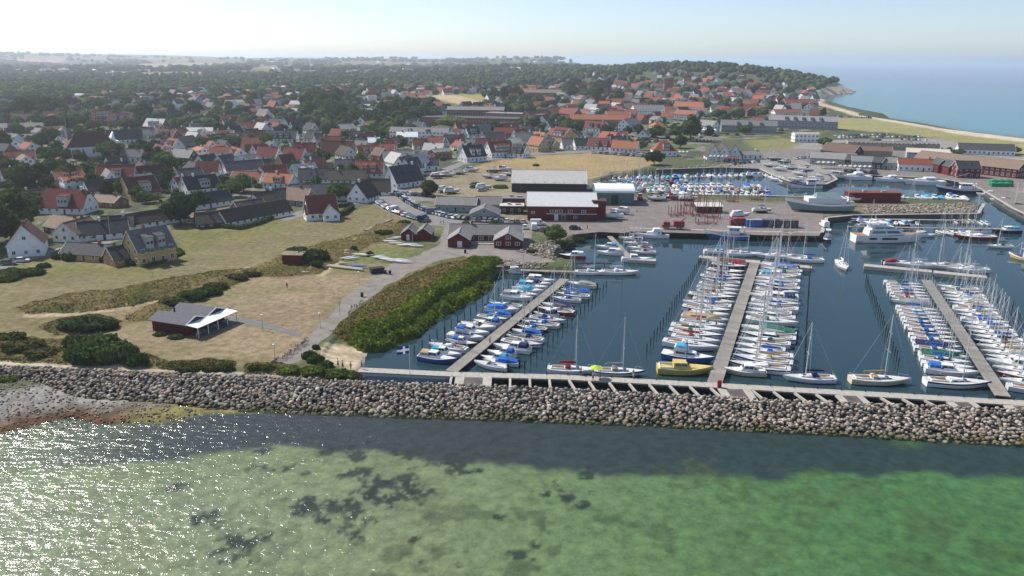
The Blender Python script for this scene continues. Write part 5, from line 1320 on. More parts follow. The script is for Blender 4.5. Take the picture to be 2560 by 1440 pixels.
for k, (a, b_, c) in enumerate(((1578,600,'white'),(1590,612,'navy'),(1600,624,'grey'),(1608,634,'red'))): one(sailboat(8,c), a, b_, 172, f'white sailboat right of small jetty, {ordn(k+1)} from the quay')
one(motorboat(9,None,'cruiser'), 1590,654,-3,'white motorboat in front of the small jetty head')
one(motorboat(8,'white','cruiser','hull_red'), 1432,645,175,'red-hulled boat with white cabin by the stone bank')
one(wheelboat(15,'gel_white'), 2015,470,176,'long white fishing boat at the land spit')
one(motorboat(17,'white','fly'), 2135,449,180,'large white motor yacht at the east quay below awnings')
one(motorboat(14,None,'fly'), 2222,454,178,'middle white motor yacht at the east quay')
one(motorboat(19,None,'fly'), 2310,462,172,'longest white motor yacht at the east quay')
one(wheelboat(18,'hull_navy'), 2395,482,165,'dark blue trawler with white wheelhouse at the east quay')
one(wheelboat(14,'hull_green'), 2077,447,150,'dark green fishing boat under the quay awnings')
one(motorboat(8,'navy','cruiser'), 1945,452,140,'white motorboat moored at the spit corner')
one(motorboat(8,None,'fly'), 2467,490,150,'white motorboat, first down the east quay slope')
one(motorboat(8,'navy','cruiser'), 2502,505,140,'white motorboat, second down the east quay slope')
one(sailboat(9,'navy'), 2540,522,140,'white sailboat, third down the east quay slope')
one(sailboat(13,'white','hull_red'), 2440,598,176,'dark red wooden sailboat beyond the motor yacht')
one(motorboat(10,'turq','cruiser','hull_navy'), 2515,582,178,'navy and white motorboat at the long timber pier')
one(sailboat(8,'green'), 2500,620,175,'small white and green sailboat in the open channel')
one(wheelboat(8,'gel_yellow'), 2556,650,120,'yellow and white workboat at the right edge')
one(motorboat(7,'white','cruiser'), 2312,592,0,'white launch right of the big motor yacht')
for k, (a, b_, c) in enumerate(((1935,645,'white'),(1975,648,'grey'),(2015,655,'blue'))): one(sailboat(10.5,c), a, b_, 176, f'white sailboat behind the middle jetty head, {ordn(k+1)} from its centre')
for k, (a, b_, c) in enumerate(((1800,634,'turq'),(1860,640,'white'))): one(sailboat(10.5,c), a, b_, -3, f'white sailboat behind the left arm, {ordn(k+1)} from its tip')
one(motorboat(7,'red','covered'), 2235,660,0,'boat under red tarpaulin behind the right jetty head')
for k, (a, b_, c) in enumerate(((2290,668,'white'),(2355,670,'grey'),(2420,680,'white'))): one(sailboat(11.5,c), a, b_, 175, f'white sailboat behind right jetty head, {ordn(k+1)} from the left')
# big yacht
def yacht():
    L = 23.5; r = empty('motor_yacht', (0,0,0)); B = 5.8; fr = 2.5
    hull(r, L, B, fr, 'gel_white', .9, 1.35, n=17, drop=.7, deckm='teak'); z = fr
    m = MB()
    for s in (-1,1):
        for x0,x1 in ((-7.5,-4.2),(-3.2,3.0),):
            m.add([(x0,s*(B/2+.03),1.55),(x0+.6,s*(B/2+.03),1.2),(x1-.9,s*(B/2+.03),1.2),(x1,s*(B/2+.03),1.62),(x1-1,s*(B/2+.03),1.95),(x0+.6,s*(B/2+.03),2.0)], [(0,1,2,3,4,5)] if s < 0 else [(5,4,3,2,1,0)])
    m.build('hull_window', 'glass', r)
    m = MB(); wedge(m, -7.5, 6.8, 2.5, 1.3, z, 2.1, 1.9, 3.2, .3, .88); wedge(m, -6.5, 3.2, 2.25, 1.7, z+2.1, 1.1, 1.0, 1.8, .2, .9); s1 = m.build('superstructure', 'gel_white', r)
    m = MB(); sidewin(m, -7.5, 6.8, 2.5, 1.3, z, 2.1, 1.9, .38, .8, 2, 3.2, .3, .88); sidewin(m, -6.5, 3.2, 2.25, 1.7, z+2.1, 1.1, 1.0, .35, .8, 2, 1.8, .2, .9); m.build('window', 'glass', s1)
    MB().box(-7.8,-.5,-2.1,2.1,z+4.2,z+4.38).build('hardtop', 'gel_white', r)
    for x in (-6.8,-2.4): 
        MB().box(x,x+.35,-1.9,-1.7,z+3.1,z+4.2).box(x,x+.35,1.7,1.9,z+3.1,z+4.2).build('strut', 'gel_white', r)
    m = MB(); m.tube((-4.5,0,z+4.3),(-4.8,0,z+7.4),.1,.05); m.box(-5.2,-4.2,-.8,.8,z+5.2,z+5.3); m.build('radar_mast', 'gel_white', r)
    bm_ = MB(); bm_.add([tuple(q) for q in IV1*.45+np.array([-6,1,z+4.8])], [tuple(f) for f in IF1]); bm_.build('radome', 'gel_white', r)
    MB().box(-11.3,-9.2,-2.6,2.6,.35,.6).build('swim_platform', 'teak', r)
    m = MB()
    for s in (-1,1): m.tube((2,s*2.6,z+.9),(9,s*1.4,z+1.7),.03,n=3); m.tube((9,s*1.4,z+1.7),(11.6,0,z+1.9),.03,n=3); m.tube((5,s*2.2,z+.2),(5,s*2.2,z+1.25),.03,n=3)
    m.build('railing', 'alu', r)
    return r
one(yacht(), 2215,604,1,'large three-deck white motor yacht with dark lens-shaped windows', cat='yacht')
# green ship on the slip
mat('hull_pale', (.20,.29,.28), .5, .12, 2)
gs = wheelboat(25,'hull_pale','gel_white'); 
one(gs, 2050,528,178,'big grey-green boat hauled out on the slipway under repair', z=2.6, land=True)
MB().box(-9,6,-3.1,3.1,2.9,5.2).build('deckhouse', 'cover_white', gs)
MB().add([(-7,-3,5.2),(3,-3,5.2),(3,3,5.2),(-7,3,5.2),(-6.5,0,7.2),(2,0,7.2)],[(0,1,5,4),(2,3,4,5),(1,2,5),(3,0,4)]).build('tarpaulin_tent', 'hull_pale', gs)
# boats on the hard
yard = [(1060,458,'s','navy','hull_navy',175),(1095,446,'m','white','hull_red',10),(1120,442,'m','white','gel_white',0),(1150,436,'s','white','gel_white',5),(1180,430,'m','blue','gel_white',0),(1235,432,'s','white','hull_red',0),(1262,428,'m','red','gel_white',4),(1225,446,'s','grey','gel_white',175),(1250,452,'m','white','gel_white',180),(1275,440,'s','red','gel_white',178),(1530,548,'m',None,'gel_white',176),(1640,503,'s','tan','gel_white',178),(1690,500,'m','red','hull_red',0),(1600,500,'m','red','hull_red',80),
        (1110,480,'m','white','gel_white',40),(1130,484,'m','grey','gel_white',20),(1210,474,'m','white','gel_white',10),(1550,535,'m','white','gel_white',160),(1440,470,'m','white','gel_white',0),(1300,472,'m','white','gel_white',0),(1340,474,'m','white','gel_white',0),(1500,472,'m','blue','gel_white',0),(1470,478,'m','white','gel_white',4),(1530,478,'s','grey','gel_white',0),
        (1950,428,'m','white','gel_white',150),(2000,440,'m','navy','gel_white',140),(1990,455,'m','white','gel_white',150),(2040,452,'m','tan','gel_white',160),(1960,410,'m','green','hull_green',160),(1925,418,'s','white','gel_white',150),(1975,424,'s','grey','gel_white',160),(2015,428,'s','navy','gel_white',150),(1935,402,'s','white','hull_navy',170),(1600,478,'s','white','gel_white',80),(1655,500,'s','navy','hull_navy',0),(1720,502,'s','white','gel_white',0),(1850,545,'m','white','gel_white',10),(1905,532,'s','grey','gel_white',5),(2140,505,'m','white','gel_white',0),(2120,512,'s','white','gel_white',90)]
ME_CR = MB().box(-.9,-.7,-1.2,1.2,0,.9).box(.7,.9,-1.2,1.2,0,.9).box(-2.4,2.4,-.15,.15,0,.35).mesh('cradle', 'timber_dark')
for k, (a, b_, t, c, hm, an) in enumerate(yard):
    o = get('s', 8.5, c, hm, None, 'alu', False) if t == 's' else get('m', 8.0 if c else 9.0, c, 'cruiser', hm)
    one(o, a, b_, an, None, .95, 2.9, 'boat', land=True); inst('cradle', ME_CR, o, (0,0,-.9))
    hn = dict(gel_white='white', hull_navy='navy', hull_red='red', hull_green='green')[hm]
    reg(o, f'{hn} {"sailboat" if t == "s" else "motorboat"} with {COVN.get(c, "no")} cover ashore', 'boat', 'boats laid up ashore')
print('boats', sum(1 for o in bpy.data.objects if o.parent is None and o.name.split('.')[0] in ('sailing_boat','motor_boat')))
# ------------------------------------------------------------------ vegetation
def leafmat(name, c1, c2, attr=False, rand=.2):
    m, t, b = new_mat(name); N, L = t.nodes, t.links
    geo = N.new('ShaderNodeNewGeometry')
    n = N.new('ShaderNodeTexNoise'); n.inputs['Scale'].default_value = .9; n.inputs['Detail'].default_value = 5; n.inputs['Roughness'].default_value = .7; L.new(geo.outputs['Position'], n.inputs['Vector'])
    mr = N.new('ShaderNodeMapRange'); mr.inputs[1].default_value = .32; mr.inputs[2].default_value = .68; L.new(n.outputs['Fac'], mr.inputs[0])
    mx = N.new('ShaderNodeMix'); mx.data_type = 'RGBA'; mx.inputs[6].default_value = (*c1, 1); mx.inputs[7].default_value = (*c2, 1); L.new(mr.outputs[0], mx.inputs[0]); out = mx.outputs[2]
    if attr:
        at = N.new('ShaderNodeAttribute'); at.attribute_name = 'tone'
        m2 = N.new('ShaderNodeMix'); m2.data_type = 'RGBA'; m2.blend_type = 'MULTIPLY'; m2.inputs[0].default_value = 1; L.new(out, m2.inputs[6]); L.new(at.outputs['Color'], m2.inputs[7]); out = m2.outputs[2]
    elif rand:
        oi = N.new('ShaderNodeObjectInfo'); m_r = N.new('ShaderNodeMapRange'); m_r.inputs['To Min'].default_value = 1-rand; m_r.inputs['To Max'].default_value = 1+rand; L.new(oi.outputs['Random'], m_r.inputs['Value'])
        hs = N.new('ShaderNodeHueSaturation'); L.new(m_r.outputs[0], hs.inputs['Value']); L.new(out, hs.inputs['Color'])
        ma = N.new('ShaderNodeMath'); ma.operation = 'MULTIPLY_ADD'; ma.inputs[1].default_value = -.05; ma.inputs[2].default_value = .525; L.new(oi.outputs['Random'], ma.inputs[0]); L.new(ma.outputs[0], hs.inputs['Hue']); out = hs.outputs[0]
    N.remove(b); df = N.new('ShaderNodeBsdfDiffuse'); tl = N.new('ShaderNodeBsdfTranslucent'); ms = N.new('ShaderNodeMixShader'); ms.inputs[0].default_value = .22
    bp = N.new('ShaderNodeBump'); bp.inputs['Strength'].default_value = .8; bp.inputs['Distance'].default_value = .5; L.new(n.outputs['Fac'], bp.inputs['Height']); L.new(bp.outputs[0], df.inputs['Normal'])
    L.new(out, df.inputs[0]); L.new(out, tl.inputs[0]); L.new(df.outputs[0], ms.inputs[1]); L.new(tl.outputs[0], ms.inputs[2]); L.new(ms.outputs[0], N['Material Output'].inputs['Surface'])
leafmat('foliage_dark', (.036,.058,.024), (.092,.125,.046))
leafmat('foliage_mid', (.055,.09,.03), (.13,.175,.055))
leafmat('foliage_light', (.08,.12,.026), (.17,.22,.055))
leafmat('foliage_olive', (.05,.058,.02), (.105,.105,.04))
leafmat('foliage_far', (.6,.6,.6), (1.25,1.25,1.25), attr=True)
mat('bark', (.09,.065,.05), .95, .3, 3)
rv = np.random.RandomState(8)
def quads(C, Nrm, S, jitter=.9):
    """leaf faces: centres C, rough normals Nrm, sizes S"""
    n = len(C); d = Nrm+rv.randn(n,3)*jitter; d /= np.linalg.norm(d,axis=1)[:,None]+1e-9
    a = np.cross(d, rv.randn(n,3)); a /= np.linalg.norm(a,axis=1)[:,None]+1e-9; b = np.cross(d, a)
    S = np.asarray(S)[:,None]; V = np.stack([C-a*S-b*S*.7, C+a*S-b*S*.7, C+a*S+b*S*.7, C-a*S+b*S*.7], 1).reshape(-1,3)
    F_ = np.arange(4*n).reshape(n,4); return V, F_
def tri2q(f): return np.concatenate([f, f[:, 2:3]], 1)
def crown_mesh(kind, mt, seed):
    r_ = np.random.RandomState(seed); Vs = []; Fs = []; o = 0
    lob = []
    if kind == 'round':
        lob = [((0,0,4.6),(3.3,3.3,3.2))]+[((2.3*math.cos(a)+r_.randn()*.3, 2.3*math.sin(a)+r_.randn()*.3, 3.6+r_.rand()*2.2),(1.9+r_.rand()*.7,)*2+(1.8,)) for a in np.arange(0,6.28,.9)]+[((r_.randn()*.7,r_.randn()*.7,6.9),(1.9,1.9,1.5))]
    elif kind == 'broad':
        lob = [((0,0,3.6),(3.9,3.9,2.3))]+[((3.1*math.cos(a), 3.1*math.sin(a), 3.0+r_.rand()*1.4),(1.7+r_.rand()*.6,)*2+(1.5,)) for a in np.arange(0,6.28,.8)]+[((r_.randn(),r_.randn(),5.2),(2,2,1.3))]
    elif kind == 'tall':
        lob = [((r_.randn()*.4, r_.randn()*.4, 2.4+k*1.35),(2.6-.28*k+r_.rand()*.4,)*2+(1.6,)) for k in range(6)]+[((1.5*math.cos(a),1.5*math.sin(a),3+r_.rand()*4),(1.4,1.4,1.5)) for a in np.arange(0,6.28,1.2)]
    elif kind == 'bush':
        lob = [((0,0,.7),(3.2,2.4,1.5))]+[((2.6*math.cos(a)*r_.uniform(.6,1), 1.9*math.sin(a)*r_.uniform(.6,1), .6+r_.rand()*.5),(1.5+r_.rand()*.5,)*2+(1.0,)) for a in np.arange(0,6.28,.7)]
    for c, s in lob:
        c = np.array(c); s = np.array(s)
        v = IV*(1+r_.uniform(-.14,.14,(len(IV),1)))*s*.86+c; Vs.append(v); Fs.append(tri2q(IF)+o); o += len(v)
        n = int(46*s[0]) if kind != 'bush' else int(60*s[0])
        d = r_.randn(n,3); d /= np.linalg.norm(d,axis=1)[:,None]; C = c+d*s*(r_.uniform(.86,1.12,(n,1)))
        qv, qf = quads(C, d, r_.uniform(.2,.46,n)); Vs.append(qv); Fs.append(qf+o); o += len(qv)
    V = np.concatenate(Vs); Fq_ = np.concatenate(Fs)
    me = bpy.data.meshes.new('crown'); me.from_pydata(V.tolist(), [], [tuple(dict.fromkeys(f)) for f in Fq_.tolist()]); me.materials.append(MATS[mt]); me.update(); return me
ME_TR = MB().tube((0,0,-1),(0,0,3.2),.32,.2,7).tube((0,0,2.4),(1.2,.5,4.2),.14,.07,5).tube((0,0,2.2),(-1.1,.6,4.1),.14,.07,5).tube((0,0,2.6),(.2,-1.2,4.3),.13,.06,5).mesh('trunk', 'bark')
CR = {}
KTN = dict(round='round', broad='broad', tall='tall')
MTN = dict(dark='dark', mid='green', light='light green', olive='olive')
def tree(x, y, w_, h_, kind, tone, grp='trees of the town gardens', label=None):
    v = (kind, tone, (int(x*3+y*7)) % 3)
    if v not in CR: CR[v] = crown_mesh(kind, 'foliage_'+tone, hash(kind)*0+len(CR)*13+5)
    base = gz(x, y) if y < 9000 else Hs(x, y)
    kw, kh = w_/8.6, h_/dict(round=8.2, broad=6.3, tall=10.8)[kind]
    r = empty('tree', (x, y, base), rv.uniform(0, 6.28)); r.scale = (kw, kw, kh)
    c = bpy.data.objects.new('crown', CR[v]); col.objects.link(c); c.parent = r
    c = bpy.data.objects.new('trunk', ME_TR); col.objects.link(c); c.parent = r
    size = 'tall ' if h_ > 13 else ('small ' if h_ < 6.5 else '')
    reg(r, label or f'{size}{MTN[tone]} {KTN[kind]} tree', 'tree', grp)
    return r
# trees one can name: photo foot point, crown width and height in metres
TR = [(1725,352,15,19,'round','dark'),(1635,412,10,8,'broad','dark'),(1602,376,8,8,'round','light'),(452,560,12,11,'round','dark'),(283,402,14,11,'round','mid'),(417,432,11,11,'round','light'),
 (1132,322,24,11,'broad','light'),(810,385,9,10,'tall','dark'),(560,372,16,9,'broad','mid'),(520,374,12,8,'broad','mid'),(600,376,11,8,'broad','olive'),(30,600,17,16,'round','dark'),(-10,620,16,17,'round','dark'),
 (60,470,13,11,'round','dark'),(100,462,12,10,'round','dark'),(20,450,13,12,'round','dark'),(180,462,12,10,'round','dark'),(215,455,10,9,'round','mid'),(140,440,10,9,'broad','mid'),(235,478,9,8,'round','dark'),
 (330,398,9,9,'tall','mid'),(350,396,9,9,'tall','mid'),(372,398,9,9,'tall','olive'),(395,402,8,8,'round','dark'),(130,408,11,9,'round','mid'),(160,404,9,8,'round','mid'),(105,370,11,10,'round','olive'),(5,375,12,12,'round','dark'),(150,385,9,8,'round','dark'),
 (45,345,10,12,'round','light'),(140,335,14,14,'round','dark'),(170,332,14,14,'round','mid'),(360,298,18,15,'round','dark'),(485,292,18,16,'round','dark'),(255,272,16,12,'round','mid'),(420,262,17,14,'round','dark'),(630,262,16,14,'round','dark'),
 (20,300,22,15,'round','dark'),(60,292,24,18,'round','dark'),(110,292,24,19,'round','dark'),(145,288,22,17,'round','mid'),(85,280,20,16,'round','dark'),(170,275,20,16,'round','dark'),(-30,300,22,17,'round','dark'),
 (610,480,11,8,'round','mid'),(580,492,9,7,'round','mid'),(560,476,8,7,'round','dark'),(345,500,7,6,'round','mid'),(365,508,7,5,'round','light'),(40,525,12,9,'round','dark'),(80,530,11,8,'round','dark'),(110,522,10,7,'round','mid'),
 (845,500,8,7,'broad','light'),(925,345,14,9,'round','mid'),(955,342,12,8,'round','light'),(985,340,11,8,'round','light'),(1075,490,8,7,'round','olive'),(1390,606,6.5,6,'round','light'),(1372,596,4,4,'round','mid'),
 (955,378,10,8,'round','mid'),(930,392,9,7,'round','dark'),(500,520,9,7,'round','dark'),(1450,335,14,11,'round','mid'),(1420,330,12,10,'round','mid'),(1640,345,13,10,'round','mid'),(1690,345,9,9,'round','mid'),(1700,370,9,9,'round','dark'),
 (2060,365,9,6,'broad','mid'),(1310,262,16,13,'round','mid'),(1345,264,16,13,'round','mid'),(1285,262,14,12,'round','mid'),(2370,383,5,4,'round','dark'),(2395,388,7,4,'broad','mid'),(2530,385,9,5,'broad','mid'),(705,335,9,8,'round','dark'),(640,350,9,8,'round','mid'),(660,355,8,7,'round','light')]
for (a, b_, w_, h_, kd, tn) in TR:
    p = P(a, b_); tree(p.x, p.y, w_, h_, kd, tn)
def grove(poly, n, w_, h_, tones, kinds=('round',), sep=.62):
    wp = WG(poly); xs = [p[0] for p in wp]; ys = [p[1] for p in wp]; pts = []; t_ = 0
    while len(pts) < n and t_ < 4000:
        t_ += 1; x, y = rv.uniform(min(xs), max(xs)), rv.uniform(min(ys), max(ys))
        if inpoly(x, y, wp) and all((x-a)**2+(y-b_)**2 > (w_*sep)**2 for a, b_ in pts): pts.append((x, y))
    for x, y in pts: tree(x, y, w_*rv.uniform(.8,1.2), h_*rv.uniform(.85,1.15), kinds[rv.randint(len(kinds))], tones[rv.randint(len(tones))])
grove([(750,312),(748,270),(780,240),(850,245),(860,320)], 26, 15, 15, ['mid','mid','olive'])
grove([(850,325),(860,290),(960,300),(1060,310),(1050,325),(900,330)], 14, 13, 12, ['dark','dark','mid'])
grove([(940,290),(1000,270),(1100,280),(1080,310),(960,310)], 14, 14, 14, ['dark'])
grove([(1225,262),(1225,236),(1300,240),(1270,262)], 5, 15, 16, ['dark'])
grove([(1405,240),(1420,222),(1530,222),(1545,262),(1440,262)], 14, 16, 17, ['dark'])
grove([(0,330),(0,300),(60,310),(230,300),(230,320)], 5, 12, 11, ['dark','mid'])
FOOTN = np.array([(f[0], f[1], f[2]) for f in FOOT])
ROADX = [W0(q, 2.0) for q in ([(922,497),(960,480),(1060,448),(1150,405),(1160,412),(1120,430),(1075,490),(1110,538),(1320,550),(1330,575),(1100,575),(935,520)], [(700,548),(745,528),(935,490),(940,502),(760,540),(710,555)],[(160,628),(330,583),(462,546),(478,552),(340,593),(165,640)])]
LAWN = [W0(r_[1], 2.0) for r_ in regions if r_[0] in ('lawn','quayland','yard','village_green')]
def clear(x, y, m_=0):
    if (np.hypot(FOOTN[:,0]-x, FOOTN[:,1]-y) < FOOTN[:,2]*.8+m_).any(): return False
    if any(inpoly(x, y, q) for q in AVOID[1:2]+ROADX): return False
    return not (y < 480 and any(inpoly(x, y, q) for q in LAWN))
def scatter(poly, n, m_, p=1.3):
    xs = [q[0] for q in poly]; ys = [q[1] for q in poly]; y0, y1 = min(ys), max(ys); o = []; t_ = 0
    while len(o) < n and t_ < n*30:
        t_ += 1; u = rv.rand(); y = (y0**(1-p)*(1-u)+y1**(1-p)*u)**(1/(1-p)); x = rv.uniform(-.70*y, .45*y)
        if x < min(xs) or x > max(xs) or not inpoly(x, y, poly) or not clear(x, y, m_): continue
        o.append((x, y))
    return o
left = 300-sum(1 for t in THINGS if t[2] == 'tree')
for (x, y) in scatter(TOWN, left, 1.0, 1.8):
    big = 1.25 if y > 550 else 1
    tree(x, y, rv.uniform(5,9.5)*big, rv.uniform(4.5,8.5)*big, ['round','broad','round','tall'][rv.randint(4)], ['dark','mid','mid','olive','light'][rv.choice(5, p=[.36,.3,.12,.12,.10])])
# everything beyond: one joined mass of distinct crowns
def crowns(pts, name, label, mode):
    VS = []; FS = []; CS = []; o = 0
    for (x, y) in pts:
        if mode == 'far': w_ = rv.uniform(3.6, 6.5) if y < 2600 else rv.uniform(9, 20); h_ = w_*rv.uniform(.75,1.0) if y < 2600 else rv.uniform(7,11)
        else: w_ = rv.uniform(.9,2.1); h_ = w_*rv.uniform(.6,.9)
        z = Hs(x, y) if y > 400 else gz(x, y)
        src, f = (IV, IF)
        v = src*(1+rv.uniform(-.22,.22,(len(src),1)))*np.array([w_, w_, h_])+np.array([x, y, z+h_*(.75 if mode == 'far' else .4)])
        g_ = rv.uniform(.6,1.35); tone = np.array([(.062,.09,.048),(.08,.11,.05),(.105,.135,.055),(.052,.075,.048),(.13,.165,.06)][rv.choice(5, p=[.34,.28,.14,.16,.08])])*g_
        VS.append(v); FS.append(tri2q(f)+o); o += len(v); CS.append(np.tile(tone,(len(v),1)))
        nq = 26 if mode == 'far' and y < 1300 else (14 if mode != 'far' else 0)
        if nq:
            d = rv.randn(nq,3); d[:,2] = abs(d[:,2]); d /= np.linalg.norm(d,axis=1)[:,None]
            qv, qf = quads(d*np.array([w_,w_,h_])*1.05+np.array([x,y,z+h_*(.75 if mode == 'far' else .4)]), d, rv.uniform(.25,.5,nq)*(w_/3 if mode == 'far' else .8)); VS.append(qv); FS.append(qf+o); o += len(qv); CS.append(np.tile(tone,(len(qv),1))*np.repeat(rv.uniform(.7,1.4,(nq,1)),4,0))
    V = np.concatenate(VS); Q = np.concatenate(FS)
    tq_ = Q[Q[:,2] == Q[:,3]][:, :3]; qq = Q[Q[:,2] != Q[:,3]]
    T3 = np.concatenate([tq_, qq[:, [0,1,2]], qq[:, [0,2,3]]]) if len(qq) else tq_
    return tag(npmesh(name, V, T3, 'foliage_far', colors=np.concatenate(CS)), label, kind='stuff')
WOOD = [(-6000,6800),(-1600,900),(-620,560),(-330,660),(-100,640),(20,700),(150,760),(300,880),(400,1130),(500,1330),(640,1600),(620,1850),(540,2200),(470,2700),(420,3300),(380,5000),(330,6800)]
fld = lambda x, y: float(vnoise(np.float64(x+y*.25), np.float64(y*.45), 420))
def woods(n):
    o = []; t_ = 0
    while len(o) < n and t_ < n*40:
        t_ += 1; u = rv.rand(); p = 1.55; y = (560**(1-p)*(1-u)+6800**(1-p)*u)**(1/(1-p)); x = rv.uniform(-.72, .46)*y
        if not inpoly(x, y, WOOD): continue
        if any(inpoly(x, y, q) for q in AVOID[1:]): continue
        if y > 2400:
            a = abs((fld(x, y)-.5)*6); 
            if abs(a-.2) > .35 and rv.rand() < .93 and not (x > .02*y and y < 3400): continue
        if y < 1600 and (np.hypot(FOOTN[:,0]-x, (FOOTN[:,1]-y)*.55) < FOOTN[:,2]*1.15).any(): continue
        if y < 2400 and inpoly(x, y, TOWN2) and rv.rand() < .62: continue
        if inpoly(x, y, TOWN) and rv.rand() < .8: continue
        o.append((x, y))
    return o
crowns(woods(9000), 'distant_wood', 'far woods and garden trees fading into haze toward the horizon', 'far')
crowns(scatter(TOWN, 2600, -1.0, 1.6), 'garden_shrubs', 'bushes and hedges filling the gardens between the houses', 'near')
# bushes that stand alone
BM = {}
def bush(px_, py_, w_, h_, tone, label, rz=0, dpt=None):
    if tone not in BM: BM[tone] = [crown_mesh('bush', 'foliage_'+tone, 50+len(BM)*7+k) for k in range(2)]
    p = Pz(px_, py_, 2.0); r = bpy.data.objects.new('bush', BM[tone][int(px_) % 2]); col.objects.link(r)
    r.location = (p.x, p.y, max(gz(p.x, p.y), .3)-.1); r.scale = (w_/7.6, (dpt or w_*.75)/6.2, h_/2.3); r.rotation_euler = (0,0,rad(rz))
    reg(r, label, 'bush', 'bushes on the dry grassland', near=True)
for q in [(215,822,9,2.2,'dark','dark low bush on the dune'),(262,820,6,1.6,'dark','dark low bush on the dune'),(175,826,5,1.5,'olive','olive bush on the dune'),(225,900,9,3.2,'mid','green bush above the boulders'),(290,902,9,3.4,'mid','green bush above the boulders'),(255,886,8,3.4,'mid','green bush above the boulders'),(340,912,5,2,'dark','small dark bush beside white stones'),(200,880,6,2.6,'dark','dark bush above the boulders'),
  (755,665,7,3,'dark','dark bush behind the red shed'),(790,655,8,2.8,'dark','dark bush behind the red shed'),(745,645,7,2.4,'mid','green bush behind the red shed'),(790,672,4,1.8,'mid','green bush behind the red shed'),
  (480,748,7,1.8,'mid','low green bush behind the beach hut'),(520,735,7,1.6,'dark','dark low bush behind the beach hut'),(430,765,6,1.6,'mid','low green bush behind the beach hut'),(540,722,6,1.4,'olive','olive bush on the dune bank'),(590,700,6,1.2,'olive','olive bush on the dune bank'),(630,690,5,1.2,'olive','olive bush on the dune bank'),
  (155,645,5.5,2.6,'dark','round dark bush in front of yellow annex'),(178,650,5,2.4,'dark','round dark bush in front of yellow annex'),(30,690,9,2,'dark','dark low bush by the parked cars'),(80,685,7,1.6,'dark','dark low bush by the parked cars'),(110,668,4,1.4,'mid','low green bush by the parked cars'),(10,700,8,2,'mid','low green bush by the parked cars'),
  (790,905,3.6,1.6,'mid','green clump beside the small beach'),(775,895,3,1.6,'dark','green clump beside the small beach'),(812,912,3.4,1.2,'mid','green clump beside the small beach'),(790,872,1.6,1,'dark','green clump beside the small beach'),(565,925,3,1.6,'mid','weedy clump above the boulders'),(640,928,3,1.2,'olive','weedy clump above the boulders'),(530,925,4,1.0,'olive','weedy clump above the boulders'),(470,925,5,1.0,'olive','weedy clump above the boulders'),(670,928,3,1.2,'mid','weedy clump above the boulders'),(720,932,4,1.0,'light','weedy clump above the boulders'),(780,935,4.5,1.2,'light','weedy clump above the boulders'),(840,938,4.5,1.2,'light','weedy clump above the boulders'),(875,940,3,1.0,'light','weedy clump above the boulders'),
  (20,950,4,.8,'mid','green tuft among the boulders'),(100,958,3.5,.8,'mid','green tuft among the boulders'),(60,880,8,1.4,'olive','olive bush above the boulders'),(110,892,7,1.2,'olive','olive bush above the boulders'),(20,858,7,1.2,'olive','olive bush above the boulders'),(440,845,3.5,.9,'mid','weeds along the side of the beach hut'),(400,838,3,.8,'mid','weeds along the side of the beach hut'),
  (1425,600,4,1.8,'mid','bush on the stone bank'),(1450,592,4,1.6,'olive','bush on the stone bank'),(1405,612,4,2,'dark','bush on the stone bank'),(1330,632,3.5,1.2,'olive','bush on the stone bank'),(1165,560,3,1.2,'mid','bush by the workshop gable'),(1235,560,3,1.4,'mid','bush by the workshop gable'),(1010,560,5,1.6,'mid','bush behind the red double shed'),(960,590,6,1.2,'olive','bush behind the red double shed'),(1100,470,5,1.5,'olive','bush at the boat yard'),(1190,462,6,1.5,'mid','bush at the boat yard'),(1250,470,7,1.6,'light','bush at the boat yard'),(1340,415,4,1.4,'mid','bush at the village green edge'),(885,625,2.2,1.2,'mid','bush among the kayaks'),(925,640,2.4,1.6,'dark','bush among the kayaks')]: bush(*q)
def hedge(pts, w_, h_, tone, label, dens=9):
    r = empty('hedge', tuple(Pz(*pts[0], 2.0))); VS=[]; FS=[]; o=0
    for k, (a, b_) in enumerate(zip(pts, pts[1:])):
        A_ = Pz(*a, 2.0)-r.location; B_ = Pz(*b_, 2.0)-r.location; L = (B_-A_).length; ang = math.atan2((B_-A_).y, (B_-A_).x); mx = Matrix.Translation(A_) @ Matrix.Rotation(ang, 4, 'Z')
        MB().box(-.2, L+.2, -w_*.42, w_*.42, -.1, h_*.93, 0, mx).build('hedge_body', 'foliage_'+tone, r)
        n = int(L*dens*2); t = rv.rand(n)*L; u = rv.choice([-1,0,0,1], n); y = np.where(u == 0, rv.uniform(-.5,.5,n)*w_, u*w_*.5); z = np.where(u == 0, h_, rv.rand(n)*h_)
        C = np.array([tuple(mx @ Vector(q)) for q in zip(t, y, z)]); qv, qf = quads(C, np.zeros_like(C), rv.uniform(.15,.3,n)); VS.append(qv); FS.append(qf+o); o += len(qv)
    npmesh('leaves', np.concatenate(VS), np.concatenate(FS), 'foliage_'+tone, parent=r)
    tag(r, label, 'hedge', 'clipped garden hedges')
hedge([(192,647),(270,657)], 1.3, 1.5, 'dark', 'dark clipped hedge before the low yellow annex')
hedge([(275,657),(330,664),(372,662)], 1.4, 1.5, 'dark', 'dark clipped hedge before the yellow villa')
hedge([(364,669),(420,652),(458,634),(425,618)], 1.1, .8, 'mid', 'low green hedge round the corner of yellow villa')
hedge([(500,557),(560,570),(600,574),(650,560),(712,534)], 1.6, 1.3, 'mid', 'long green hedge curving round the thatched cottage')
hedge([(828,546),(858,538),(882,520)], 1.5, 1.6, 'dark', 'dark hedge beside the cottage on the lawn')
hedge([(830,520),(882,516)], 1.2, 1.5, 'dark', 'dark hedge behind the cottage on the lawn')
hedge([(820,505),(850,498),(878,496)], 1.3, 1.6, 'light', 'bright green hedge at the junction garden')
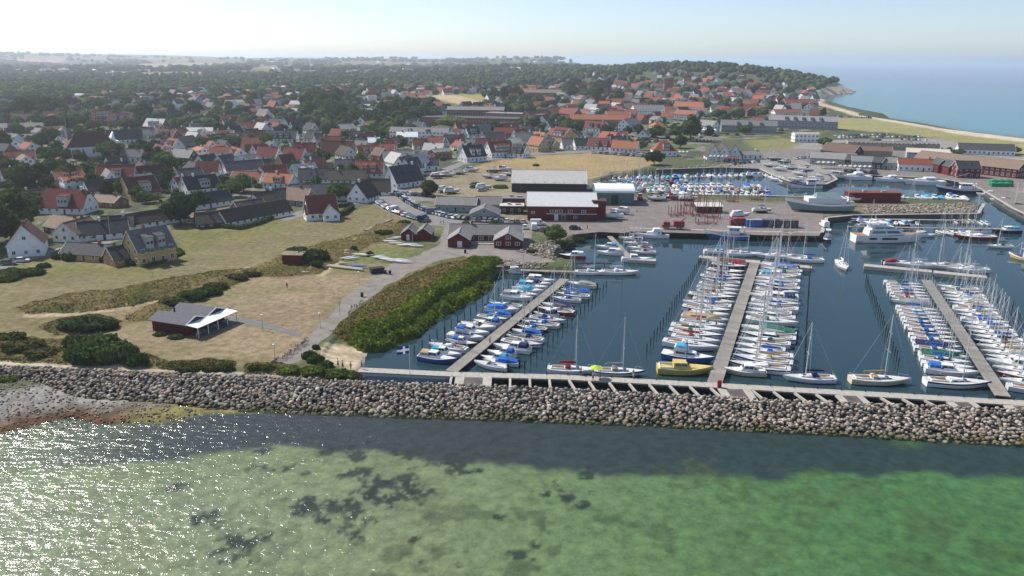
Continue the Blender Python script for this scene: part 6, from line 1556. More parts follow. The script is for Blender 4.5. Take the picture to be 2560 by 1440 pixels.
hedge([(0,470),(110,468)], 2, 2, 'dark', 'dark hedge beneath the white church gardens')
hedge([(2060,368),(2200,352)], 2, 1.2, 'dark', 'dark hedge beside the far car park')
# reeds and rough grass
def canopy_field(name, label, poly, hmax, n, size, c1, c2, edge=3.0, hs=4.0, cell=.8, base=None, pz=2.0):
    wp = [(p[0], p[1]) for p in W0(poly, pz)]; xs = [p[0] for p in wp]; ys = [p[1] for p in wp]
    gx, gy = np.meshgrid(np.arange(min(xs), max(xs), cell), np.arange(min(ys), max(ys), cell)); d = sdist(gx, gy, wp)
    def hh(x, y, d): return hmax*sstep(0, edge, d+(fnoise(x, y, 2.5, 3)-.5)*edge*2.5)**.5*(.35+.95*fnoise(x, y, hs, 3))*(1 if hmax > 1 else sstep(.3, .52, fnoise(x+31, y, 2.2, 2)))
    X_ = rv.uniform(min(xs), max(xs), n*4); Y_ = rv.uniform(min(ys), max(ys), n*4); D_ = sdist(X_, Y_, wp); k = D_ > .05; X_, Y_, D_ = X_[k][:n], Y_[k][:n], D_[k][:n]
    G_ = np.array([gz(a, b_) for a, b_ in zip(X_, Y_)]); G_ = np.maximum(G_, -.1)
    Hc = hh(X_, Y_, D_); Z_ = G_+Hc*rv.uniform(.55,1.08,len(X_))
    C = np.stack([X_, Y_, Z_], -1); qv, qf = quads(C, np.tile([0,-.2,.8] if hmax < 1 else [.1,-.8,.35],(len(C),1)), rv.uniform(size*.5,size*1.1,len(C)))
    t = fnoise(X_, Y_, 7, 3)[:,None]; t = np.clip((t-.3)*2.5,0,1); cc = (np.array(c1)*(1-t)+np.array(c2)*t)*rv.uniform(.7,1.35,(len(C),1))
    VS=[qv]; CS=[np.repeat(cc,4,0)]
    T3=[qf[:, [0,1,2]], qf[:, [0,2,3]]]
    gh_ = np.array([gz(a, b_) for a, b_ in zip(gx.ravel(), gy.ravel())]).reshape(gx.shape); gh_ = np.maximum(gh_, -.2)
    z = gh_+np.where(d > 0, hh(gx, gy, d)*.85, -.3); m_, n_ = gx.shape
    i = np.arange(m_-1)[:,None]*n_+np.arange(n_-1)[None,:]; q = np.stack([i,i+1,i+n_+1,i+n_],-1).reshape(-1,4)
    keep = (d.ravel()[q] > -cell*1.2).any(1); q = q[keep]
    gv = np.stack([gx.ravel(), gy.ravel(), z.ravel()],-1); o = len(qv); t = np.clip((fnoise(gx, gy, 7, 3).ravel()[:,None]-.3)*2.5,0,1)
    VS.append(gv); CS.append((np.array(c1)*(1-t)+np.array(c2)*t)*.85); T3 += [q[:, [0,1,2]]+o, q[:, [0,2,3]]+o]
    return tag(npmesh(name, np.concatenate(VS), np.concatenate(T3), 'foliage_far', colors=np.concatenate(CS)), label, kind='stuff')
canopy_field('reeds', 'dense bright green reeds along the edge of the harbour', [(866,848),(890,820),(955,800),(1030,752),(1085,716),(1125,694),(1170,672),(1205,660),(1238,664),(1237,697),(1180,737),(1112,770),(1070,800),(1035,828),(960,857),(905,862)], 2.3, 26000, .3, (.22,.28,.045), (.14,.20,.035), edge=2.2, hs=4)
canopy_field('rough_grass', 'dry brown grass and weeds between reeds and promenade', [(828,832),(870,792),(960,724),(1040,682),(1100,660),(1190,648),(1205,662),(1125,696),(1085,718),(1030,754),(955,802),(890,822),(866,848)], .6, 12000, .22, (.26,.19,.075), (.18,.18,.06), edge=1.0, hs=3)
canopy_field('reeds', 'low green reeds beside the short pier', [(1160,655),(1180,645),(1230,647),(1262,654),(1255,664),(1180,664)], 1.2, 2500, .28, (.17,.25,.035), (.11,.18,.03), edge=1.2)
for i_, (nm_, pl_) in enumerate([(r_[0], r_[1]) for r_ in regions if r_[0] == 'scrub']):
    pl_ = [(max(a, -60), b_) for a, b_ in pl_]
    canopy_field('dune_grass', ['long dune strip of ochre grass in the lawn','dune bank of brown and olive grass from hut to car park','olive grass round the dark bushes on left dune','rough grass above the left end of the boulders','weedy grass strip above the boulders','grass strip between promenade and boulders'][i_], pl_, .35, 7000 if i_ < 2 else 3500, .2, (.27,.215,.10), (.165,.16,.06), edge=1.0, hs=3, cell=1.2)
# ------------------------------------------------------------------ cars
CARC = dict(silver=(.42,.43,.44), white=(.72,.72,.72), black=(.015,.015,.018), grey=(.12,.125,.13), navy=(.02,.035,.09), red=(.30,.02,.02), beige=(.38,.34,.27), green=(.03,.09,.06))
for k_, c_ in CARC.items(): mat('paint_'+k_, c_, .25, .05, 2, spec=.6)
mat('tyre', (.02,.02,.02), .8, .1, 2); mat('lamp_lens', (.55,.5,.45), .2, .1, 2)
ME_WHEEL = MB().tube((0,-.11,0),(0,.11,0),.33,n=10).tube((0,-.125,0),(0,.125,0),.18,n=8,mi=1).mesh('wheel', ['tyre','alu'])
def car_proto(kind, colr, full=True):
    r = empty({'car':'parked_car','van':'parked_van'}[kind], (0,0,0)); L = 4.4 if kind == 'car' else 5.6; Wc = 1.78 if kind == 'car' else 2.0
    def ring(x, b, z0, z1): return [(x,-b,z0),(x,-b,z1*.75),(x,-b*.9,z1),(x,b*.9,z1),(x,b,z1*.75),(x,b,z0)]
    m = MB(); h = Wc/2
    if kind == 'car':
        m.loft([ring(-L/2,h*.86,.32,.78), ring(-L/2+.15,h*.97,.24,.92), ring(-.9,h,.22,.95), ring(.9,h,.22,.93), ring(L/2-.5,h*.98,.22,.80), ring(L/2-.05,h*.85,.3,.66)])
        m.add([(-1.25,-h*.72,1.43),(.35,-h*.72,1.46),(.35,h*.72,1.46),(-1.25,h*.72,1.43),(-1.25,-h*.72,1.38),(.35,-h*.72,1.41),(.35,h*.72,1.41),(-1.25,h*.72,1.38)], [(0,1,2,3),(0,4,5,1),(1,5,6,2),(2,6,7,3),(3,7,4,0)])
        g_ = MB().add([(-1.95,-h*.9,.92),(1.15,-h*.9,.92),(1.15,h*.9,.92),(-1.95,h*.9,.92),(-1.3,-h*.71,1.42),(.4,-h*.71,1.44),(.4,h*.71,1.44),(-1.3,h*.71,1.42)], [(4,5,6,7),(0,1,5,4),(1,2,6,5),(2,3,7,6),(3,0,4,7)])
    else:
        m.loft([ring(-L/2,h,.35,2.15), ring(-L/2+.1,h,.3,2.3), ring(1.1,h,.3,2.3), ring(1.75,h,.3,1.35), ring(L/2-.1,h*.95,.32,1.05), ring(L/2,h*.85,.4,.8)])
        g_ = MB().add([(1.15,-h*.88,2.12),(1.72,-h*.88,1.38),(1.72,h*.88,1.38),(1.15,h*.88,2.12),(1.19,-h*.88,2.14),(1.76,-h*.88,1.40),(1.76,h*.88,1.40),(1.19,h*.88,2.14)], [(4,5,6,7),(0,3,2,1)])
        g_.box(.5,1.25,-h-.012,-h+.02,1.3,1.9).box(.5,1.25,h-.02,h+.012,1.3,1.9)
    m.build('body', 'paint_'+colr, r); g_.build('windows', 'glass', r)
    if full:
        for sx in (-L*.31, L*.31):
            for sy in (-1, 1): inst('wheel', ME_WHEEL, r, (sx, sy*(h-.1), .33))
        for sy in (-1, 1): MB().box(L/2-.13,L/2-.03,sy*h*.62-.16,sy*h*.62+.16,.56,.68).build('headlight', 'lamp_lens', r)
    return r
CP = {}
def car(x, y, ang, label, kind='car', colr=None, z=None, full=True, grp='cars parked around the harbour'):
    colr = colr or rb.choices(['silver','white','black','grey','navy','red','beige','green'], [24,20,16,16,10,5,5,2])[0]
    k = (kind, colr, full)
    if k in CP: o = copy_tree(CP[k])
    else: o = car_proto(kind, colr, full); CP[k] = o; KIDS[o] = list(o.children)
    o.location = (x, y, gz(x, y)+.04 if z is None else z); o.rotation_euler = (0,0,ang); o.scale = (rb.uniform(.93,1.06),1,rb.uniform(.95,1.15))
    nm_ = 'van' if kind == 'van' else 'car'
    tag(o, label.format(c=colr, k=nm_) if label else None, nm_, grp)
    if not label: reg(o, f'{colr} parked {nm_}', nm_, grp)
    return o
def carline(px_, n, head, where, full=True, jit=.1, fillp=1, frm='from the junction'):
    w_ = [Pz(a, b_, 2.0) if b_ > 372 else P(a, b_) for a, b_ in px_]; seg = [(a, b_, (b_-a).length) for a, b_ in zip(w_, w_[1:])]; T_ = sum(s[2] for s in seg); i_ = 0
    for k in range(n):
        if rb.random() > fillp: continue
        d = T_*(k+.5)/n
        for a, b_, l in seg:
            if d <= l: break
            d -= l
        p = a.lerp(b_, min(1, d/l)); t_ = math.atan2((b_-a).y, (b_-a).x); i_ += 1
        car(p.x+rb.uniform(-jit,jit), p.y+rb.uniform(-jit,jit), (t_+rad(head) if head is not None else t_)+rb.uniform(-.04,.04), '{c} {k}, '+ordn(i_)+' '+frm+' '+where, 'van' if rb.random() < .06 else 'car', full=full, z=None)
carline([(948,507),(972,523),(1005,537),(1040,548),(1070,556)], 23, 115, 'in the near row of the curved car park')
carline([(1000,490),(1022,506),(1050,521),(1085,534),(1130,545),(1175,550)], 28, 70, 'in the far row of the curved car park')
carline([(1180,553),(1240,556),(1315,558)], 10, 90, 'in the row behind the clubhouse', frm='from the west')
carline([(985,484),(1030,488),(1085,492)], 8, 95, 'in the top row of the curved car park')
carline([(1478,383),(1550,388),(1645,395)], 22, 100, 'in the row along the village green', full=False, frm='from the west')
carline([(1165,398),(1230,388)], 7, 0, 'along the road by the white gabled houses', full=False, frm='from the west')
for k_, (a, b_, n_) in enumerate(((( 2085,341),(2230,337),16),((2095,345),(2300,343),22),((2250,350),(2320,352),8))): carline([a, b_], n_, 90, ['in the back row of the far car park','in the front row of the far car park','in the east corner of the far car park'][k_], full=False, frm='from the west', fillp=.9)
carline([(2085,292),(2180,296)], 17, 90, 'in the beach car park by the dunes', full=False, frm='from the west')
carline([(1720,352),(1800,355)], 9, 90, 'by the tall dark round tree', full=False, frm='from the west')
carline([(2450,432),(2545,438)], 9, 95, 'behind the green net bins', full=False, frm='from the west')
carline([(1270,318),(1345,322)], 10, 90, 'in the yard behind the yellow houses', full=False, frm='from the west')
for (a, b_, an, c_, kd, lb) in [(927,500,30,'black','car','black {k} stopped at the junction'),(880,486,10,'white','car','white {k} on the lane beside the light hedge'),(868,489,10,'grey','car','grey {k} behind another on the lane by the hedge'),(960,470,20,'white','car','white {k} by the gate at the road junction'),(1345,563,2,'white','van','large white {k} in front of the red hall'),(1312,572,90,'white','car','white {k} beside clubhouse, outer of two'),(1335,574,92,'white','van','white {k} beside clubhouse, inner of two'),(1356,578,92,'grey','car','grey {k} beside the green bush at the quay'),(1437,574,2,'black','car','black {k} parked at the stone bank'),
   (22,662,8,'grey','car','grey {k} at the hedge, outer of two'),(55,655,10,'white','car','white {k} at the hedge, inner of two'),(205,601,8,'red','car','dark red {k} behind the yellow annex'),(232,602,10,'white','car','white {k} behind the yellow annex'),(468,553,0,'white','car','white {k} under the big dark tree'),(482,553,0,'silver','car','silver {k} beside the big dark tree'),(1185,470,10,'navy','car','navy {k} behind the grey workshops'),(1205,478,20,'silver','car','silver {k} behind the grey workshops'),(2060,567,90,'white','van','white {k} on the quay above the trawler'),(2135,560,20,'grey','car','grey {k} at the foot of the slipway')]:
    p = Pz(a, b_, 2.0); car(p.x, p.y, rad(an), lb, kd, c_, z=2.05)

carline([(1985,398),(2060,392)], 8, 80, 'on the quay road below the pavilion', full=False, frm='from the west')
carline([(1830,412),(1900,405)], 6, 60, 'beside the red hut on the basin road', full=False, frm='from the west')
carline([(2110,428),(2190,436)], 7, 85, 'behind the long awning', full=False, frm='from the west')
# ------------------------------------------------------------------ street furniture, people, odds and ends
mat('skin', (.45,.27,.19), .7, .1, 3); mat('hair', (.05,.03,.02), .9, .2, 3)
CL = dict(red=(.35,.04,.04), blue=(.05,.12,.35), white=(.7,.7,.7), black=(.02,.02,.025), yellow=(.55,.42,.06), green=(.06,.2,.09), grey=(.2,.2,.21))
for k_, c_ in CL.items(): mat('cloth_'+k_, c_, .9, .15, 4)
def person(x, y, z, rz, top, bottom, label, pose='stand'):
    r = empty('person', (x, y, z), rz); st = .22 if pose == 'walk' else .06
    def rg_(cx_, cy_, z_, rx, ry, n=8): return [(cx_+rx*math.cos(t), cy_+ry*math.sin(t), z_) for t in [k*2*math.pi/n for k in range(n)]]
    m = MB()   # one continuous body: legs run into hips, torso, neck and head
    for s in (-1, 1):
        m.loft([rg_(s*st+.06,s*.10,.0,.10,.05), rg_(s*st,s*.10,.09,.05,.05), rg_(s*st*.8,s*.10,.30,.062,.058), rg_(s*st*.45+.03,s*.10,.50,.06,.06), rg_(s*st*.2,s*.09,.78,.09,.085), rg_(0,s*.06,.92,.12,.10)], mi=1)
        m.loft([rg_(0,s*.20,1.42,.05,.05), rg_(-.01-s*st*.3,s*.26,1.16,.043,.043), rg_(.04-s*st*.9,s*.27,.92,.034,.034), rg_(.06-s*st,s*.27,.80,.035,.022), rg_(.07-s*st,s*.27,.73,.02,.012)], mi=0)
    m.loft([rg_(0,0,.88,.11,.16), rg_(0,0,1.0,.11,.165), rg_(0,0,1.2,.10,.15), rg_(.01,0,1.38,.11,.20), rg_(0,0,1.46,.08,.15), rg_(0,0,1.50,.05,.06), rg_(.01,0,1.56,.05,.05), rg_(.02,0,1.60,.085,.07), rg_(.02,0,1.68,.10,.078), rg_(.01,0,1.75,.09,.07), rg_(0,0,1.78,.04,.035)], mi=0)
    b_ = m.build('body', ['skin','skin'], r)
    MB().loft([rg_(0,0,.86,.125,.18), rg_(0,0,1.0,.125,.178), rg_(0,0,1.2,.115,.165), rg_(.01,0,1.38,.125,.21), rg_(0,0,1.47,.085,.15)]).build('shirt', 'cloth_'+top, r)
    m = MB()
    for s in (-1, 1): m.loft([rg_(s*st*.5+.02,s*.10,.42,.085,.08), rg_(s*st*.2,s*.09,.78,.11,.10), rg_(0,s*.05,.93,.135,.12)])
    m.build('trousers', 'cloth_'+bottom, r)
    MB().loft([rg_(-.02,0,1.66,.10,.082), rg_(-.01,0,1.74,.105,.085), rg_(0,0,1.80,.06,.05)]).build('hair', 'hair', r)
    return tag(r, label, 'person')
def pz_(a, b_, z): q = Pz(a, b_, z); return q.x, q.y, z
ppl = [(822,925,1.9,'black','grey','walk','person in dark shirt walking on the sand path by the beach'),(845,917,1.9,'white','black','walk','person in white top walking on the path behind others'),(857,922,1.9,'grey','black','walk','person in grey walking beside the small beach'),(877,925,1.5,'yellow','yellow','stand','person in yellow clothes at the walkway start'),(905,922,1.5,'black','blue','walk','person in black stepping onto the walkway'),
 (1482,950,1.5,'white','blue','stand','person in white near the green parasol'),(1500,948,1.5,'blue','grey','stand','person in blue under the green parasol'),(1452,938,1.5,'red','black','walk','person in red on the walkway by the maroon-covered sailboat'),(1583,944,1.5,'grey','white','stand','person in grey at the bow of the second sailboat'),(1225,860,1.0,'black','grey','walk','person in black on the slanting jetty'),
 (1101,560,2.05,'white','black','walk','person in white crossing by the red double shed'),(1109,561,2.05,'black','blue','walk','person in black crossing by the red double shed'),(1448,572,2.05,'white','blue','stand','person in white before the red hall door'),(1468,573,2.05,'blue','black','stand','person in blue before the red hall'),(718,722,2.1,'black','grey','stand','lone person standing on the dry field'),(1790-0,815,1.1,'red','black','walk','person in red on the middle jetty'),
 (1340,438,2.0,'blue','black','walk','person in blue on the village green'),(1385,436,2.0,'white','grey','stand','person in white on the village green'),(1560,385+20,2.0,'red','black','walk','person in red on the village green'),(1592,490+42,2.05,'grey','black','walk','person in grey alone on the quay'),(574,786,2.0,'black','black','stand','person standing at the porch end of the beach hut'),(495,850,2.0,'grey','red','stand','person sitting out beside the beach hut')]
for k, (a, b_, z, t_, bt, ps, lb) in enumerate(ppl):
    x, y, z = pz_(a, b_, z); person(x, y, z, rb.uniform(0, 6.28) if ps == 'stand' else rb.choice([0, 3.14])+rb.uniform(-.4,.4), t_, bt, lb, ps)
mat('post_grey', (.35,.36,.34), .6, .1, 3)
def lamp(a, b_, h, lb):
    p = Pz(a, b_, 2.0); r = empty('street_lamp', (p.x, p.y, 2.0)); MB().tube((0,0,-.1),(0,0,h),.07,.05,6).build('post', 'post_grey', r)
    MB().loft([[(rr*math.cos(t), rr*math.sin(t), z) for t in [k*math.pi/4 for k in range(8)]] for rr, z in ((.12,h-.02),(.28,h+.05),(.30,h+.16),(.1,h+.3))]).build('lamp_head', 'white_trim', r); tag(r, lb, 'street lamp', 'white-headed promenade lamps')
for q in [(657,825,3.4,'white-headed lamp beside the dark footpath'),(801,820,3.4,'white-headed lamp halfway along the promenade edge'),(688,903,3.4,'white-headed lamp beside the bicycle rack by the boulders'),(898,712,3.4,'white-headed lamp far up the promenade'),(1040,640,3.4,'white-headed lamp near the reed corner')]: lamp(*q)
def pole(a, b_, h, lb, flag=None, z=2.0, m_='white_trim', r_=.06, nm='flagpole'):
    p = Pz(a, b_, z); r = empty(nm, (p.x, p.y, z)); MB().tube((0,0,-.2),(0,0,h),r_,r_*.6,6).build('pole', m_, r)
    if flag:
        f = MB(); n = 6; W_, H_ = 2.6, 1.5
        pts = lambda i, v: (-W_*i/n*.93, .18*math.sin(i*1.3)*(i/n), h-.15-H_*v-.45*(i/n)**1.2)
        for i in range(n):
            for j in range(3):
                v0, v1 = j/3, (j+1)/3; f.add([pts(i,v0),pts(i+1,v0),pts(i+1,v1),pts(i,v1)], [(0,1,2,3),(3,2,1,0)], 0 if (j == 1 and i >= 0) or i == 2 else 1)
        f.build('flag', flag, r)
    tag(r, lb, nm.replace('_', ' '))
mat('flag_blue', (.02,.07,.30), .8, .1, 3); mat('flag_white', (.8,.8,.8), .8, .05, 3)
pole(1025,938,6.2,'white flagpole flying a blue and white flag on the walkway', ('flag_white','flag_blue'), z=1.5)
pole(850,790,6.5,'tall thin pole at the promenade edge by the reeds', m_='post_grey', nm='pole')
for q in [(278,605,10,'white flagpole behind the low yellow annex'),(632,490,11,'white flagpole behind the long thatched cottage'),(810,395+40,10,'white flagpole among the dark thatched roofs'),(790,478,11,'white flagpole above the bright red cottage'),(1031,605,6,'white flagpole in front of the red double shed'),(1466,430,9,'flagpole at the end of the boat hall'),(1100,380,10,'flagpole by the white gabled houses'),(1560,455,12,'mast pole at the basin corner')]: pole(*q)
# bicycles
def bike():
    r = empty('bicycle', (0,0,0))
    for s in (-.5,.5):
        m = MB(); n = 10
        for k in range(n):
            a0, a1 = k*2*math.pi/n, (k+1)*2*math.pi/n; m.tube((s+.33*math.cos(a0),0,.33+.33*math.sin(a0)),(s+.33*math.cos(a1),0,.33+.33*math.sin(a1)),.025,n=3,caps=False)
        m.build('wheel', 'tyre', r)
    MB().tube((-.5,0,.33),(-.15,0,.75),.03,n=4).tube((-.15,0,.75),(.38,0,.8),.03,n=4).tube((-.1,0,.3),(.38,0,.8),.03,n=4).tube((-.5,0,.33),(-.1,0,.3),.03,n=4).tube((-.1,0,.3),(-.18,0,.9),.03,n=4).tube((.5,0,.33),(.36,0,1.0),.03,n=4).build('frame', 'mast_dark', r)
    MB().box(-.3,-.05,-.07,.07,.9,.96).build('saddle', 'tyre', r); MB().tube((.34,-.28,1.02),(.34,.28,1.02),.025,n=4).build('handlebar', 'alu', r)
    return r
b0_ = bike(); first = True
for gi, (cx_, cy_, n_, wh) in enumerate(((740,875,12,'in the rack on the promenade'),(890,772,7,'beside the reeds'),(690,905,3,'at the lamp by the boulders'))):
    for k in range(n_):
        o = b0_ if first else copy_tree(b0_); first = False
        p = Pz(cx_+(k-n_/2)*5.5+rb.uniform(-3,3), cy_-(k-n_/2)*3.6+rb.uniform(-5,5), 2.0); o.location = (p.x, p.y, 2.06); o.rotation_euler = (rb.uniform(-.1,.1),0,rb.uniform(.8,1.6))
        tag(o, f'dark bicycle, {ordn(k+1)} from the beach {wh}' if gi != 1 else f'dark bicycle parked {wh}, {ordn(k+1)} from the hut side', 'bicycle', 'parked bicycles on the promenade')
# parasol, awnings, containers, nets, cradles, truck
p = Pz(1490,944,1.5); r = empty('parasol', p); mat('lime', (.42,.55,.05), .8, .1, 3)
MB().tube((0,0,0),(0,0,2.3),.03,n=5).build('pole', 'alu', r); MB().add([(0,0,2.55)]+[(1.3*math.cos(k*math.pi/4),1.3*math.sin(k*math.pi/4),2.05) for k in range(8)], [(0,1+k,1+(k+1) % 8) for k in range(8)]).build('canopy', 'lime', r); tag(r, 'lime green parasol open on the walkway', 'parasol')
def awning(a, b_, L, D, h, lb, ang=0, n=5):
    p = Pz(a, b_, 2.0); r = empty('awning', p, rad(ang)); m = MB()
    for k in range(n):
        x0 = -L/2+L*k/n; x1 = x0+L/n; xm = (x0+x1)/2
        m.add([(x0,-D/2,h),(xm,-D/2,h+.7),(x1,-D/2,h),(x0,D/2,h),(xm,D/2,h+.7),(x1,D/2,h)], [(0,1,4,3),(3,4,1,0),(1,2,5,4),(4,5,2,1)])
    m.build('canopy', 'cover_white', r)
    for k in range(n+1):
        for y in (-D/2+.1, D/2-.1): MB().tube((-L/2+L*k/n,y,0),(-L/2+L*k/n,y,h),.06,n=5).build('post', 'white_trim', r)
    tag(r, lb, 'awning')
awning(2066,421,11,4.5,3.2,'wavy white awning over the quay terrace, shorter of two',-6,4); awning(2138,431,18,4.5,3.2,'wavy white awning over the quay terrace, longer of two',-9,7); awning(1797,403,12,3.5,2.8,'white awning in front of the thatched restaurant',0,5)
awning(1710,392,7,4,3,'pale awning beside the red hipped house',0,3)
for k, (a, b_, L, c_, lb) in enumerate(((1885,566,6,'hull_blue','light blue shipping container on the quay'),(1925,567,6,'hull_navy','dark blue shipping container on the quay'),(1845,562,6,'hull_red','small red container hut on the quay'),(1965,568,8,'concrete_dark','dark container beside the blue ones'))):
    p = Pz(a, b_, 2.0); r = empty('container', p, rad(-2)); m = MB(); m.box(-L/2,L/2,-1.2,1.2,.05,2.6)
    for j in range(int(L/.5)): m.box(-L/2+.1+j*.5,-L/2+.3+j*.5,-1.25,1.25,.1,2.5)
    m.build('body', c_, r); MB().box(-L/2-.03,L/2+.03,-1.28,1.28,2.6,2.68).build('lid', 'wall_grey' if k == 0 else c_, r); tag(r, lb, 'container')
mat('net_green', (.02,.22,.10), .9, .3, 2, .6)
for k in range(6):
    p = Pz(2485+(k % 3)*17, 466-(k//3)*7, 2.0); r = empty('net_bin', p, rad(-5)); MB().box(-1.9,1.9,-1.5,1.5,0,1.7).build('bin', 'net_green', r); MB().add([(-1.7,-1.3,1.7),(1.7,-1.3,1.7),(1.7,1.3,1.7),(-1.7,1.3,1.7),(0,0,2.4)], [(0,1,4),(1,2,4),(2,3,4),(3,0,4)]).build('net_heap', 'net_green', r)
    tag(r, f'green bin heaped with fishing nets, {ordn(k % 3+1)} in the {"front" if k < 3 else "back"} row', 'net bin', 'green net bins on the east quay')
mat('steel_red', (.26,.05,.04), .8, .3, 2)
def frame_rig(a, b_, L, H, lb):
    p = Pz(a, b_, 2.0); r = empty('slipway_cradle', p, rad(rb.uniform(-8,8)))
    for x in (-L/2, 0, L/2):
        MB().tube((x,-1.6,0),(x,-1.9,H),.12,n=5).tube((x,1.6,0),(x,1.9,H),.12,n=5).tube((x,-1.8,.4),(x,1.8,.4),.1,n=5).tube((x,-1.8,.4),(x,-1.9,H*.9),.05,n=4).build('upright', 'steel_red', r)
    for y in (-1.7,1.7): MB().tube((-L/2,y,.4),(L/2,y,.4),.12,n=5).build('rail', 'steel_red', r)
    MB().tube((-L/2,-1.85,H*.6),(0,-1.85,.4),.07,n=4).tube((0,-1.85,.4),(L/2,-1.85,H*.6),.07,n=4).build('brace', 'steel_red', r); tag(r, lb, 'cradle', 'red steel slipway cradles')
for k, q in enumerate(((1712,535,5,7),(1745,540,5,9),(1782,545,5,7),(1730,515,6,5),(1690,540,5,4),(1830,505,4,6),(1890,500,5,6),(1765,560,7,2.2))): frame_rig(*q, f'rusty red steel slipway cradle, {ordn(k+1)} from the red hall' if k != 7 else 'low rusty red steel cradle at the quay front')
r = empty('slipway_shed', Pz(1770,530,2.0)); MB().box(-5,5,-2.5,2.5,0,2.6).build('wall', 'wall_dark', r); MB().add([(-5.4,-2.9,2.6),(5.4,-2.9,2.6),(5.4,2.9,3.3),(-5.4,2.9,3.3),(-5.4,-2.9,2.75),(5.4,-2.9,2.75),(5.4,2.9,3.45),(-5.4,2.9,3.45)], [(0,3,2,1),(4,5,6,7),(0,1,5,4),(1,2,6,5),(2,3,7,6),(3,0,4,7)]).build('roof', 'roof_light', r); tag(r, 'low dark slipway shed with pale roof among red cradles', 'shed')
r = empty('truck', Pz(1682,572,2.05), rad(176)); MB().box(1.2,3.4,-1.2,1.2,.6,2.6).box(3.4,3.9,-1.1,1.1,.6,1.5).build('cab', 'hull_red', r); MB().box(-4,1.1,-1.2,1.2,.9,1.1).box(-3.9,-.2,-1.2,1.2,1.1,2.9).build('body', 'hull_red', r); MB().box(2.2,3.42,-1.22,1.22,1.7,2.35).build('windows', 'glass', r); MB().tube((-.5,0,1.1),(-4.5,0,4.2),.18,n=6).build('crane_arm', 'hull_red', r)
for x in (-3,-1.8,2.6):
    for y in (-1.1,1.1): o_ = inst('wheel', ME_WHEEL, r, (x,y,.48)); o_.scale = (1.45,1.6,1.45)
tag(r, 'red crane truck parked on the open quay', 'truck')
# yard things near the reed corner: kayaks, dinghies, logs, fence
ME_K = MB(); rings = []
for i in range(9):
    t = i/8; b_ = .33*math.sin(math.pi*min(max(t,.02),.98))**.7; rings.append([(-2.6+5.2*t, b_*math.cos(q), .25+.22*math.sin(q)*(b_/.33)+.12*abs(2*t-1)**3) for q in [k*math.pi/4 for k in range(8)]])
ME_K.loft(rings); KM = {}
def kayak(a, b_, an, c_, lb, s=1.0):
    if c_ not in KM: KM[c_] = ME_K.mesh('kayak', c_)
    p = Pz(a, b_, 2.0); o = inst('kayak', KM[c_], None, (p.x, p.y, 2.25), rad(an)); o.scale = (s, s*1.5, s*1.2); tag(o, lb, 'kayak', 'kayaks and dinghies on the grass')
k = 0
for a, b_, an, c_ in ((868,648,40,'gel_white'),(880,650,35,'gel_white'),(900,640,-5,'cover_white'),(915,641,-8,'gel_white'),(955,648,-10,'gel_white'),(968,652,-8,'gel_white'),(985,656,-8,'cover_white'),(1000,653,-10,'gel_white'),(1010,658,-5,'gel_white'),(945,645,30,'gel_white'),(975,606,-6,'gel_white'),(990,611,-4,'deck_grey'),(1010,616,-5,'gel_white'),(1025,614,-3,'deck_grey'),(1040,618,-8,'gel_white'),(985,600,20,'cover_white'),(1000,596,15,'gel_white')):
    k += 1; kayak(a, b_, an, c_, f'pale kayak, {ordn(k)} counted along from the sandy track')
kayak(896,670,-5,'cover_blue','dinghy under blue tarpaulin on the green patch', 1.1); kayak(860,662,-10,'cover_grey','dull dinghy on the ground beside the sandy track', .8)
mat('log_pale', (.42,.37,.29), .9, .2, 2, .3)
def logs(a, b_, c, d, n, m_, lb, rr=.22):
    A_, B_ = Pz(a, b_, 2.0), Pz(c, d, 2.0)
    r = empty('log_pile', A_); v = B_-A_; nn_ = Vector((-v.y, v.x, 0)).normalized()
    for k in range(n): MB().tube(nn_*(k*rr*2.1)+Vector((0,0,rr+.05)), v*rb.uniform(.9,1.05)+nn_*(k*rr*2.1)+Vector((0,0,rr+.05)), rr, n=7).build('log', m_, r)
    tag(r, lb, 'timber pile')
logs(918,578,985,548,4,'log_pale','four long pale poles lying at the edge of the lawn', .2)
logs(816,668,905,678,3,'log_pale','low stack of long pale timbers by the sandy track', .3)
logs(702,680,770,684,2,'log_pale','pale timbers lying before the red shed', .25)
r = empty('dark_skip', Pz(943,682,2.0), rad(28)); MB().box(-1.9,1.9,-.9,.9,0,1.5).build('body', 'timber_dark', r); MB().box(-2,2,-1,-.85,1.4,1.55).box(-2,2,.85,1,1.4,1.55).build('rim', 'timber_dark', r); tag(r, 'dark timber skip at the edge of the promenade', 'skip')
def fence(pts, h, lb, m_='timber_dark', sp=2.2, z=2.0):
    r = empty('fence', Pz(*pts[0], z))
    for a, b_ in zip(pts, pts[1:]):
        A_ = Pz(*a, z)-r.location; B_ = Pz(*b_, z)-r.location; L = (B_-A_).length; n = max(1, int(L/sp))
        for k in range(n+1): q = A_.lerp(B_, k/n); MB().tube(q, q+Vector((0,0,h)), .07, n=5).build('post', m_, r)
        for hh in (h*.5, h*.9): MB().tube(A_+Vector((0,0,hh)), B_+Vector((0,0,hh)), .05, n=4).build('rail', m_, r)
    tag(r, lb, 'fence')
fence([(-40,898),(70,904)], .9, 'wooden fence by the bushes above the boulders')
fence([(648,690),(680,682)], 1.1, 'short dark fence below the long dune bank')
fence([(1452,452),(1556,432)], .8, 'pale railing along the village green corner', 'white_trim')
for k, (a, b_) in enumerate(((905,742),(963,685),(975,686),(1163,633))):
    r = empty('litter_bin', Pz(a, b_, 2.0)); MB().tube((0,0,0),(0,0,1.1),.35,.38,8).build('bin', 'timber_dark', r); MB().tube((0,0,1.1),(0,0,1.2),.4,.3,8).build('lid', 'concrete_dark', r); tag(r, f'dark litter bin, {ordn(k+1)} along the promenade from the beach', 'litter bin', 'litter bins')
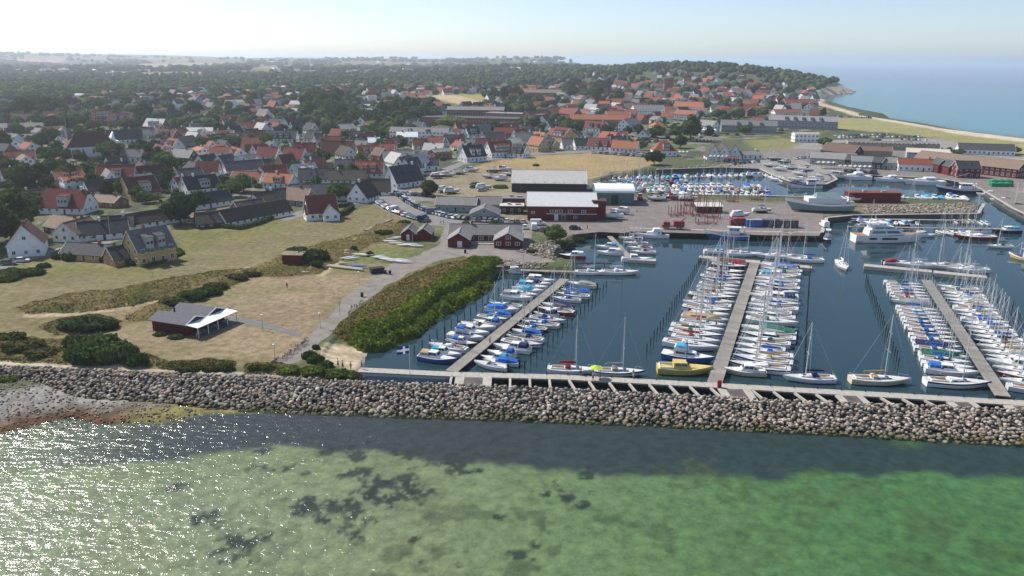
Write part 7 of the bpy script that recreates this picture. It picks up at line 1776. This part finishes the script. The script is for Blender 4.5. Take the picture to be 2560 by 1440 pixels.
for k, (a, b_, c_) in enumerate(((1012,905,0),)): pass
mat('sign_red', (.3,.03,.03), .6, .1, 3)
r = empty('service_box', Pz(1798,968,1.5)); MB().box(-.35,.35,-.25,.25,0,1.3).build('cabinet', 'sign_red', r); MB().box(-.4,.4,-.3,.3,1.3,1.38).build('lid', 'sign_red', r); tag(r, 'small dark red service box at the foot of middle jetty', 'service box')

# ------------------------------------------------------------------ say which one each thing is
LMK = [('the white church',P(222,375)),('the village green',Pz(1400,420,2)),('the boat hall',Pz(1373,455,2)),('the red hall',Pz(1406,540,2)),('the yellow villa',Pz(380,640,2)),('the clubhouse',Pz(1215,600,2)),('the red lawn cottage',Pz(795,540,2)),('the beach hut',Pz(470,830,2)),('the junction cottage',Pz(906,475,2)),('the orange-roofed house',Pz(925,430,2)),('the tall round tree',P(1725,350)),('the thatched restaurant',P(1808,385)),('the long flat building',P(1180,318)),('the white pavilion',P(2014,350)),('the tall brick hotel',P(1672,222)),('the grey terrace',P(2010,315)),('the tall yellow house',P(1408,350)),('the half-hipped red house',Pz(165,510,2)),('the green grove',P(790,300)),('the awnings',P(2110,415)),('the white-roofed pavilion',P(1018,350)),('the hipped red house',P(1661,385)),('the big red building',P(252,300)),('the long brown-roofed block',P(1320,240))]
from collections import defaultdict
byd = defaultdict(list)
for t_ in THINGS: byd[t_[1]].append(t_)
used = set()
for d_, lst in byd.items():
    if len(lst) == 1 and len(d_.split()) >= 6 and (',' not in d_) and 'parked' not in d_ and 'ashore' not in d_ and 'tree' not in d_.split()[-1:]:
        lst[0][0]['label'] = d_; continue
    ranks = {}
    for nm_, lp in LMK:
        for i_, t_ in enumerate(sorted(lst, key=lambda q: (q[4-1+0]-lp).length if False else (q[3]-lp).length)): ranks.setdefault(id(t_), []).append((i_+1, (t_[3]-lp).length, nm_))
    for t_ in lst:
        cand = sorted(ranks[id(t_)], key=lambda q: q[0]*25+q[1])
        for rk, _, nm_ in cand:
            lb = f'{d_}, {ordn(rk)} from {nm_}' if rk > 1 else f'{d_}, first beside {nm_}' if False else f'{d_}, {ordn(rk)} from {nm_}'
            if lb not in used: break
        w_ = lb.split()
        if len(w_) > 16: lb = lb.replace(', gable end facing', '').replace('long_', '')
        used.add(lb); t_[0]['label'] = lb
bpy.context.view_layer.update()
